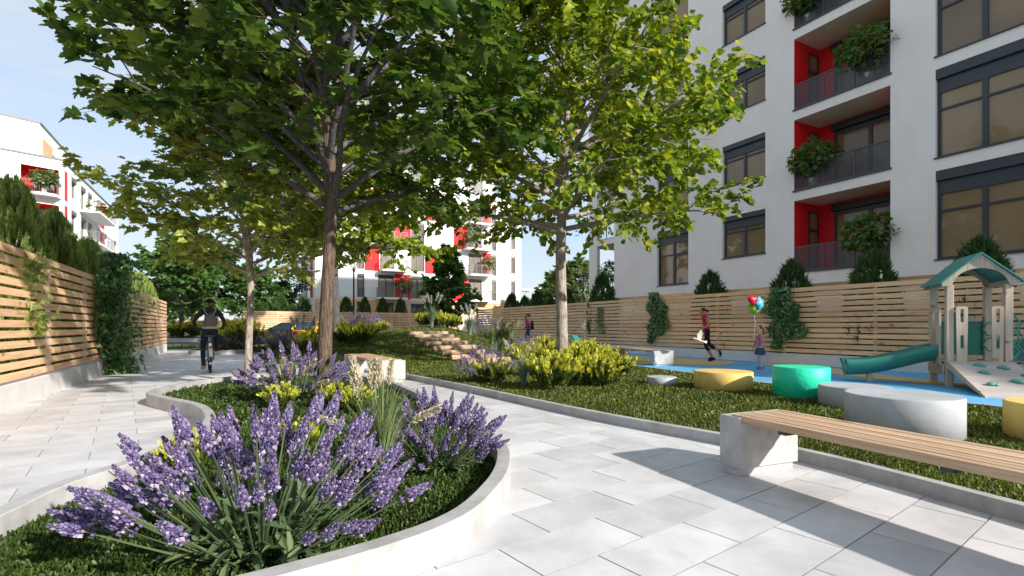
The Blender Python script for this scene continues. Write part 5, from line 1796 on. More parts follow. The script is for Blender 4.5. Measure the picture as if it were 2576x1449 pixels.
for k in range(5):
    zb = LT - 2.95 - HL * k
    z0, z1 = zb - .1, zb + 2.1
    D_ = 1.5 * -sgn * -1
    p0, p1 = ol(oa), ol(obb)
    q0, q1 = ol(oa, -1.5 * sgn), ol(obb, -1.5 * sgn)
    g_ = MB()
    g_.quad((p1[0], p1[1], z0), (q1[0], q1[1], z0), (q1[0], q1[1], z1), (p1[0], p1[1], z1)); g_.quad((p0[0], p0[1], z0), (q0[0], q0[1], z0), (q0[0], q0[1], z1), (p0[0], p0[1], z1))
    g_.quad((q1[0], q1[1], z0), (q0[0], q0[1], z0), (q0[0], q0[1], z1), (q1[0], q1[1], z1)); g_.quad((p0[0], p0[1], z1), (p1[0], p1[1], z1), (q1[0], q1[1], z1), (q0[0], q0[1], z1))
    g_.quad((p0[0], p0[1], z0), (p1[0], p1[1], z0), (q1[0], q1[1], z0), (q0[0], q0[1], z0))
    lg = g_.obj('loggia', M['red'], LB)
    a_, b_ = ol(obb - .9, -1.45 * sgn), ol(obb - 3.0, -1.45 * sgn)
    MB().add([(a_[0], a_[1], z0), (b_[0], b_[1], z0), (b_[0], b_[1], z1 - .1), (a_[0], a_[1], z1 - .1)], [(0, 1, 2, 3)]).obj('balcony_door', M['pane_far'], lg)
    s1, s2 = ol(oa + .3, 1.0 * sgn), ol(obb - .8, 1.0 * sgn)
    c1, c2 = ol(oa - .2, -.02 * sgn), ol(obb + .1, -.02 * sgn)
    MB().prism([c1, c2, s2, s1] if sgn > 0 else [c2, c1, s1, s2], z0 - .22, z0 - .01).obj('balcony', M['plaster_far'], LB)
    rl = MB()
    for A, B in ((c1, s1), (s1, s2), (s2, c2)):
        rl.bar((A[0], A[1], z0 + .95), (B[0], B[1], z0 + .95), .05)
        L_ = math.hypot(A[0] - B[0], A[1] - B[1]); n = max(2, int(L_ / .16))
        for i in range(n + 1):
            x, y = A[0] + (B[0] - A[0]) * i / n, A[1] + (B[1] - A[1]) * i / n
            rl.bar((x, y, z0), (x, y, z0 + .95), .018)
    rl.obj('railing', M['mesh_far'], LB)
    w0, w1 = ol(oc + 1.4, -.2 * sgn), ol(od, -.2 * sgn)
    MB().add([(w1[0], w1[1], zb + .5), (w0[0], w0[1], zb + .5), (w0[0], w0[1], zb + 2.0), (w1[0], w1[1], zb + 2.0)], [(0, 1, 2, 3)]).obj('window', M['pane_far'], LB)
for a, b, c, d in lwin:
    window(LB, a, b, c, d, y=.25, cols=1, trans=(), box=.3, fr='grey_frame', pn='pane_far', sill=False, bar=.08)
for a, b, c, d in lred:
    MB().box(a, b, -.012, .02, c, d).obj('red_panel', M['red'], LB)
for a, b, z in lbal:
    far_balcony(LB, a, b, z, 1.5)
cap = MB()
cap.box(-.05, LL + .05, -.08, .3, LT + .002, LT + .14)
p, q = ol(0, .08 * sgn), ol(OLEN, .08 * sgn)
p2, q2 = ol(0, -.3 * sgn), ol(OLEN, -.3 * sgn)
cap.prism([p, q, q2, p2], LT + .004, LT + .138)
cap.obj('parapet_cap', M['grey_frame'], LB)
# set-back top floor
ST = LT + 3.9
sa = ol(1.6, -2.2 * sgn)
def top_pt(u, v, z):
    y = (CAM_H - z) * 1288 / (v - 821)
    p = Vector((At(u, y), y)) - corner
    return (p.dot(D1), p.dot(Vector((-D1.y, D1.x))))
t1 = top_pt(100, 311, ST)
t2 = (LL * .62, t1[1] + .2)
t0 = (t1[0] + ob.x * 24, t1[1] + ob.y * 24)
poly = [t1, t2, (t2[0], t2[1] + 9), (t0[0], t0[1] + 9), t0]
tp = MB().prism(poly, LT + .003, ST)
tp.obj('top_floor', M['plaster_far'], LB)
MB().prism([(x * 1.0 + (0.1 if i in (1, 2) else -.05), y - .08) for i, (x, y) in enumerate(poly)], ST + .003, ST + .15).obj('roof_edge', M['grey_frame'], LB)
w = Vector(t0) - Vector(t1); w.normalize()
wn_ = Vector((w.y, -w.x)); wn_ = wn_ if wn_.y < 0 else -wn_
for a, b, z0, z1, mt in ((4.2, 8.6, LT + .9, LT + 2.9, 'pane_far'),):
    p, q = Vector(t1) + w * a + wn_ * .04, Vector(t1) + w * b + wn_ * .04
    f = MB().add([(q.x, q.y, z0), (p.x, p.y, z0), (p.x, p.y, z1), (q.x, q.y, z1)], [(0, 1, 2, 3)]).obj('window', M[mt], LB)
    k = MB()
    for zz in (z0, (z0 + z1) / 2 - .1, z1):
        k.bar((p.x, p.y, zz), (q.x, q.y, zz), .12)
    k.bar((p.x, p.y, z0), (p.x, p.y, z1), .12)
    k.obj('frame', M['grey_frame'], f)
bz = MB()
n = 12
for i in range(n):
    z = LT + .2 + i * .22
    bz.box(t1[0] + .7, t1[0] + 3.4, t1[1] - .05, t1[1] - .01, z, z + .19)
tag(bz.obj('timber_screen', M['slat'], LB), kind='stuff')
MB().box(t1[0] + 3.5, t1[0] + 9.0, t1[1] - .04, t1[1] - .01, LT + .2, LT + 2.2).obj('window', M['pane_far'], LB)
pt = corner + DC * (-oa - 1.0)
nv = Vector((DC.y, -DC.x))
balcony_tree('yellow-green potted tree on the red corner loggia of the left block', (pt.x + nv.x * .55, pt.y + nv.y * .55, LT - 2.95 - HL * 0 - .08), 1.9, 1.8, 31, False, 'tree_pale', 420, .24)

# ------------------------------------------------------------------ benches
def bench(label, foot, axis, L=2.9, W=.60, H=.435):
    """concrete end blocks and a slatted seat; foot = outer front corner of the first block, axis = along the seat"""
    a = Vector(axis).normalized()
    t = thing('bench', label, 'bench', (foot[0], foot[1], 0), math.atan2(a.y, a.x), 'slatted benches with concrete ends')
    T = .19
    for x in (0, L - T):
        m = MB()
        m.box(x, x + T, 0, W, .062, H)
        m.box(x + .025, x + T - .02, .02, W - .03, 0, .0605)
        o = m.obj('end_block', M['concrete'], t, bevel=.004)
    n = 8
    w = (W - .07) / n
    sm = MB().box(-(L - T) / 2 - .0, (L - T) / 2, -w / 2 + .004, w / 2 - .004, -.05, 0).mesh('slat', M['bench_slat'], bevel=.003)
    for i in range(n):
        inst('slat', sm, t, (L / 2, .02 + w * (i + .5), H + .012 + (.0015 if i % 2 else 0)))
    m = MB()
    m.box(-.03, .03, .05, W - .08, H - .066, H - .0385)
    cb = m.mesh('cross_bar', M['anthracite'])
    for x in (.5, L / 2, L - .5): inst('cross_bar', cb, t, (x, 0, 0))
    return t
# benches lie with local +y to the side away from the walk
bench('near pine-slatted bench with concrete ends at the right, cut by the picture edge', (1.575, 3.885), (.385, -.923))
bench('pine-slatted bench with white concrete ends at the foot of the mound, behind the plumed grass', (-3.98, 12.15), (.497, -.868), L=2.75)
bench('pine-slatted concrete bench on the blue playground floor left of the runner', (3.20, 16.75), (.225, -.974))

# ------------------------------------------------------------------ round seats
def round_seat(label, c, r, h, mat, n=48):
    t = MB()
    t.lathe([(r, 0), (r, h - .012), (r - .012, h)], n)
    o = t.obj('round_seat', M[mat], None, loc=(c[0], c[1], .045), smooth_=False, bevel=.0)
    me = o.data
    me.polygons.foreach_set('use_smooth', [len(p.vertices) == 4 for p in me.polygons])
    return tag(o, label, 'round seat', 'round seats on the lawn')
round_seat('smallest round grey seat on the lawn, beside the golden shrubs', (2.66, 9.1), .262, .165, 'seat_grey')
round_seat('wide yellow round seat between the smallest grey one and the green one', (3.47, 8.42), .455, .325, 'seat_yellow')
round_seat('bright green round seat with a creased skin', (4.23, 7.5), .375, .47, 'seat_green')
round_seat('round grey seat partly hidden behind the biggest one, next to the green seat', (4.42, 6.62), .40, .29, 'seat_grey')
round_seat('biggest round grey seat, right behind the near bench', (3.79, 4.98), .475, .40, 'seat_grey')
round_seat('yellow round seat cut off by the right edge', (5.02, 4.62), .43, .36, 'seat_yellow')

# ------------------------------------------------------------------ play tower
ex = Vector((.915, -.403)).normalized(); ey = Vector((-ex.y, ex.x))
TWR = thing('play_tower', 'small timber play tower with teal gable roof, green slide and climbing ramp', 'play tower', (7.77, 9.1, .03), math.atan2(ex.y, ex.x))
W_, D_ = .80, .80
PZ = .44      # platform
EV = 1.80
PS = .105
for x, y in ((0, 0), (W_, 0), (0, D_), (W_, D_)):
    MB().box(x - PS / 2, x + PS / 2, y - PS / 2, y + PS / 2, 0, EV).obj('post', M['playwood'], TWR, bevel=.008)
MB().box(-.02, W_ + .02, -.02, D_ + .02, PZ - .05, PZ).obj('platform', M['rampwood'], TWR, bevel=.004)
# roof: two panels, two arched gables made of upright boards
AP = 2.33
ov = .13
for s in (-1, 1):
    x0 = W_ / 2; x1 = W_ / 2 + s * (W_ / 2 + ov + .04)
    m = MB().slab([(x0, -ov - .02, AP), (x1, -ov - .02, EV + .02), (x1, D_ + ov + .02, EV + .02), (x0, D_ + ov + .02, AP)], (0, 0, .025))
    m.obj('roof_panel', M['roof_green'], TWR)
def arch_z(x):
    q = (x - W_ / 2) / (W_ / 2 - .02)
    return EV - .02 + (.30 * math.sqrt(max(0, 1 - q * q)) if abs(q) < 1 else 0) 
for y0 in (-.10, D_ + .065):
    nb = 6
    xs = [-ov + (W_ + 2 * ov) * i / nb for i in range(nb + 1)]
    for i in range(nb):
        a, b = xs[i] + .001, xs[i + 1] - .001
        bot, top = [], []
        for k in range(5):
            x = a + (b - a) * k / 4
            bot.append((x, y0, arch_z(x)))
            top.append((x, y0, EV + .01 + (AP - EV - .01) * (1 - abs(x - W_ / 2) / (W_ / 2 + ov + .03))))
        pts = bot + top[::-1]
        MB().slab(pts, (0, .035, 0)).obj('gable_board', M['playwood'], TWR)
for x in (-.055, W_ + .02):
    MB().box(x, x + .035, -.06, D_ + .06, EV - .02, EV + .07).obj('eaves_board', M['playwood'], TWR)
def slot_board(x0, x1, z0, z1, slots, y, th=.03, curve=None, name='grab_board'):
    """upright board with rounded top and rounded slots, in the local xz plane"""
    bm = bmesh.new()
    def loop(pts):
        vs = [bm.verts.new((p[0], 0, p[1])) for p in pts]
        return [bm.edges.new((vs[i], vs[(i + 1) % len(vs)])) for i in range(len(vs))]
    r = .035
    out = [(x0 + .012, z0), (x1 - .012, z0)]
    if curve: out += [(x1 - curve(z0 + (z1 - z0) * q), z0 + (z1 - z0) * q) for q in (.1, .25, .4, .5, .6, .7, .8)]
    out += [(x1 - r + r * math.cos(a), z1 - r + r * math.sin(a)) for a in (0, .5, 1.05, 1.57)]
    out += [(x0 + r + r * math.cos(a), z1 - r + r * math.sin(a)) for a in (1.57, 2.1, 2.6, 3.14)]
    es = loop(out)
    for cx, za, zb, w in slots:
        h = w / 2
        es += loop([(cx + h * math.cos(a), zb - h + h * math.sin(a)) for a in np.linspace(0, PI, 7)] + [(cx + h * math.cos(a), za + h + h * math.sin(a)) for a in np.linspace(PI, 2 * PI, 7)])
    bmesh.ops.triangle_fill(bm, use_beauty=True, use_dissolve=True, edges=es)
    gq = bmesh.ops.extrude_face_region(bm, geom=bm.faces[:])
    for v in [q for q in gq['geom'] if isinstance(q, bmesh.types.BMVert)]: v.co.y += th
    bmesh.ops.recalc_face_normals(bm, faces=bm.faces)
    me = bpy.data.meshes.new(name); bm.to_mesh(me); bm.free()
    me.materials.append(M['playwood'])
    return me
# front: two boards with two slots
for x0 in (.075, W_ - .24):
    me = slot_board(x0, x0 + .165, PZ - .02, PZ + .98, [(x0 + .085, PZ + .24, PZ + .48, .05), (x0 + .085, PZ + .70, PZ + .94, .05)], 0)
    inst('grab_board', me, TWR, (0, -.075, 0))
# side with the slide: two curved boards and a low apron
for y0, flip in ((.06, 1), (D_ - .06, -1)):
    me = slot_board(-.02, .20, PZ - .05, PZ + .96, [(.09, PZ + .66, PZ + .90, .045)], 0, curve=lambda z: .10 * math.exp(-((z - PZ - .25) / .22) ** 2))
    o = inst('grab_board', me, TWR, (-.085, y0 + (.05 if flip > 0 else 0), 0), (0, 0, PI / 2 if flip > 0 else -PI / 2))
MB().box(-.085, -.056, .0, D_, PZ - .24, PZ - .052).obj('apron_board', M['playwood'], TWR, bevel=.01)
# back: green panel in a timber frame with a steering wheel
MB().box(.07, W_ - .07, D_ + .005, D_ + .025, PZ + .1, PZ + .72).obj('back_panel', M['poly_green'], TWR)
for z in (PZ + .02, PZ + .722):
    MB().box(.055, W_ - .055, D_ - .02, D_ + .035, z, z + .075).obj('panel_rail', M['playwood'], TWR, bevel=.006)
for x in (.056, W_ - .075):
    MB().box(x, x + .02, D_ - .03, D_ + .04, PZ + .097, PZ + .80).obj('panel_edge', M['poly_green'], TWR)
wh = MB()
ring = [(.34 + .105 * math.cos(a), D_ - .09, PZ + .78 + .105 * math.sin(a)) for a in np.linspace(0, 2 * PI, 25)]
wh.tube(ring, .015, 8, cap=False)
for a in (0.5, 2.6, 4.7): wh.bar((.34, D_ - .09, PZ + .78), (.34 + .1 * math.cos(a), D_ - .09, PZ + .78 + .1 * math.sin(a)), .02)
wh.tube([(.34, D_ - .10, PZ + .78), (.34, D_ - .0, PZ + .78)], .022, 8)
wh.obj('steering_wheel', M['poly_green'], TWR, smooth_=True)
# slide: a trough that dips away to the left (local -x)
prof = [(-.06, PZ + .02), (-.30, PZ - .03), (-.60, PZ - .13), (-.95, PZ - .23), (-1.25, PZ - .285), (-1.52, PZ - .30)]
prof = [tuple(p) for p in catmull(prof, 4)]
sl = MB()
cs = []
hw, rise = .26, .38
for k in range(13):
    a = PI * k / 12
    cs.append((hw * math.cos(a), -rise * .62 * math.sin(a) ** .8 + rise * .62))
n = len(cs)
vs, fs = [], []
yc = D_ / 2
for i, (x, z) in enumerate(prof):
    end = smooth((i - len(prof) + 6) / 5)
    for j, (y, h) in enumerate(cs):
        vs.append((x - (.05 * end * (h / .13 - 1)), yc + y * (1 + .06 * end), z + h * 1.25 - .08 * end * 0))
for i, (x, z) in enumerate(prof):
    for j, (y, h) in enumerate(cs):
        f = 1.07
        vs.append((x, yc + y * f, z + h * 1.25 - .018 * (1 - abs(y) / hw)))
N = len(prof) * n
for i in range(len(prof) - 1):
    for j in range(n - 1):
        a = i * n + j
        fs.append((a, a + 1, a + n + 1, a + n)); fs.append((N + a, N + a + n, N + a + n + 1, N + a + 1))
for i in range(len(prof) - 1):
    for j in (0, n - 1):
        a = i * n + j
        fs.append((a, a + n, N + a + n, N + a) if j == 0 else (a, N + a, N + a + n, a + n))
for i in (0, len(prof) - 1):
    for j in range(n - 1):
        a = i * n + j
        fs.append((a, N + a, N + a + 1, a + 1) if i == 0 else (a, a + 1, N + a + 1, N + a))
sl.add(vs, fs)
s_ = sl.obj('slide', M['poly_green'], TWR, smooth_=True)
MB().box(-1.16, -1.06, yc - .045, yc + .045, 0, PZ - .29).obj('slide_foot', M['playwood'], s_, bevel=.006)
# climbing ramp towards the camera
RL = 1.48
rt = empty('climbing_ramp', (0, 0, 0), 0, TWR)
nb = 9
for i in range(nb):
    q0, q1 = i / nb, (i + 1) / nb
    y0, z0, y1, z1 = -.06 - RL * q0, PZ + .02 - (PZ + .0) * q0, -.06 - RL * q1, PZ + .02 - (PZ + .0) * q1
    MB().slab([(-.02, y0 - .002, z0), (W_ + .06, y0 - .002, z0), (W_ + .06, y1 + .002, z1), (-.02, y1 + .002, z1)], (0, -.008, -.026)).obj('ramp_board', M['rampwood'], rt)
for x in (-.045, W_ + .062):
    MB().slab([(x, -.06, PZ + .015), (x, -.06, PZ - .12), (x, -.06 - RL + .05, -.0), (x, -.06 - RL - .06, .0), (x, -.06 - RL, .03)], (.024, 0, 0)).obj('ramp_cheek', M['playwood'], rt)
rr_ = random.Random(4)
for (x, q) in ((.32, .14), (.60, .20), (.78, .42), (.28, .36), (.55, .60), (.70, .80), (.2, .70)):
    m = MB()
    m.ball((0, 0, .012), (.075, .05, .036), 10, 6)
    m.ball((.045, -.035, .01), (.05, .034, .03), 10, 6)
    o = m.obj('climbing_hold', M['poly_hold'], rt, smooth_=True, loc=(x, -.06 - RL * q, PZ + .022 - PZ * q))
    o.rotation_euler = (math.atan2(PZ, RL), 0, rr_.uniform(-.4, .4))
# hexagon climbing net and green wall at the right of the tower
net = thing('climbing_net', 'green hexagon climbing panel beside the play tower, a dark green wall behind it', 'climbing frame', (7.77 + ex.x * (W_ + .06) + ey.x * .75, 9.1 + ex.y * (W_ + .06) + ey.y * .75, .03), math.atan2(ex.y, ex.x))
hx = MB()
hh = .135
for cx, cz in ((.0, 1.02), (.0, .74), (.24, .88), (.48, 1.02), (.48, .74), (.24, .60), (.72, .88), (.24, 1.16)):
    ring = [(cx + hh * 1.0 * math.cos(PI / 3 * i), 0, cz + hh * math.sin(PI / 3 * i)) for i in range(7)]
    hx.tube(ring, .017, 6, cap=False)
hx.obj('hexagon_frame', M['poly_hold'], net, smooth_=True)
MB().box(.62, .72, .25, .35, 0, 1.25).obj('post', M['playwood'], net, bevel=.006)
MB().slab([(-.1, .32, .42), (1.9, .32, .42), (1.9, .32, .92), (.9, .32, .98), (.45, .32, .82), (-.1, .32, .80)], (0, .03, 0)).obj('wall_panel', M['poly_green'], net)
MB().lathe([(.0, 0), (.06, 0), (.065, .02), (.065, .10), (.05, .12), (0, .12)], 16, cap=False).obj('bumper', M['white_guard'], net, smooth_=True, loc=(1.02, .22, 1.12), rot=(0, PI / 2, 0))
# seesaw
ssw = thing('seesaw', 'timber seesaw with a rounded teal seat shield behind the golden shrubs by the right fence', 'seesaw', (At(2161 / 1.4907, 17.0) - .55, 17.1, .03), 0.12)
MB().box(-.9, .62, -.07, .07, .56, .64).obj('beam', M['saddle'], ssw, bevel=.01)
MB().box(-.12, .0, -.06, .06, 0, .56).obj('stand', M['black'], ssw)
pts = [(.50 + .19 * math.sin(a), 0, .66 + .19 * math.cos(a) - .07) for a in np.linspace(-.5, 2.5, 16)]
MB().slab([(p[0], -.09, p[2]) for p in pts], (0, .18, 0)).obj('seat_shield', M['roof_green'], ssw)
MB().tube([(.28, -.13, .80), (.28, .13, .80)], .014, 8).tube([(.28, 0, .62), (.28, 0, .80)], .014, 8).obj('handle', M['chrome'], ssw)

# ------------------------------------------------------------------ street lamps
def lamp(label, p, h):
    t = thing('street_lamp', label, 'street lamp', p, 0, 'black street lamps')
    m = MB().tube([(0, 0, 0), (0, 0, .5), (0, 0, .52), (0, 0, h - .95)], [.075, .075, .052, .042], 12)
    m.obj('pole', M['black'], t, smooth_=True)
    a = MB()
    for s in (0, PI / 2, PI, 3 * PI / 2):
        a.bar((.03 * math.cos(s), .03 * math.sin(s), h - 1.0), (.24 * math.cos(s), .24 * math.sin(s), h - .28), .035)
        a.bar((.24 * math.cos(s), .24 * math.sin(s), h - .28), (.26 * math.cos(s), .26 * math.sin(s), h - .02), .035)
    a.obj('bracket', M['black'], t)
    MB().lathe([(.06, h - .04), (.33, h - .03), (.34, h + .02), (.2, h + .07), (0.02, h + .09)], 20).obj('hood', M['black'], t, smooth_=False)
    MB().lathe([(.04, h - .55), (.17, h - .08), (.17, h - .045)], 16).obj('lens', M['lamp_glass'], t, smooth_=True)
    return t
lamp('tall black lamp post in front of the white far block, its head in the leaves', (At(890, 27.3), 27.3, .6), 4.4)
lamp('black lamp post with a V-shaped head against the sky beyond the right fence', (At(1466.5, 34), 34, 0), 4.45)

# ------------------------------------------------------------------ people
SKIN = {'tan': surf('brown skin', (0.22, 0.10, 0.055), .55, .06, 9, 0, 9, .35), 'light': surf('fair skin', (0.56, 0.33, 0.23), .55, .06, 9, 0, 9, .35), 'dark': surf('dark skin', (0.075, 0.035, 0.022), .5, .06, 9, 0, 9, .4), 'mid': surf('tanned fair skin', (0.42, 0.215, 0.135), .55, .06, 9, 0, 9, .35)}
def cloth(n, c): return surf(n, c, .85, .12, 14, .3, 40, .15, bdist=.006)
CL = {'charcoal': cloth('charcoal jumper', (.035, .035, .036)), 'denim_dark': cloth('dark jeans', (.022, .032, .042)), 'pink': cloth('pink vest', (.52, .035, .115)), 'navy': cloth('navy leggings', (.014, .015, .028)),
      'mauve': cloth('mauve jumper', (.42, .17, .27)), 'denim': cloth('denim', (.05, .075, .12)), 'tights': cloth('pale tights', (.52, .46, .48)), 'maroon': cloth('maroon hoodie', (.17, .012, .06)),
      'beige': cloth('beige hem', (.45, .40, .34)), 'hair_black': cloth('black hair', (.012, .009, .008)), 'hair_red': cloth('reddish brown hair', (.12, .035, .018)), 'hair_ginger': cloth('ginger hair', (.40, .17, .06)),
      'shoe_red': cloth('dark red shoe', (.22, .012, .025)), 'shoe_black': cloth('black running shoe', (.02, .02, .022)), 'shoe_violet': cloth('violet trainer', (.24, .19, .42)), 'sole': cloth('pale sole', (.6, .58, .52)),
      'bag_grey': cloth('grey-brown backpack', (.165, .14, .12)), 'bag_navy': cloth('dark navy backpack', (.014, .02, .032)), 'strap': cloth('grey strap', (.26, .24, .22)), 'eye': surf('eye', (.03, .02, .02), .2, 0, 3), 'lip': surf('lip', (.35, .1, .09), .5, 0, 3)}

def person(label, loc, rz, J, R, mats, regions, sc=1.0, fwd_head=(1, 0, 0), finger=.0085):
    """one continuous skinned body; J joints, R radii, regions: bone -> material index"""
    t = thing('person', label, 'person', loc, rz)
    names = list(J); idx = {n: i for i, n in enumerate(names)}
    V = [Vector(J[n]) for n in names]
    RR = [R[n] for n in names]
    E, EM = [], []
    for a, b, reg in regions:
        va, vb = V[idx[a]], V[idx[b]]
        ra, rb = RR[idx[a]], RR[idx[b]]
        E.append((idx[a], idx[b])); EM.append((va, vb, reg, tuple(q if isinstance(q, (int, float)) else max(q) for q in (ra, rb))))
    # hands: palm and five fingers
    for s in ('l', 'r'):
        w, h = V[idx['wrist_' + s]], V[idx['hand_' + s]]
        d = (h - w).normalized()
        side = d.cross(Vector((0, 0, 1)))
        side = side.normalized() if side.length > .2 else Vector((0, 1, 0))
        if s == 'l': side = -side
        pn = side.cross(d).normalized()
        reg = len(mats) - 1
        for k, (off, ln) in enumerate(((-.028, .062), (-.009, .076), (.010, .080), (.029, .070))):
            b0 = len(V)
            p0 = h + side * off * sc * .8
            p1 = p0 + d * ln * .5 * sc - pn * .008 * sc
            p2 = p1 + d * ln * .38 * sc - pn * .032 * sc
            V += [p0, p1, p2]; RR += [finger * sc * 1.15, finger * sc, finger * .8 * sc]
            E += [(idx['hand_' + s], b0), (b0, b0 + 1), (b0 + 1, b0 + 2)]
            EM += [(h, p0, mats['hand'], (.02, .02)), (p0, p1, mats['hand'], (.01, .01)), (p1, p2, mats['hand'], (.01, .01))]
        b0 = len(V)
        q = w.lerp(h, .55)
        p1 = q + side * -.045 * sc + d * .012 * sc; p2 = p1 + d * .045 * sc - side * .004 * sc - pn * .014 * sc
        V += [p1, p2]; RR += [finger * sc * 1.2, finger * sc * .9]
        m0 = len(V); V.append(q); RR.append(.026 * sc)
        E.remove((idx['wrist_' + s], idx['hand_' + s])); E += [(idx['wrist_' + s], m0), (m0, idx['hand_' + s]), (m0, b0), (b0, b0 + 1)]
        EM += [(q, p1, mats['hand'], (.015, .015)), (p1, p2, mats['hand'], (.01, .01))]
    me = bpy.data.meshes.new('body')
    me.from_pydata([tuple(v) for v in V], E, [])
    o = bpy.data.objects.new('body', me)
    COL.objects.link(o)
    sk = o.modifiers.new('skin', 'SKIN'); sk.use_smooth_shade = True; sk.branch_smoothing = .3
    sub = o.modifiers.new('sub', 'SUBSURF'); sub.levels = 2; sub.render_levels = 2
    for i, r in enumerate(RR):
        me.skin_vertices[0].data[i].radius = (r, r) if isinstance(r, (int, float)) else r
        me.skin_vertices[0].data[i].use_root = (i == idx['pelvis'])
    dg = bpy.context.evaluated_depsgraph_get()
    ev = bpy.data.meshes.new_from_object(o.evaluated_get(dg))
    bpy.data.objects.remove(o)
    ev.name = 'body'
    ev.materials.clear()
    for m_ in mats['list']: ev.materials.append(m_)
    c = np.zeros(len(ev.polygons) * 3); ev.polygons.foreach_get('center', c); c = c.reshape(-1, 3)
    best = np.full(len(c), 1e9); mi = np.zeros(len(c), int)
    for a, b, reg, (ra, rb) in EM:
        a_, b_ = np.array(a), np.array(b)
        ab = b_ - a_; L2 = ab @ ab + 1e-9
        q = np.clip(((c - a_) @ ab) / L2, 0, 1)
        rad = ra + (rb - ra) * q
        d = np.linalg.norm(c - (a_ + q[:, None] * ab), axis=1) / np.maximum(rad, .012)
        k = d < best
        best[k] = d[k]; mi[k] = reg
    ev.polygons.foreach_set('material_index', mi)
    ev.polygons.foreach_set('use_smooth', np.ones(len(c), bool))
    ev.update()
    inst('body', ev, t)
    return t

REG = lambda m: [('pelvis', 'waist', m['torso']), ('waist', 'chest', m['torso']), ('chest', 'collar', m['torso']), ('collar', 'neck', m['neck']), ('neck', 'head', m['head']), ('head', 'crown', m['head']), ('head', 'nose', m['head']), ('head', 'chin', m['head']),
                 ('collar', 'shoulder_l', m['torso']), ('collar', 'shoulder_r', m['torso'])] + \
    sum([[('shoulder_' + s, 'elbow_' + s, m['uparm']), ('elbow_' + s, 'wrist_' + s, m['forearm']), ('wrist_' + s, 'hand_' + s, m['hand']),
          ('pelvis', 'hip_' + s, m['hip']), ('hip_' + s, 'knee_' + s, m['thigh']), ('knee_' + s, 'calf_' + s, m['shin']), ('calf_' + s, 'ankle_' + s, m['ankle']), ('ankle_' + s, 'toe_' + s, m['foot'])] for s in ('l', 'r')], [])
def radii(k=1.0, female=False):
    sh = .058 if female else .07
    R = {'pelvis': (.145, .115), 'waist': (.125, .10), 'chest': (.15, .115), 'collar': (.11, .085), 'neck': .052, 'head': (.082, .092), 'crown': (.062, .07), 'nose': .017, 'chin': .035}
    if female: R.update({'waist': (.105, .088), 'chest': (.125, .105), 'collar': (.09, .07), 'neck': .045})
    for s in 'lr':
        R.update({'shoulder_' + s: sh, 'elbow_' + s: .043 if not female else .036, 'wrist_' + s: .03, 'hand_' + s: .03, 'hip_' + s: .095, 'knee_' + s: .062, 'calf_' + s: .056, 'ankle_' + s: .04, 'toe_' + s: .034})
    return {n: (v * k if isinstance(v, float) else (v[0] * k, v[1] * k)) for n, v in R.items()}
def side_joint(J):
    out = {}
    for n, v in J.items(): out[n] = v
    return out
def face(t, hc, f, k=1.0, up=(0, 0, 1)):
    f = Vector(f).normalized(); r = f.cross(Vector(up)).normalized(); u = r.cross(f)
    hc = Vector(hc)
    e = MB()
    for s in (-1, 1): e.ball(hc + f * .085 * k + r * s * .032 * k + u * .012 * k, .011 * k, 8, 6)
    e.obj('eye', CL['eye'], t, smooth_=True)
    MB().ball(hc + f * .086 * k - u * .048 * k, (.012 * k, .022 * k, .007 * k), 8, 5).obj('mouth', CL['lip'], t, smooth_=True)
    a = MB()
    return t
def ears(t, hc, f, mat, k=1.0):
    f = Vector(f).normalized(); r = f.cross(Vector((0, 0, 1))).normalized()
    m = MB()
    for s in (-1, 1): m.ball(Vector(hc) + r * s * .085 * k - f * .005, (.018 * k, .012 * k, .03 * k), 8, 6)
    m.obj('ear', mat, t, smooth_=True)
def hair_cap(t, c, r, f, mat, k=1.0, bun=None, low=-.02):
    """hair over the top and back of the head, uneven"""
    m = MB()
    f = Vector(f).normalized()
    n, q = 14, 10
    vs = []
    rr = random.Random(3)
    c = Vector(c)
    side = f.cross(Vector((0, 0, 1))).normalized(); up = side.cross(f)
    for i in range(q + 1):
        for j in range(n):
            a = 2 * PI * j / n
            back = -math.cos(a)
            lim = .62 + .95 * (0.5 + .5 * back) + .12 * rr.uniform(-1, 1)
            th = lim * i / q
            d = up * math.cos(th) + (f * math.cos(a) + side * math.sin(a)) * math.sin(th)
            vs.append(c + d * r * (1 + rr.uniform(-.04, .06)))
    fs = [(i * n + j, i * n + (j + 1) % n, (i + 1) * n + (j + 1) % n, (i + 1) * n + j) for i in range(q) for j in range(n)]
    m.add(vs, fs)
    if bun: m.ball(c + f * bun[0] + up * bun[1], bun[2], 10, 8)
    return m.obj('hair', mat, t, smooth_=True)
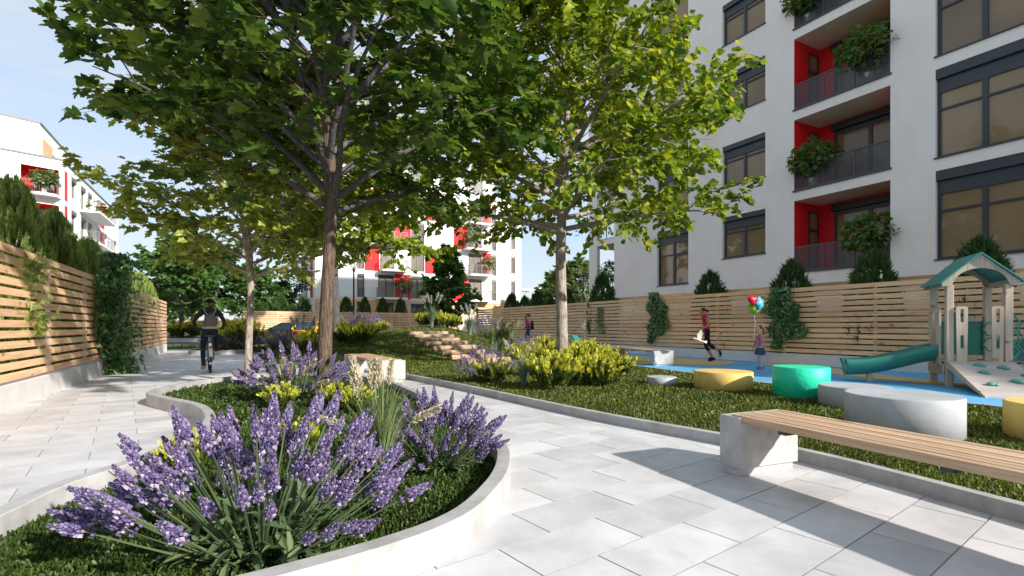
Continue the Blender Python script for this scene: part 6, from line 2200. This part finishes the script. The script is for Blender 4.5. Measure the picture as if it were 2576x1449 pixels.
def shoe(t, a, toe, mat, k=1.0, sole=None):
    a, toe = Vector(a), Vector(toe)
    d = (toe - a); d.z = d.z
    d.normalize()
    s = d.cross(Vector((0, 0, 1))).normalized(); n = s.cross(d)
    o = a - n * .045 * k
    m = MB()
    L = .25 * k
    rows = ((-.30, .032, .08), (-.2, .042, .10), (.0, .044, .085), (.3, .046, .062), (.55, .045, .045), (.70, .026, .026))
    vs, fs = [], []
    for q, w, h in rows:
        for j in range(8):
            an = PI * j / 7
            vs.append(o + d * L * q + s * w * k * math.cos(an) + n * (h * k * math.sin(an) ** .8 - .03 * k))
    for i in range(len(rows) - 1):
        for j in range(7): fs.append((i * 8 + j, i * 8 + j + 1, i * 8 + 9 + j, i * 8 + 8 + j))
    fs.append(tuple(range(8))); fs.append(tuple(range(40, 48)))
    m.add(vs, fs)
    ob = m.obj('shoe', mat, t, smooth_=True)
    if sole:
        b = MB()
        for q, w, h in rows: pass
        pts = [o + d * L * q + s * w * 1.06 * k - n * .03 * k for q, w, h in rows] + [o + d * L * q - s * w * 1.06 * k - n * .03 * k for q, w, h in rows[::-1]]
        b.slab(pts, -n * .02 * k); b.obj('sole', sole, ob)
    return ob

# cyclist
fw = Vector((-.53, .85)).normalized()
rear = Vector((At(529, 12.1), 12.1))
bo = rear + fw * .25
arz = math.atan2(fw.y, fw.x)
BK = thing('bicycle', 'pale blue city bicycle with white rear mudguard ridden away along the walk', 'bicycle', (bo.x, bo.y, 0), arz)
def wheel_obj(x, r=.34):
    w = empty('wheel', (x, 0, r), 0, BK)
    ring = [(r * .95 * math.cos(a), 0, r * .95 * math.sin(a)) for a in np.linspace(0, 2 * PI, 41)]
    MB().tube(ring, .024, 8, cap=False).obj('tyre', M['tyre'], w, smooth_=True)
    ring = [(r * .87 * math.cos(a), 0, r * .87 * math.sin(a)) for a in np.linspace(0, 2 * PI, 41)]
    MB().tube(ring, .012, 6, cap=False).obj('rim', M['chrome'], w, smooth_=True)
    s = MB()
    for i in range(24):
        a = 2 * PI * i / 24
        s.bar((.02 * math.cos(a + .5), .02 * (1 if i % 2 else -1), .02 * math.sin(a + .5)), (r * .87 * math.cos(a), 0, r * .87 * math.sin(a)), .0035)
    s.tube([(0, -.045, 0), (0, .045, 0)], .018, 8)
    tag(s.obj('spokes', M['chrome'], w), kind='stuff')
wheel_obj(-.25); wheel_obj(.82)
fr = MB()
seat, bb, head_t, head_b, hub_r, hub_f = Vector((.02, 0, .86)), Vector((.17, 0, .29)), Vector((.60, 0, .88)), Vector((.66, 0, .66)), Vector((-.25, 0, .34)), Vector((.82, 0, .34))
fr.tube([bb, seat], .016, 8); fr.tube([bb, head_b], .02, 8); fr.tube([seat * .75 + bb * .25, head_t * .6 + head_b * .4], .016, 8); fr.tube([head_t, head_b], .02, 8)
for s in (-.05, .05):
    o = Vector((0, s, 0))
    fr.tube([bb + o * .5, hub_r + o], .010, 6); fr.tube([seat * .8 + bb * .2 + o * .4, hub_r + o], .009, 6); fr.tube([head_b + o, hub_f + o], .012, 6)
fr.obj('frame', M['bike_blue'], BK, smooth_=True)
hb = MB().tube([(.50, .30, 1.04), (.56, .22, 1.06), (.60, 0, 1.03), (.56, -.22, 1.06), (.50, -.30, 1.04)], .012, 8).tube([(.60, 0, 1.03), head_t], .013, 8)
hb.obj('handlebar', M['black'], BK, smooth_=True)
for s in (1, -1): MB().tube([(.47, .32 * s, 1.035), (.55, .255 * s, 1.058)], .019, 8).obj('grip', M['black'], BK, smooth_=True)
sd = MB()
sd.add([(-.14, .10, .90), (-.14, -.10, .90), (.0, -.07, .905), (.14, -.02, .905), (.14, .02, .905), (.0, .07, .905), (-.13, .08, .85), (-.13, -.08, .85), (.0, -.05, .86), (.13, -.015, .87), (.13, .015, .87), (0, .05, .86)],
       [(0, 1, 2, 3, 4, 5)[::-1], (6, 7, 8, 9, 10, 11)] + [(i, (i + 1) % 6, 6 + (i + 1) % 6, 6 + i) for i in range(6)])
sd.obj('saddle', M['saddle'], BK, bevel=.012)
MB().tube([seat, (.0, 0, .87)], .014, 8).obj('seat_post', M['chrome'], BK, smooth_=True)
mg = MB()
for a0, a1 in ((.35, 3.45),):
    pr = []
    for i in range(15):
        a = a0 + (a1 - a0) * i / 14
        pr.append((-.25 + .372 * math.cos(a), .34 + .372 * math.sin(a)))
    for i in range(14):
        (x0, z0), (x1, z1) = pr[i], pr[i + 1]
        mg.add([(x0, -.032, z0 - .008), (x0, 0, z0 + .006), (x0, .032, z0 - .008), (x1, -.032, z1 - .008), (x1, 0, z1 + .006), (x1, .032, z1 - .008)], [(0, 1, 4, 3), (1, 2, 5, 4)])
mg.obj('mudguard', M['white_guard'], BK, smooth_=True)
MB().box(-.66, -.615, -.03, .03, .27, .40).obj('mud_flap', M['black'], BK)
rk = MB()
for s in (-.065, .065): rk.tube([(-.02, s, .72), (-.45, s, .72)], .006, 5); rk.tube([(-.27, s, .36), (-.42, s, .72)], .005, 5)
for x in (-.05, -.18, -.31, -.45): rk.tube([(x, -.065, .72), (x, .065, .72)], .005, 5)
rk.obj('rack', M['black'], BK)
ck = MB().tube([(.17, -.07, .29), (.17, .07, .29)], .02, 8).bar((.17, .08, .29), (.13, .09, .13), .02).bar((.17, -.08, .29), (.21, -.09, .45), .02)
ck.lathe([(.09, -.004), (.09, .004)], 20)
ck.obj('crank', M['black'], BK)
for x, y, z in ((.13, .14, .12), (.21, -.14, .46)):
    MB().box(x - .05, x + .05, y - .045, y + .045, z - .012, z + .012).obj('pedal', M['black'], BK)
MB().tube([(-.56, 0, .62), (-.60, 0, .62)], .03, 10).obj('rear_light', M['tail_red'], BK)

J = {'pelvis': (-.02, 0, 1.02), 'waist': (.05, 0, 1.17), 'chest': (.13, 0, 1.36), 'collar': (.15, 0, 1.48), 'neck': (.17, 0, 1.555), 'head': (.20, 0, 1.645), 'crown': (.19, 0, 1.72), 'nose': (.30, 0, 1.64), 'chin': (.26, 0, 1.585),
     'shoulder_l': (.15, .185, 1.455), 'shoulder_r': (.15, -.185, 1.455), 'elbow_l': (.20, .33, 1.22), 'elbow_r': (.20, -.31, 1.22), 'wrist_l': (.42, .30, 1.09), 'wrist_r': (.42, -.30, 1.09), 'hand_l': (.49, .292, 1.075), 'hand_r': (.49, -.292, 1.075),
     'hip_l': (.02, .095, .97), 'hip_r': (.02, -.095, .97), 'knee_l': (.27, .14, .60), 'knee_r': (.40, -.14, .83), 'calf_l': (.19, .14, .40), 'calf_r': (.28, -.14, .66), 'ankle_l': (.10, .14, .21), 'ankle_r': (.17, -.14, .55), 'toe_l': (.22, .145, .16), 'toe_r': (.29, -.145, .50)}
mats = {'list': [CL['charcoal'], CL['denim_dark'], SKIN['tan'], CL['shoe_red']], 'torso': 0, 'neck': 2, 'head': 2, 'uparm': 0, 'forearm': 0, 'hand': 2, 'hip': 1, 'thigh': 1, 'shin': 1, 'ankle': 1, 'foot': 3}
def __len(m): return 4
class Mats(dict):
    def __len__(self): return 4
pr = person('man riding the bicycle away, dark jumper and jeans, seen from behind', (bo.x, bo.y, 0), arz, J, radii(1.0), Mats(mats), REG(mats))
hair_cap(pr, (.19, 0, 1.665), .112, (1, 0, -.05), CL['hair_black'])
ears(pr, (.20, 0, 1.635), (1, 0, 0), SKIN['tan'])
face(pr, (.20, 0, 1.645), (1, 0, 0))
shoe(pr, (.10, .14, .20), (.22, .145, .165), CL['shoe_red'], 1, CL['sole'])
shoe(pr, (.17, -.14, .54), (.29, -.145, .50), CL['shoe_red'], 1, CL['sole'])
hm = MB().lathe([(.168, 0), (.172, .03), (.165, .06)], 20, cap=False)
o = hm.obj('shirt_hem', CL['beige'], pr, loc=(.0, 0, 1.045)); o.scale = (.80, 1.0, 1)
def backpack(label, loc, rz, mat, w, h, d, straps, group=None, pitch=0.0):
    t = thing('backpack', label, 'backpack', loc, rz)
    m = MB()
    rows = ((0, 1.0, 1.0), (.12, 1.06, 1.05), (.5, .98, 1.0), (.8, .85, .8), (.95, .66, .55), (1.0, .42, .3))
    vs, fs = [], []
    n = 12
    for q, a, b in rows:
        for j in range(n):
            an = 2 * PI * j / n
            ca, sa = math.cos(an), math.sin(an)
            x = -d / 2 * b * math.copysign(abs(ca) ** .6, ca) - d / 2; y = w / 2 * a * math.copysign(abs(sa) ** .6, sa)
            vs.append((x - math.sin(pitch) * h * -q, y, q * h))
    for i in range(len(rows) - 1):
        for j in range(n): fs.append((i * n + j, i * n + (j + 1) % n, (i + 1) * n + (j + 1) % n, (i + 1) * n + j))
    fs.append(tuple(range(n))[::-1]); fs.append(tuple(range((len(rows) - 1) * n, len(rows) * n)))
    m.add(vs, fs)
    m.obj('bag', mat, t, smooth_=True)
    for pts in straps:
        s = MB()
        for a, b in zip(pts[:-1], pts[1:]): s.bar(a, b, .028, .01, up=(1, 0, 0))
        s.obj('strap', CL['strap'], t)
    MB().tube([(-d * .5, -.03, h), (-d * .5, -.02, h + .04), (-d * .5, .02, h + .04), (-d * .5, .03, h)], .008, 6).obj('grab_loop', mat, t)
    return t
c_, s_n = math.cos(arz), math.sin(arz)
def at_rider(x, y, z): return (bo.x + c_ * x - s_n * y, bo.y + s_n * x + c_ * y, z)
bpk = backpack('grey-brown backpack worn by the cyclist', at_rider(-.075, 0, 1.11), arz, CL['bag_grey'], .27, .27, .10,
         [[(.0, .05, .26), (.045, .10, .34), (.115, .13, .42), (.16, .13, .435)], [(.0, -.05, .26), (.045, -.10, .34), (.115, -.13, .42), (.16, -.13, .435)], [(-.02, .12, .04), (.04, .17, .06)], [(-.02, -.12, .04), (.04, -.17, .06)]], pitch=.28)
MB().add([(-.105, -.03, .232), (-.105, .03, .232), (-.108, .0, .215)], [(0, 1, 2)]).obj('badge', CL['strap'], bpk)

# runner
rp = G(1789, 911)
J = {'pelvis': (0, 0, .93), 'waist': (.02, 0, 1.08), 'chest': (.06, 0, 1.25), 'collar': (.07, 0, 1.35), 'neck': (.09, 0, 1.425), 'head': (.125, 0, 1.51), 'crown': (.11, 0, 1.58), 'nose': (.225, 0, 1.505), 'chin': (.185, 0, 1.45),
     'shoulder_l': (.04, .16, 1.335), 'shoulder_r': (.08, -.16, 1.335), 'elbow_l': (.03, .22, 1.09), 'elbow_r': (-.17, -.23, 1.13), 'wrist_l': (.22, .17, 1.00), 'wrist_r': (-.02, -.20, 1.01), 'hand_l': (.285, .15, .975), 'hand_r': (.045, -.19, .97),
     'hip_l': (0, .09, .88), 'hip_r': (0, -.09, .88), 'knee_l': (.08, .09, .50), 'knee_r': (-.10, -.09, .50), 'calf_l': (-.02, .09, .34), 'calf_r': (-.26, -.09, .40), 'ankle_l': (-.13, .09, .12), 'ankle_r': (-.43, -.09, .30), 'toe_l': (.0, .09, .06), 'toe_r': (-.46, -.09, .17)}
mats = {'list': [CL['pink'], CL['navy'], SKIN['mid'], CL['shoe_black']], 'torso': 0, 'neck': 2, 'head': 2, 'uparm': 2, 'forearm': 2, 'hand': 2, 'hip': 1, 'thigh': 1, 'shin': 1, 'ankle': 2, 'foot': 3}
rz_r = PI - .05
pr = person('woman running to the left past the right fence, pink vest and dark leggings', (rp.x - .13, rp.y, .03), rz_r, J, radii(.98, True), Mats(mats), REG(mats))
hair_cap(pr, (.115, 0, 1.535), .104, (1, 0, -.05), CL['hair_red'], bun=(-.125, -.005, .048))
face(pr, (.125, 0, 1.51), (1, 0, 0), .95); ears(pr, (.115, 0, 1.505), (1, 0, 0), SKIN['mid'], .9)
shoe(pr, (-.13, .09, .10), (.0, .09, .06), CL['shoe_black'], 1, CL['sole']); shoe(pr, (-.44, -.09, .29), (-.47, -.09, .17), CL['shoe_black'], 1, CL['sole'])

# girl with balloons
gp = G(1912, 933)
k = .70
J = {'pelvis': (0, 0, .53), 'waist': (.01, 0, .63), 'chest': (.02, 0, .75), 'collar': (.0, 0, .83), 'neck': (.0, 0, .885), 'head': (.02, 0, .975), 'crown': (-.03, 0, 1.05), 'nose': (.105, 0, 1.015), 'chin': (.085, 0, .935),
     'shoulder_l': (.0, .115, .80), 'shoulder_r': (.0, -.115, .80), 'elbow_l': (.06, .15, .66), 'elbow_r': (.05, -.15, .66), 'wrist_l': (.155, .07, .755), 'wrist_r': (.10, -.13, .56), 'hand_l': (.175, .06, .80), 'hand_r': (.13, -.12, .52),
     'hip_l': (0, .055, .48), 'hip_r': (0, -.055, .48), 'knee_l': (.01, .055, .28), 'knee_r': (.005, -.055, .28), 'calf_l': (-.005, .055, .19), 'calf_r': (-.01, -.055, .19), 'ankle_l': (-.02, .055, .07), 'ankle_r': (-.02, -.055, .07), 'toe_l': (.07, .06, .035), 'toe_r': (.07, -.06, .035)}
R = radii(.66, True); R['head'] = (.078, .088); R['crown'] = (.06, .066); R['nose'] = .012; R['chin'] = .03; R['neck'] = .034
mats = {'list': [CL['mauve'], CL['tights'], SKIN['light'], CL['shoe_violet']], 'torso': 0, 'neck': 2, 'head': 2, 'uparm': 0, 'forearm': 0, 'hand': 2, 'hip': 1, 'thigh': 1, 'shin': 1, 'ankle': 1, 'foot': 3}
pr = person('little ginger-haired girl in a mauve jumper looking up at her balloons', (gp.x, gp.y, .03), PI - .1, J, R, Mats(mats), REG(mats), sc=.66, finger=.0085)
hair_cap(pr, (-.005, 0, 1.005), .104, (.85, 0, .5), CL['hair_ginger'], bun=(-.12, -.03, .05))
face(pr, (.02, 0, .975), (.9, 0, .42), .9); ears(pr, (.0, 0, .965), (1, 0, 0), SKIN['light'], .85)
sk = MB()
n = 22
vs = []
for q, r_0, z in ((0, .098, .545), (.5, .122, .47), (1, .145, .375)):
    for j in range(n):
        a = 2 * PI * j / n
        r_1 = r_0 * (1 + .06 * q * math.cos(j * PI))
        vs.append((r_1 * .88 * math.cos(a), r_1 * math.sin(a), z))
sk.add(vs, [(i * n + j, i * n + (j + 1) % n, (i + 1) * n + (j + 1) % n, (i + 1) * n + j) for i in range(2) for j in range(n)])
sk.obj('skirt', CL['denim'], pr, smooth_=True)
shoe(pr, (-.02, .055, .065), (.07, .06, .04), CL['shoe_violet'], .72, CL['sole']); shoe(pr, (-.02, -.055, .065), (.07, -.06, .04), CL['shoe_violet'], .72, CL['sole'])

# balloons: round, heart and star of foil on one string
byy = gp.y
def foil(name, label, outline, c, th, mat, rot):
    V, F = [], []
    n = len(outline)
    for s in (1, -1):
        for ring, (k, h) in enumerate(((1.0, 0.0), (.82, .6), (.5, .9), (.2, 1.0))):
            for x, z in outline: V.append((x * k, s * h * th, z * k))
    o = 4 * n
    for s in range(2):
        for r_ in range(3):
            for j in range(n):
                a, b = s * o + r_ * n + j, s * o + r_ * n + (j + 1) % n
                q = (a, b, b + n, a + n)
                F.append(q if s else q[::-1])
        last = tuple(range(s * o + 3 * n, s * o + 4 * n))
        F.append(last if s else last[::-1])
    ob = MB().add(V, F).obj(name, mat, None, smooth_=True, loc=c, rot=rot)
    return tag(ob, label, 'balloon', 'balloons held by the girl')
ba = {c: surf(c + ' foil', v, .22, .05, 4, 0, 9, .6) for c, v in (('red', (.58, .006, .03)), ('lime', (.22, .50, .02)), ('sky blue', (.10, .42, .72)))}
circ = [(.155 * math.cos(a), .155 * math.sin(a)) for a in np.linspace(0, 2 * PI, 25)[:-1]]
heart = [(.0085 * 16 * math.sin(a) ** 3, .0095 * (13 * math.cos(a) - 5 * math.cos(2 * a) - 2 * math.cos(3 * a) - math.cos(4 * a)) + .0) for a in np.linspace(0, 2 * PI, 29)[:-1]]
star = []
for i in range(10):
    r_ = .185 if i % 2 == 0 else .105
    a = PI / 2 + PI * i / 5
    star.append((r_ * math.cos(a), r_ * math.sin(a)))
foil('balloon', 'round lime green balloon below the red heart', circ, (At(1898, byy), byy + .02, Zat(773, byy)), .11, ba['lime'], (0, 0, .1))
foil('balloon', 'red heart-shaped balloon above the girl', heart, (At(1895, byy - .2), byy - .16, Zat(755, byy - .2)), .07, ba['red'], (0, .1, .15))
foil('balloon', 'sky blue star-shaped foil balloon beside the heart', star, (At(1912, byy - .1), byy - .08, Zat(763, byy - .1)), .07, ba['sky blue'], (0, -.35, .7))
tag(MB().tube([(At(1898, byy), byy + .01, Zat(792, byy)), (At(1898.5, byy), byy - .03, Zat(815, byy)), (gp.x - .17, byy - .05, .03 + .81)], .0025, 4).obj('balloon_string', M['white_guard']), 'thin pale string from the balloons down to the hand of the girl', 'string')

# walking woman
wx, wy = .72, 22.9
J = {'pelvis': (0, 0, .90), 'waist': (.0, 0, 1.03), 'chest': (.02, 0, 1.20), 'collar': (.02, 0, 1.30), 'neck': (.04, 0, 1.37), 'head': (.06, 0, 1.455), 'crown': (.05, 0, 1.52), 'nose': (.155, 0, 1.45), 'chin': (.12, 0, 1.40),
     'shoulder_l': (.01, .16, 1.28), 'shoulder_r': (.01, -.16, 1.28), 'elbow_l': (.05, .20, 1.04), 'elbow_r': (-.06, -.20, 1.04), 'wrist_l': (.22, .19, .90), 'wrist_r': (.0, -.20, .82), 'hand_l': (.27, .19, .85), 'hand_r': (.03, -.20, .76),
     'hip_l': (0, .085, .85), 'hip_r': (0, -.085, .85), 'knee_l': (.14, .085, .48), 'knee_r': (-.02, -.085, .47), 'calf_l': (.16, .085, .32), 'calf_r': (-.12, -.085, .31), 'ankle_l': (.19, .085, .09), 'ankle_r': (-.24, -.085, .12), 'toe_l': (.31, .085, .05), 'toe_r': (-.14, -.085, .04)}
mats = {'list': [CL['maroon'], CL['denim'], SKIN['dark'], CL['shoe_black']], 'torso': 0, 'neck': 2, 'head': 2, 'uparm': 0, 'forearm': 0, 'hand': 2, 'hip': 1, 'thigh': 1, 'shin': 1, 'ankle': 1, 'foot': 3}
pr = person('woman in a maroon hoodie with a black bun walking left behind violet lavender', (wx, wy, .06), PI, J, radii(.97, True), Mats(mats), REG(mats))
hair_cap(pr, (.05, 0, 1.48), .104, (1, 0, -.05), CL['hair_black'], bun=(-.09, .07, .065))
face(pr, (.06, 0, 1.455), (1, 0, 0)); ears(pr, (.05, 0, 1.45), (1, 0, 0), SKIN['dark'], .9)
shoe(pr, (.19, .085, .08), (.31, .085, .05), CL['shoe_black'], 1, CL['sole']); shoe(pr, (-.24, -.085, .11), (-.14, -.085, .05), CL['shoe_black'], 1, CL['sole'])
backpack('dark navy backpack on the back of the walking woman', (wx + .10, wy, .06 + .90), PI, CL['bag_navy'], .26, .40, .15, [[(.0, .10, .36), (.08, .13, .41), (.16, .12, .30), (.14, .12, .1)], [(.0, -.10, .36), (.08, -.13, .41), (.16, -.12, .30), (.14, -.12, .1)]])

# white dove in flight
dv = thing('dove', 'small cream-white dove flying in front of the running woman', 'bird', (At(1758, 13.2), 13.2, Zat(856, 13.2)), 2.6)
dv.rotation_euler = (-.75, -.25, 2.75)
dv.scale = (.85, .85, .85)
m = MB()
bd = [(.14, .012), (.11, .03), (.05, .045), (-.03, .042), (-.09, .022), (-.13, .012)]
vs, fs = [], []
for x, r in bd:
    for j in range(10):
        a = 2 * PI * j / 10
        vs.append((x, r * .9 * math.cos(a), r * math.sin(a) + (.02 if x > .1 else 0)))
for i in range(len(bd) - 1):
    for j in range(10): fs.append((i * 10 + j, i * 10 + (j + 1) % 10, i * 10 + 10 + (j + 1) % 10, i * 10 + 10 + j))
fs += [tuple(range(10)), tuple(range(50, 60))]
m.add(vs, fs); m.ball((.15, 0, .022), .026, 8, 6)
dove_m = surf('cream feather', (.78, .70, .58), .7, .06, 20)
m.obj('body', dove_m, dv, smooth_=True)
MB().slab([(-.12, -.012, 0), (-.12, .012, 0), (-.23, .06, .0), (-.24, 0, .0), (-.23, -.06, .0)], (0, 0, .006)).obj('tail', dove_m, dv)
for s in (1, -1):
    MB().slab([(.06, .03 * s, .03), (.09, .11 * s, .12), (.02, .22 * s, .25), (-.03, .19 * s, .20), (-.05, .14 * s, .13), (-.06, .08 * s, .07), (-.05, .03 * s, .03)], (.0, -.006 * s, .006)).obj('wing', dove_m, dv)
MB().lathe([(.006, 0), (.001, .02)], 6).obj('beak', M['rubber_sand'], dv, loc=(.172, 0, .022), rot=(0, PI / 2, 0))

# ------------------------------------------------------------------ cars
def car(name, label, loc, rz, paint, L, Wd, st, cab, wheels, wr=.34, glassm='car_glass'):
    """st: stations (x, half width, belt height, sill height); cab: roof profile (x, z) from bonnet to boot"""
    t = thing(name, label, 'car', loc, rz)
    m = MB()
    vs, fs = [], []
    ring = []
    for x, w, zb, zs in st:
        h = zb - zs
        half = [(w * .86, zs), (w * .97, zs + h * .18), (w, zs + h * .5), (w * .985, zs + h * .78), (w * .90, zs + h * .96), (w * .6, zb)]
        pts = half + [(-y, z) for y, z in half[::-1]]
        ring.append([(x, y, z) for y, z in pts])
    n = len(ring[0])
    for r in ring: vs += r
    for i in range(len(ring) - 1):
        for j in range(n):
            fs.append((i * n + j, (i + 1) * n + j, (i + 1) * n + (j + 1) % n, i * n + (j + 1) % n))
    fs += [tuple(range(n)), tuple(range((len(ring) - 1) * n, len(ring) * n))[::-1]]
    m.add(vs, fs)
    m.obj('body', M[paint], t, smooth_=True, bevel=.0)
    w = Wd / 2
    # cabin: glass body with pillars and roof skin
    gl = MB()
    (xa, za), (xb, zb), (xc, zc), (xd, zd) = cab
    lo, hi = w * .90, w * .72
    P = [(xa, lo, za), (xb, hi, zb), (xc, hi, zc), (xd, lo, zd)]
    Q = [(x, -y, z) for x, y, z in P]
    gl.add(P + Q, [(0, 3, 2, 1), (4, 5, 6, 7), (0, 1, 5, 4), (2, 3, 7, 6), (1, 2, 6, 5), (0, 4, 7, 3)])
    gl.obj('window', M[glassm], t)
    pl = MB()
    for S in (P, Q):
        pl.bar(S[0], S[1], .07); pl.bar(S[3], S[2], .09); pl.bar(S[1], S[2], .06)
        mid = (S[0][0] * .45 + S[3][0] * .55, S[0][1], S[0][2])
        pl.bar(mid, (mid[0] - .03, S[1][1], S[1][2]), .07)
    pl.obj('pillar', M[paint], t)
    rf = MB()
    rf.add([(xb, hi, zb + .01), (xc, hi, zc + .01), (xc, -hi, zc + .01), (xb, -hi, zb + .01), ((xb + xc) / 2, 0, max(zb, zc) + .05)], [(0, 4, 1)[::-1], (1, 4, 2)[::-1], (2, 4, 3)[::-1], (3, 4, 0)[::-1]])
    rf.obj('roof', M[paint], t)
    for wx_ in wheels:
        for s in (1, -1):
            we = empty('wheel', (wx_, s * (w - .10), wr), 0, t)
            MB().lathe([(wr * .66, -.1), (wr * .94, -.105), (wr, -.08), (wr, .08), (wr * .94, .105), (wr * .66, .1)], 28, cap=False).obj('tyre', M['tyre'], we, smooth_=False, rot=(PI / 2, 0, 0))
            rm = MB().lathe([(wr * .67, -.09), (wr * .67, .09)], 24)
            r2 = MB()
            for i in range(7):
                a = 2 * PI * i / 7
                r2.bar((.02 * math.cos(a), s * .095, .02 * math.sin(a)), (wr * .64 * math.cos(a), s * .10, wr * .64 * math.sin(a)), .055, .02, up=(0, 1, 0))
            MB().lathe([(wr * .60, -.088), (wr * .60, .088)], 24).obj('brake_disc', M['black'], we, rot=(PI / 2, 0, 0))
            r2.tube([(wr * .65 * math.cos(a), s * .10, wr * .65 * math.sin(a)) for a in np.linspace(0, 2 * PI, 29)], .018, 6, cap=False)
            r2.obj('rim', M['rim'], we)
            ar = MB()
            aa = [(wr * 1.12 * math.cos(q), wr * 1.12 * math.sin(q)) for q in np.linspace(-.25, PI + .25, 17)]
            ar.slab([(x, 0, z) for x, z in aa], (0, -s * .20, 0)).obj('wheel_arch', M['black'], t, loc=(wx_, s * (w + .004), wr))
    return t
cy = 35.2
bx = At(632, cy) 
BC = car('parked_car', 'low black sports saloon on the road behind the lavender, nose to the left', (bx + 2.35, cy, -.06), PI, 'car_black', 4.7, 1.86,
    [(2.35, .60, .58, .30), (2.25, .82, .70, .22), (1.6, .92, .84, .18), (.75, .93, .95, .18), (-.4, .93, .98, .18), (-1.6, .92, .98, .2), (-2.2, .80, .93, .28), (-2.35, .6, .80, .36)],
    [(.85, .93), (-.05, 1.38), (-.95, 1.36), (-1.95, .97)], (1.42, -1.40), .355)
for s in (1, -1):
    MB().slab([(2.22, s * .80, .60), (1.72, s * .915, .70), (1.70, s * .915, .76), (2.2, s * .79, .68)], (.01, s * .012, 0)).obj('headlight', M['lamp_glass'], BC)
    MB().ball((.62, s * 1.0, 1.0), (.09, .10, .06), 8, 6).obj('mirror', M['car_black'], BC, smooth_=True)
yy = 33.2
YC = car('parked_car', 'yellow hatchback seen from behind, parked beside the black saloon', (At(758, yy), yy + 2.0, -.06), PI * .5 + .10, 'car_yellow', 4.0, 1.74,
    [(2.0, .55, .66, .3), (1.85, .76, .80, .2), (1.0, .87, .92, .18), (0, .87, .96, .18), (-1.2, .87, .97, .18), (-1.85, .84, .95, .2), (-2.0, .76, .88, .3)],
    [(1.05, .92), (.35, 1.46), (-1.45, 1.46), (-1.93, .95)], (1.28, -1.28), .32)
for s in (1, -1):
    MB().box(-2.02, -1.96, s * .62 - .12, s * .62 + .12, .62, .86).obj('tail_lamp', M['tail_red'], YC)
    MB().bar((-1.955, s * .77, .95), (-1.475, s * .625, 1.46), .16, .05, up=(1, 0, 0)).obj('rear_pillar', M['car_yellow'], YC)
MB().box(-2.04, -1.97, -.74, .74, .34, .50).obj('bumper', M['black'], YC)
MB().box(-2.045, -2.0, -.26, .26, .54, .65).obj('number_plate', M['white_guard'], YC)
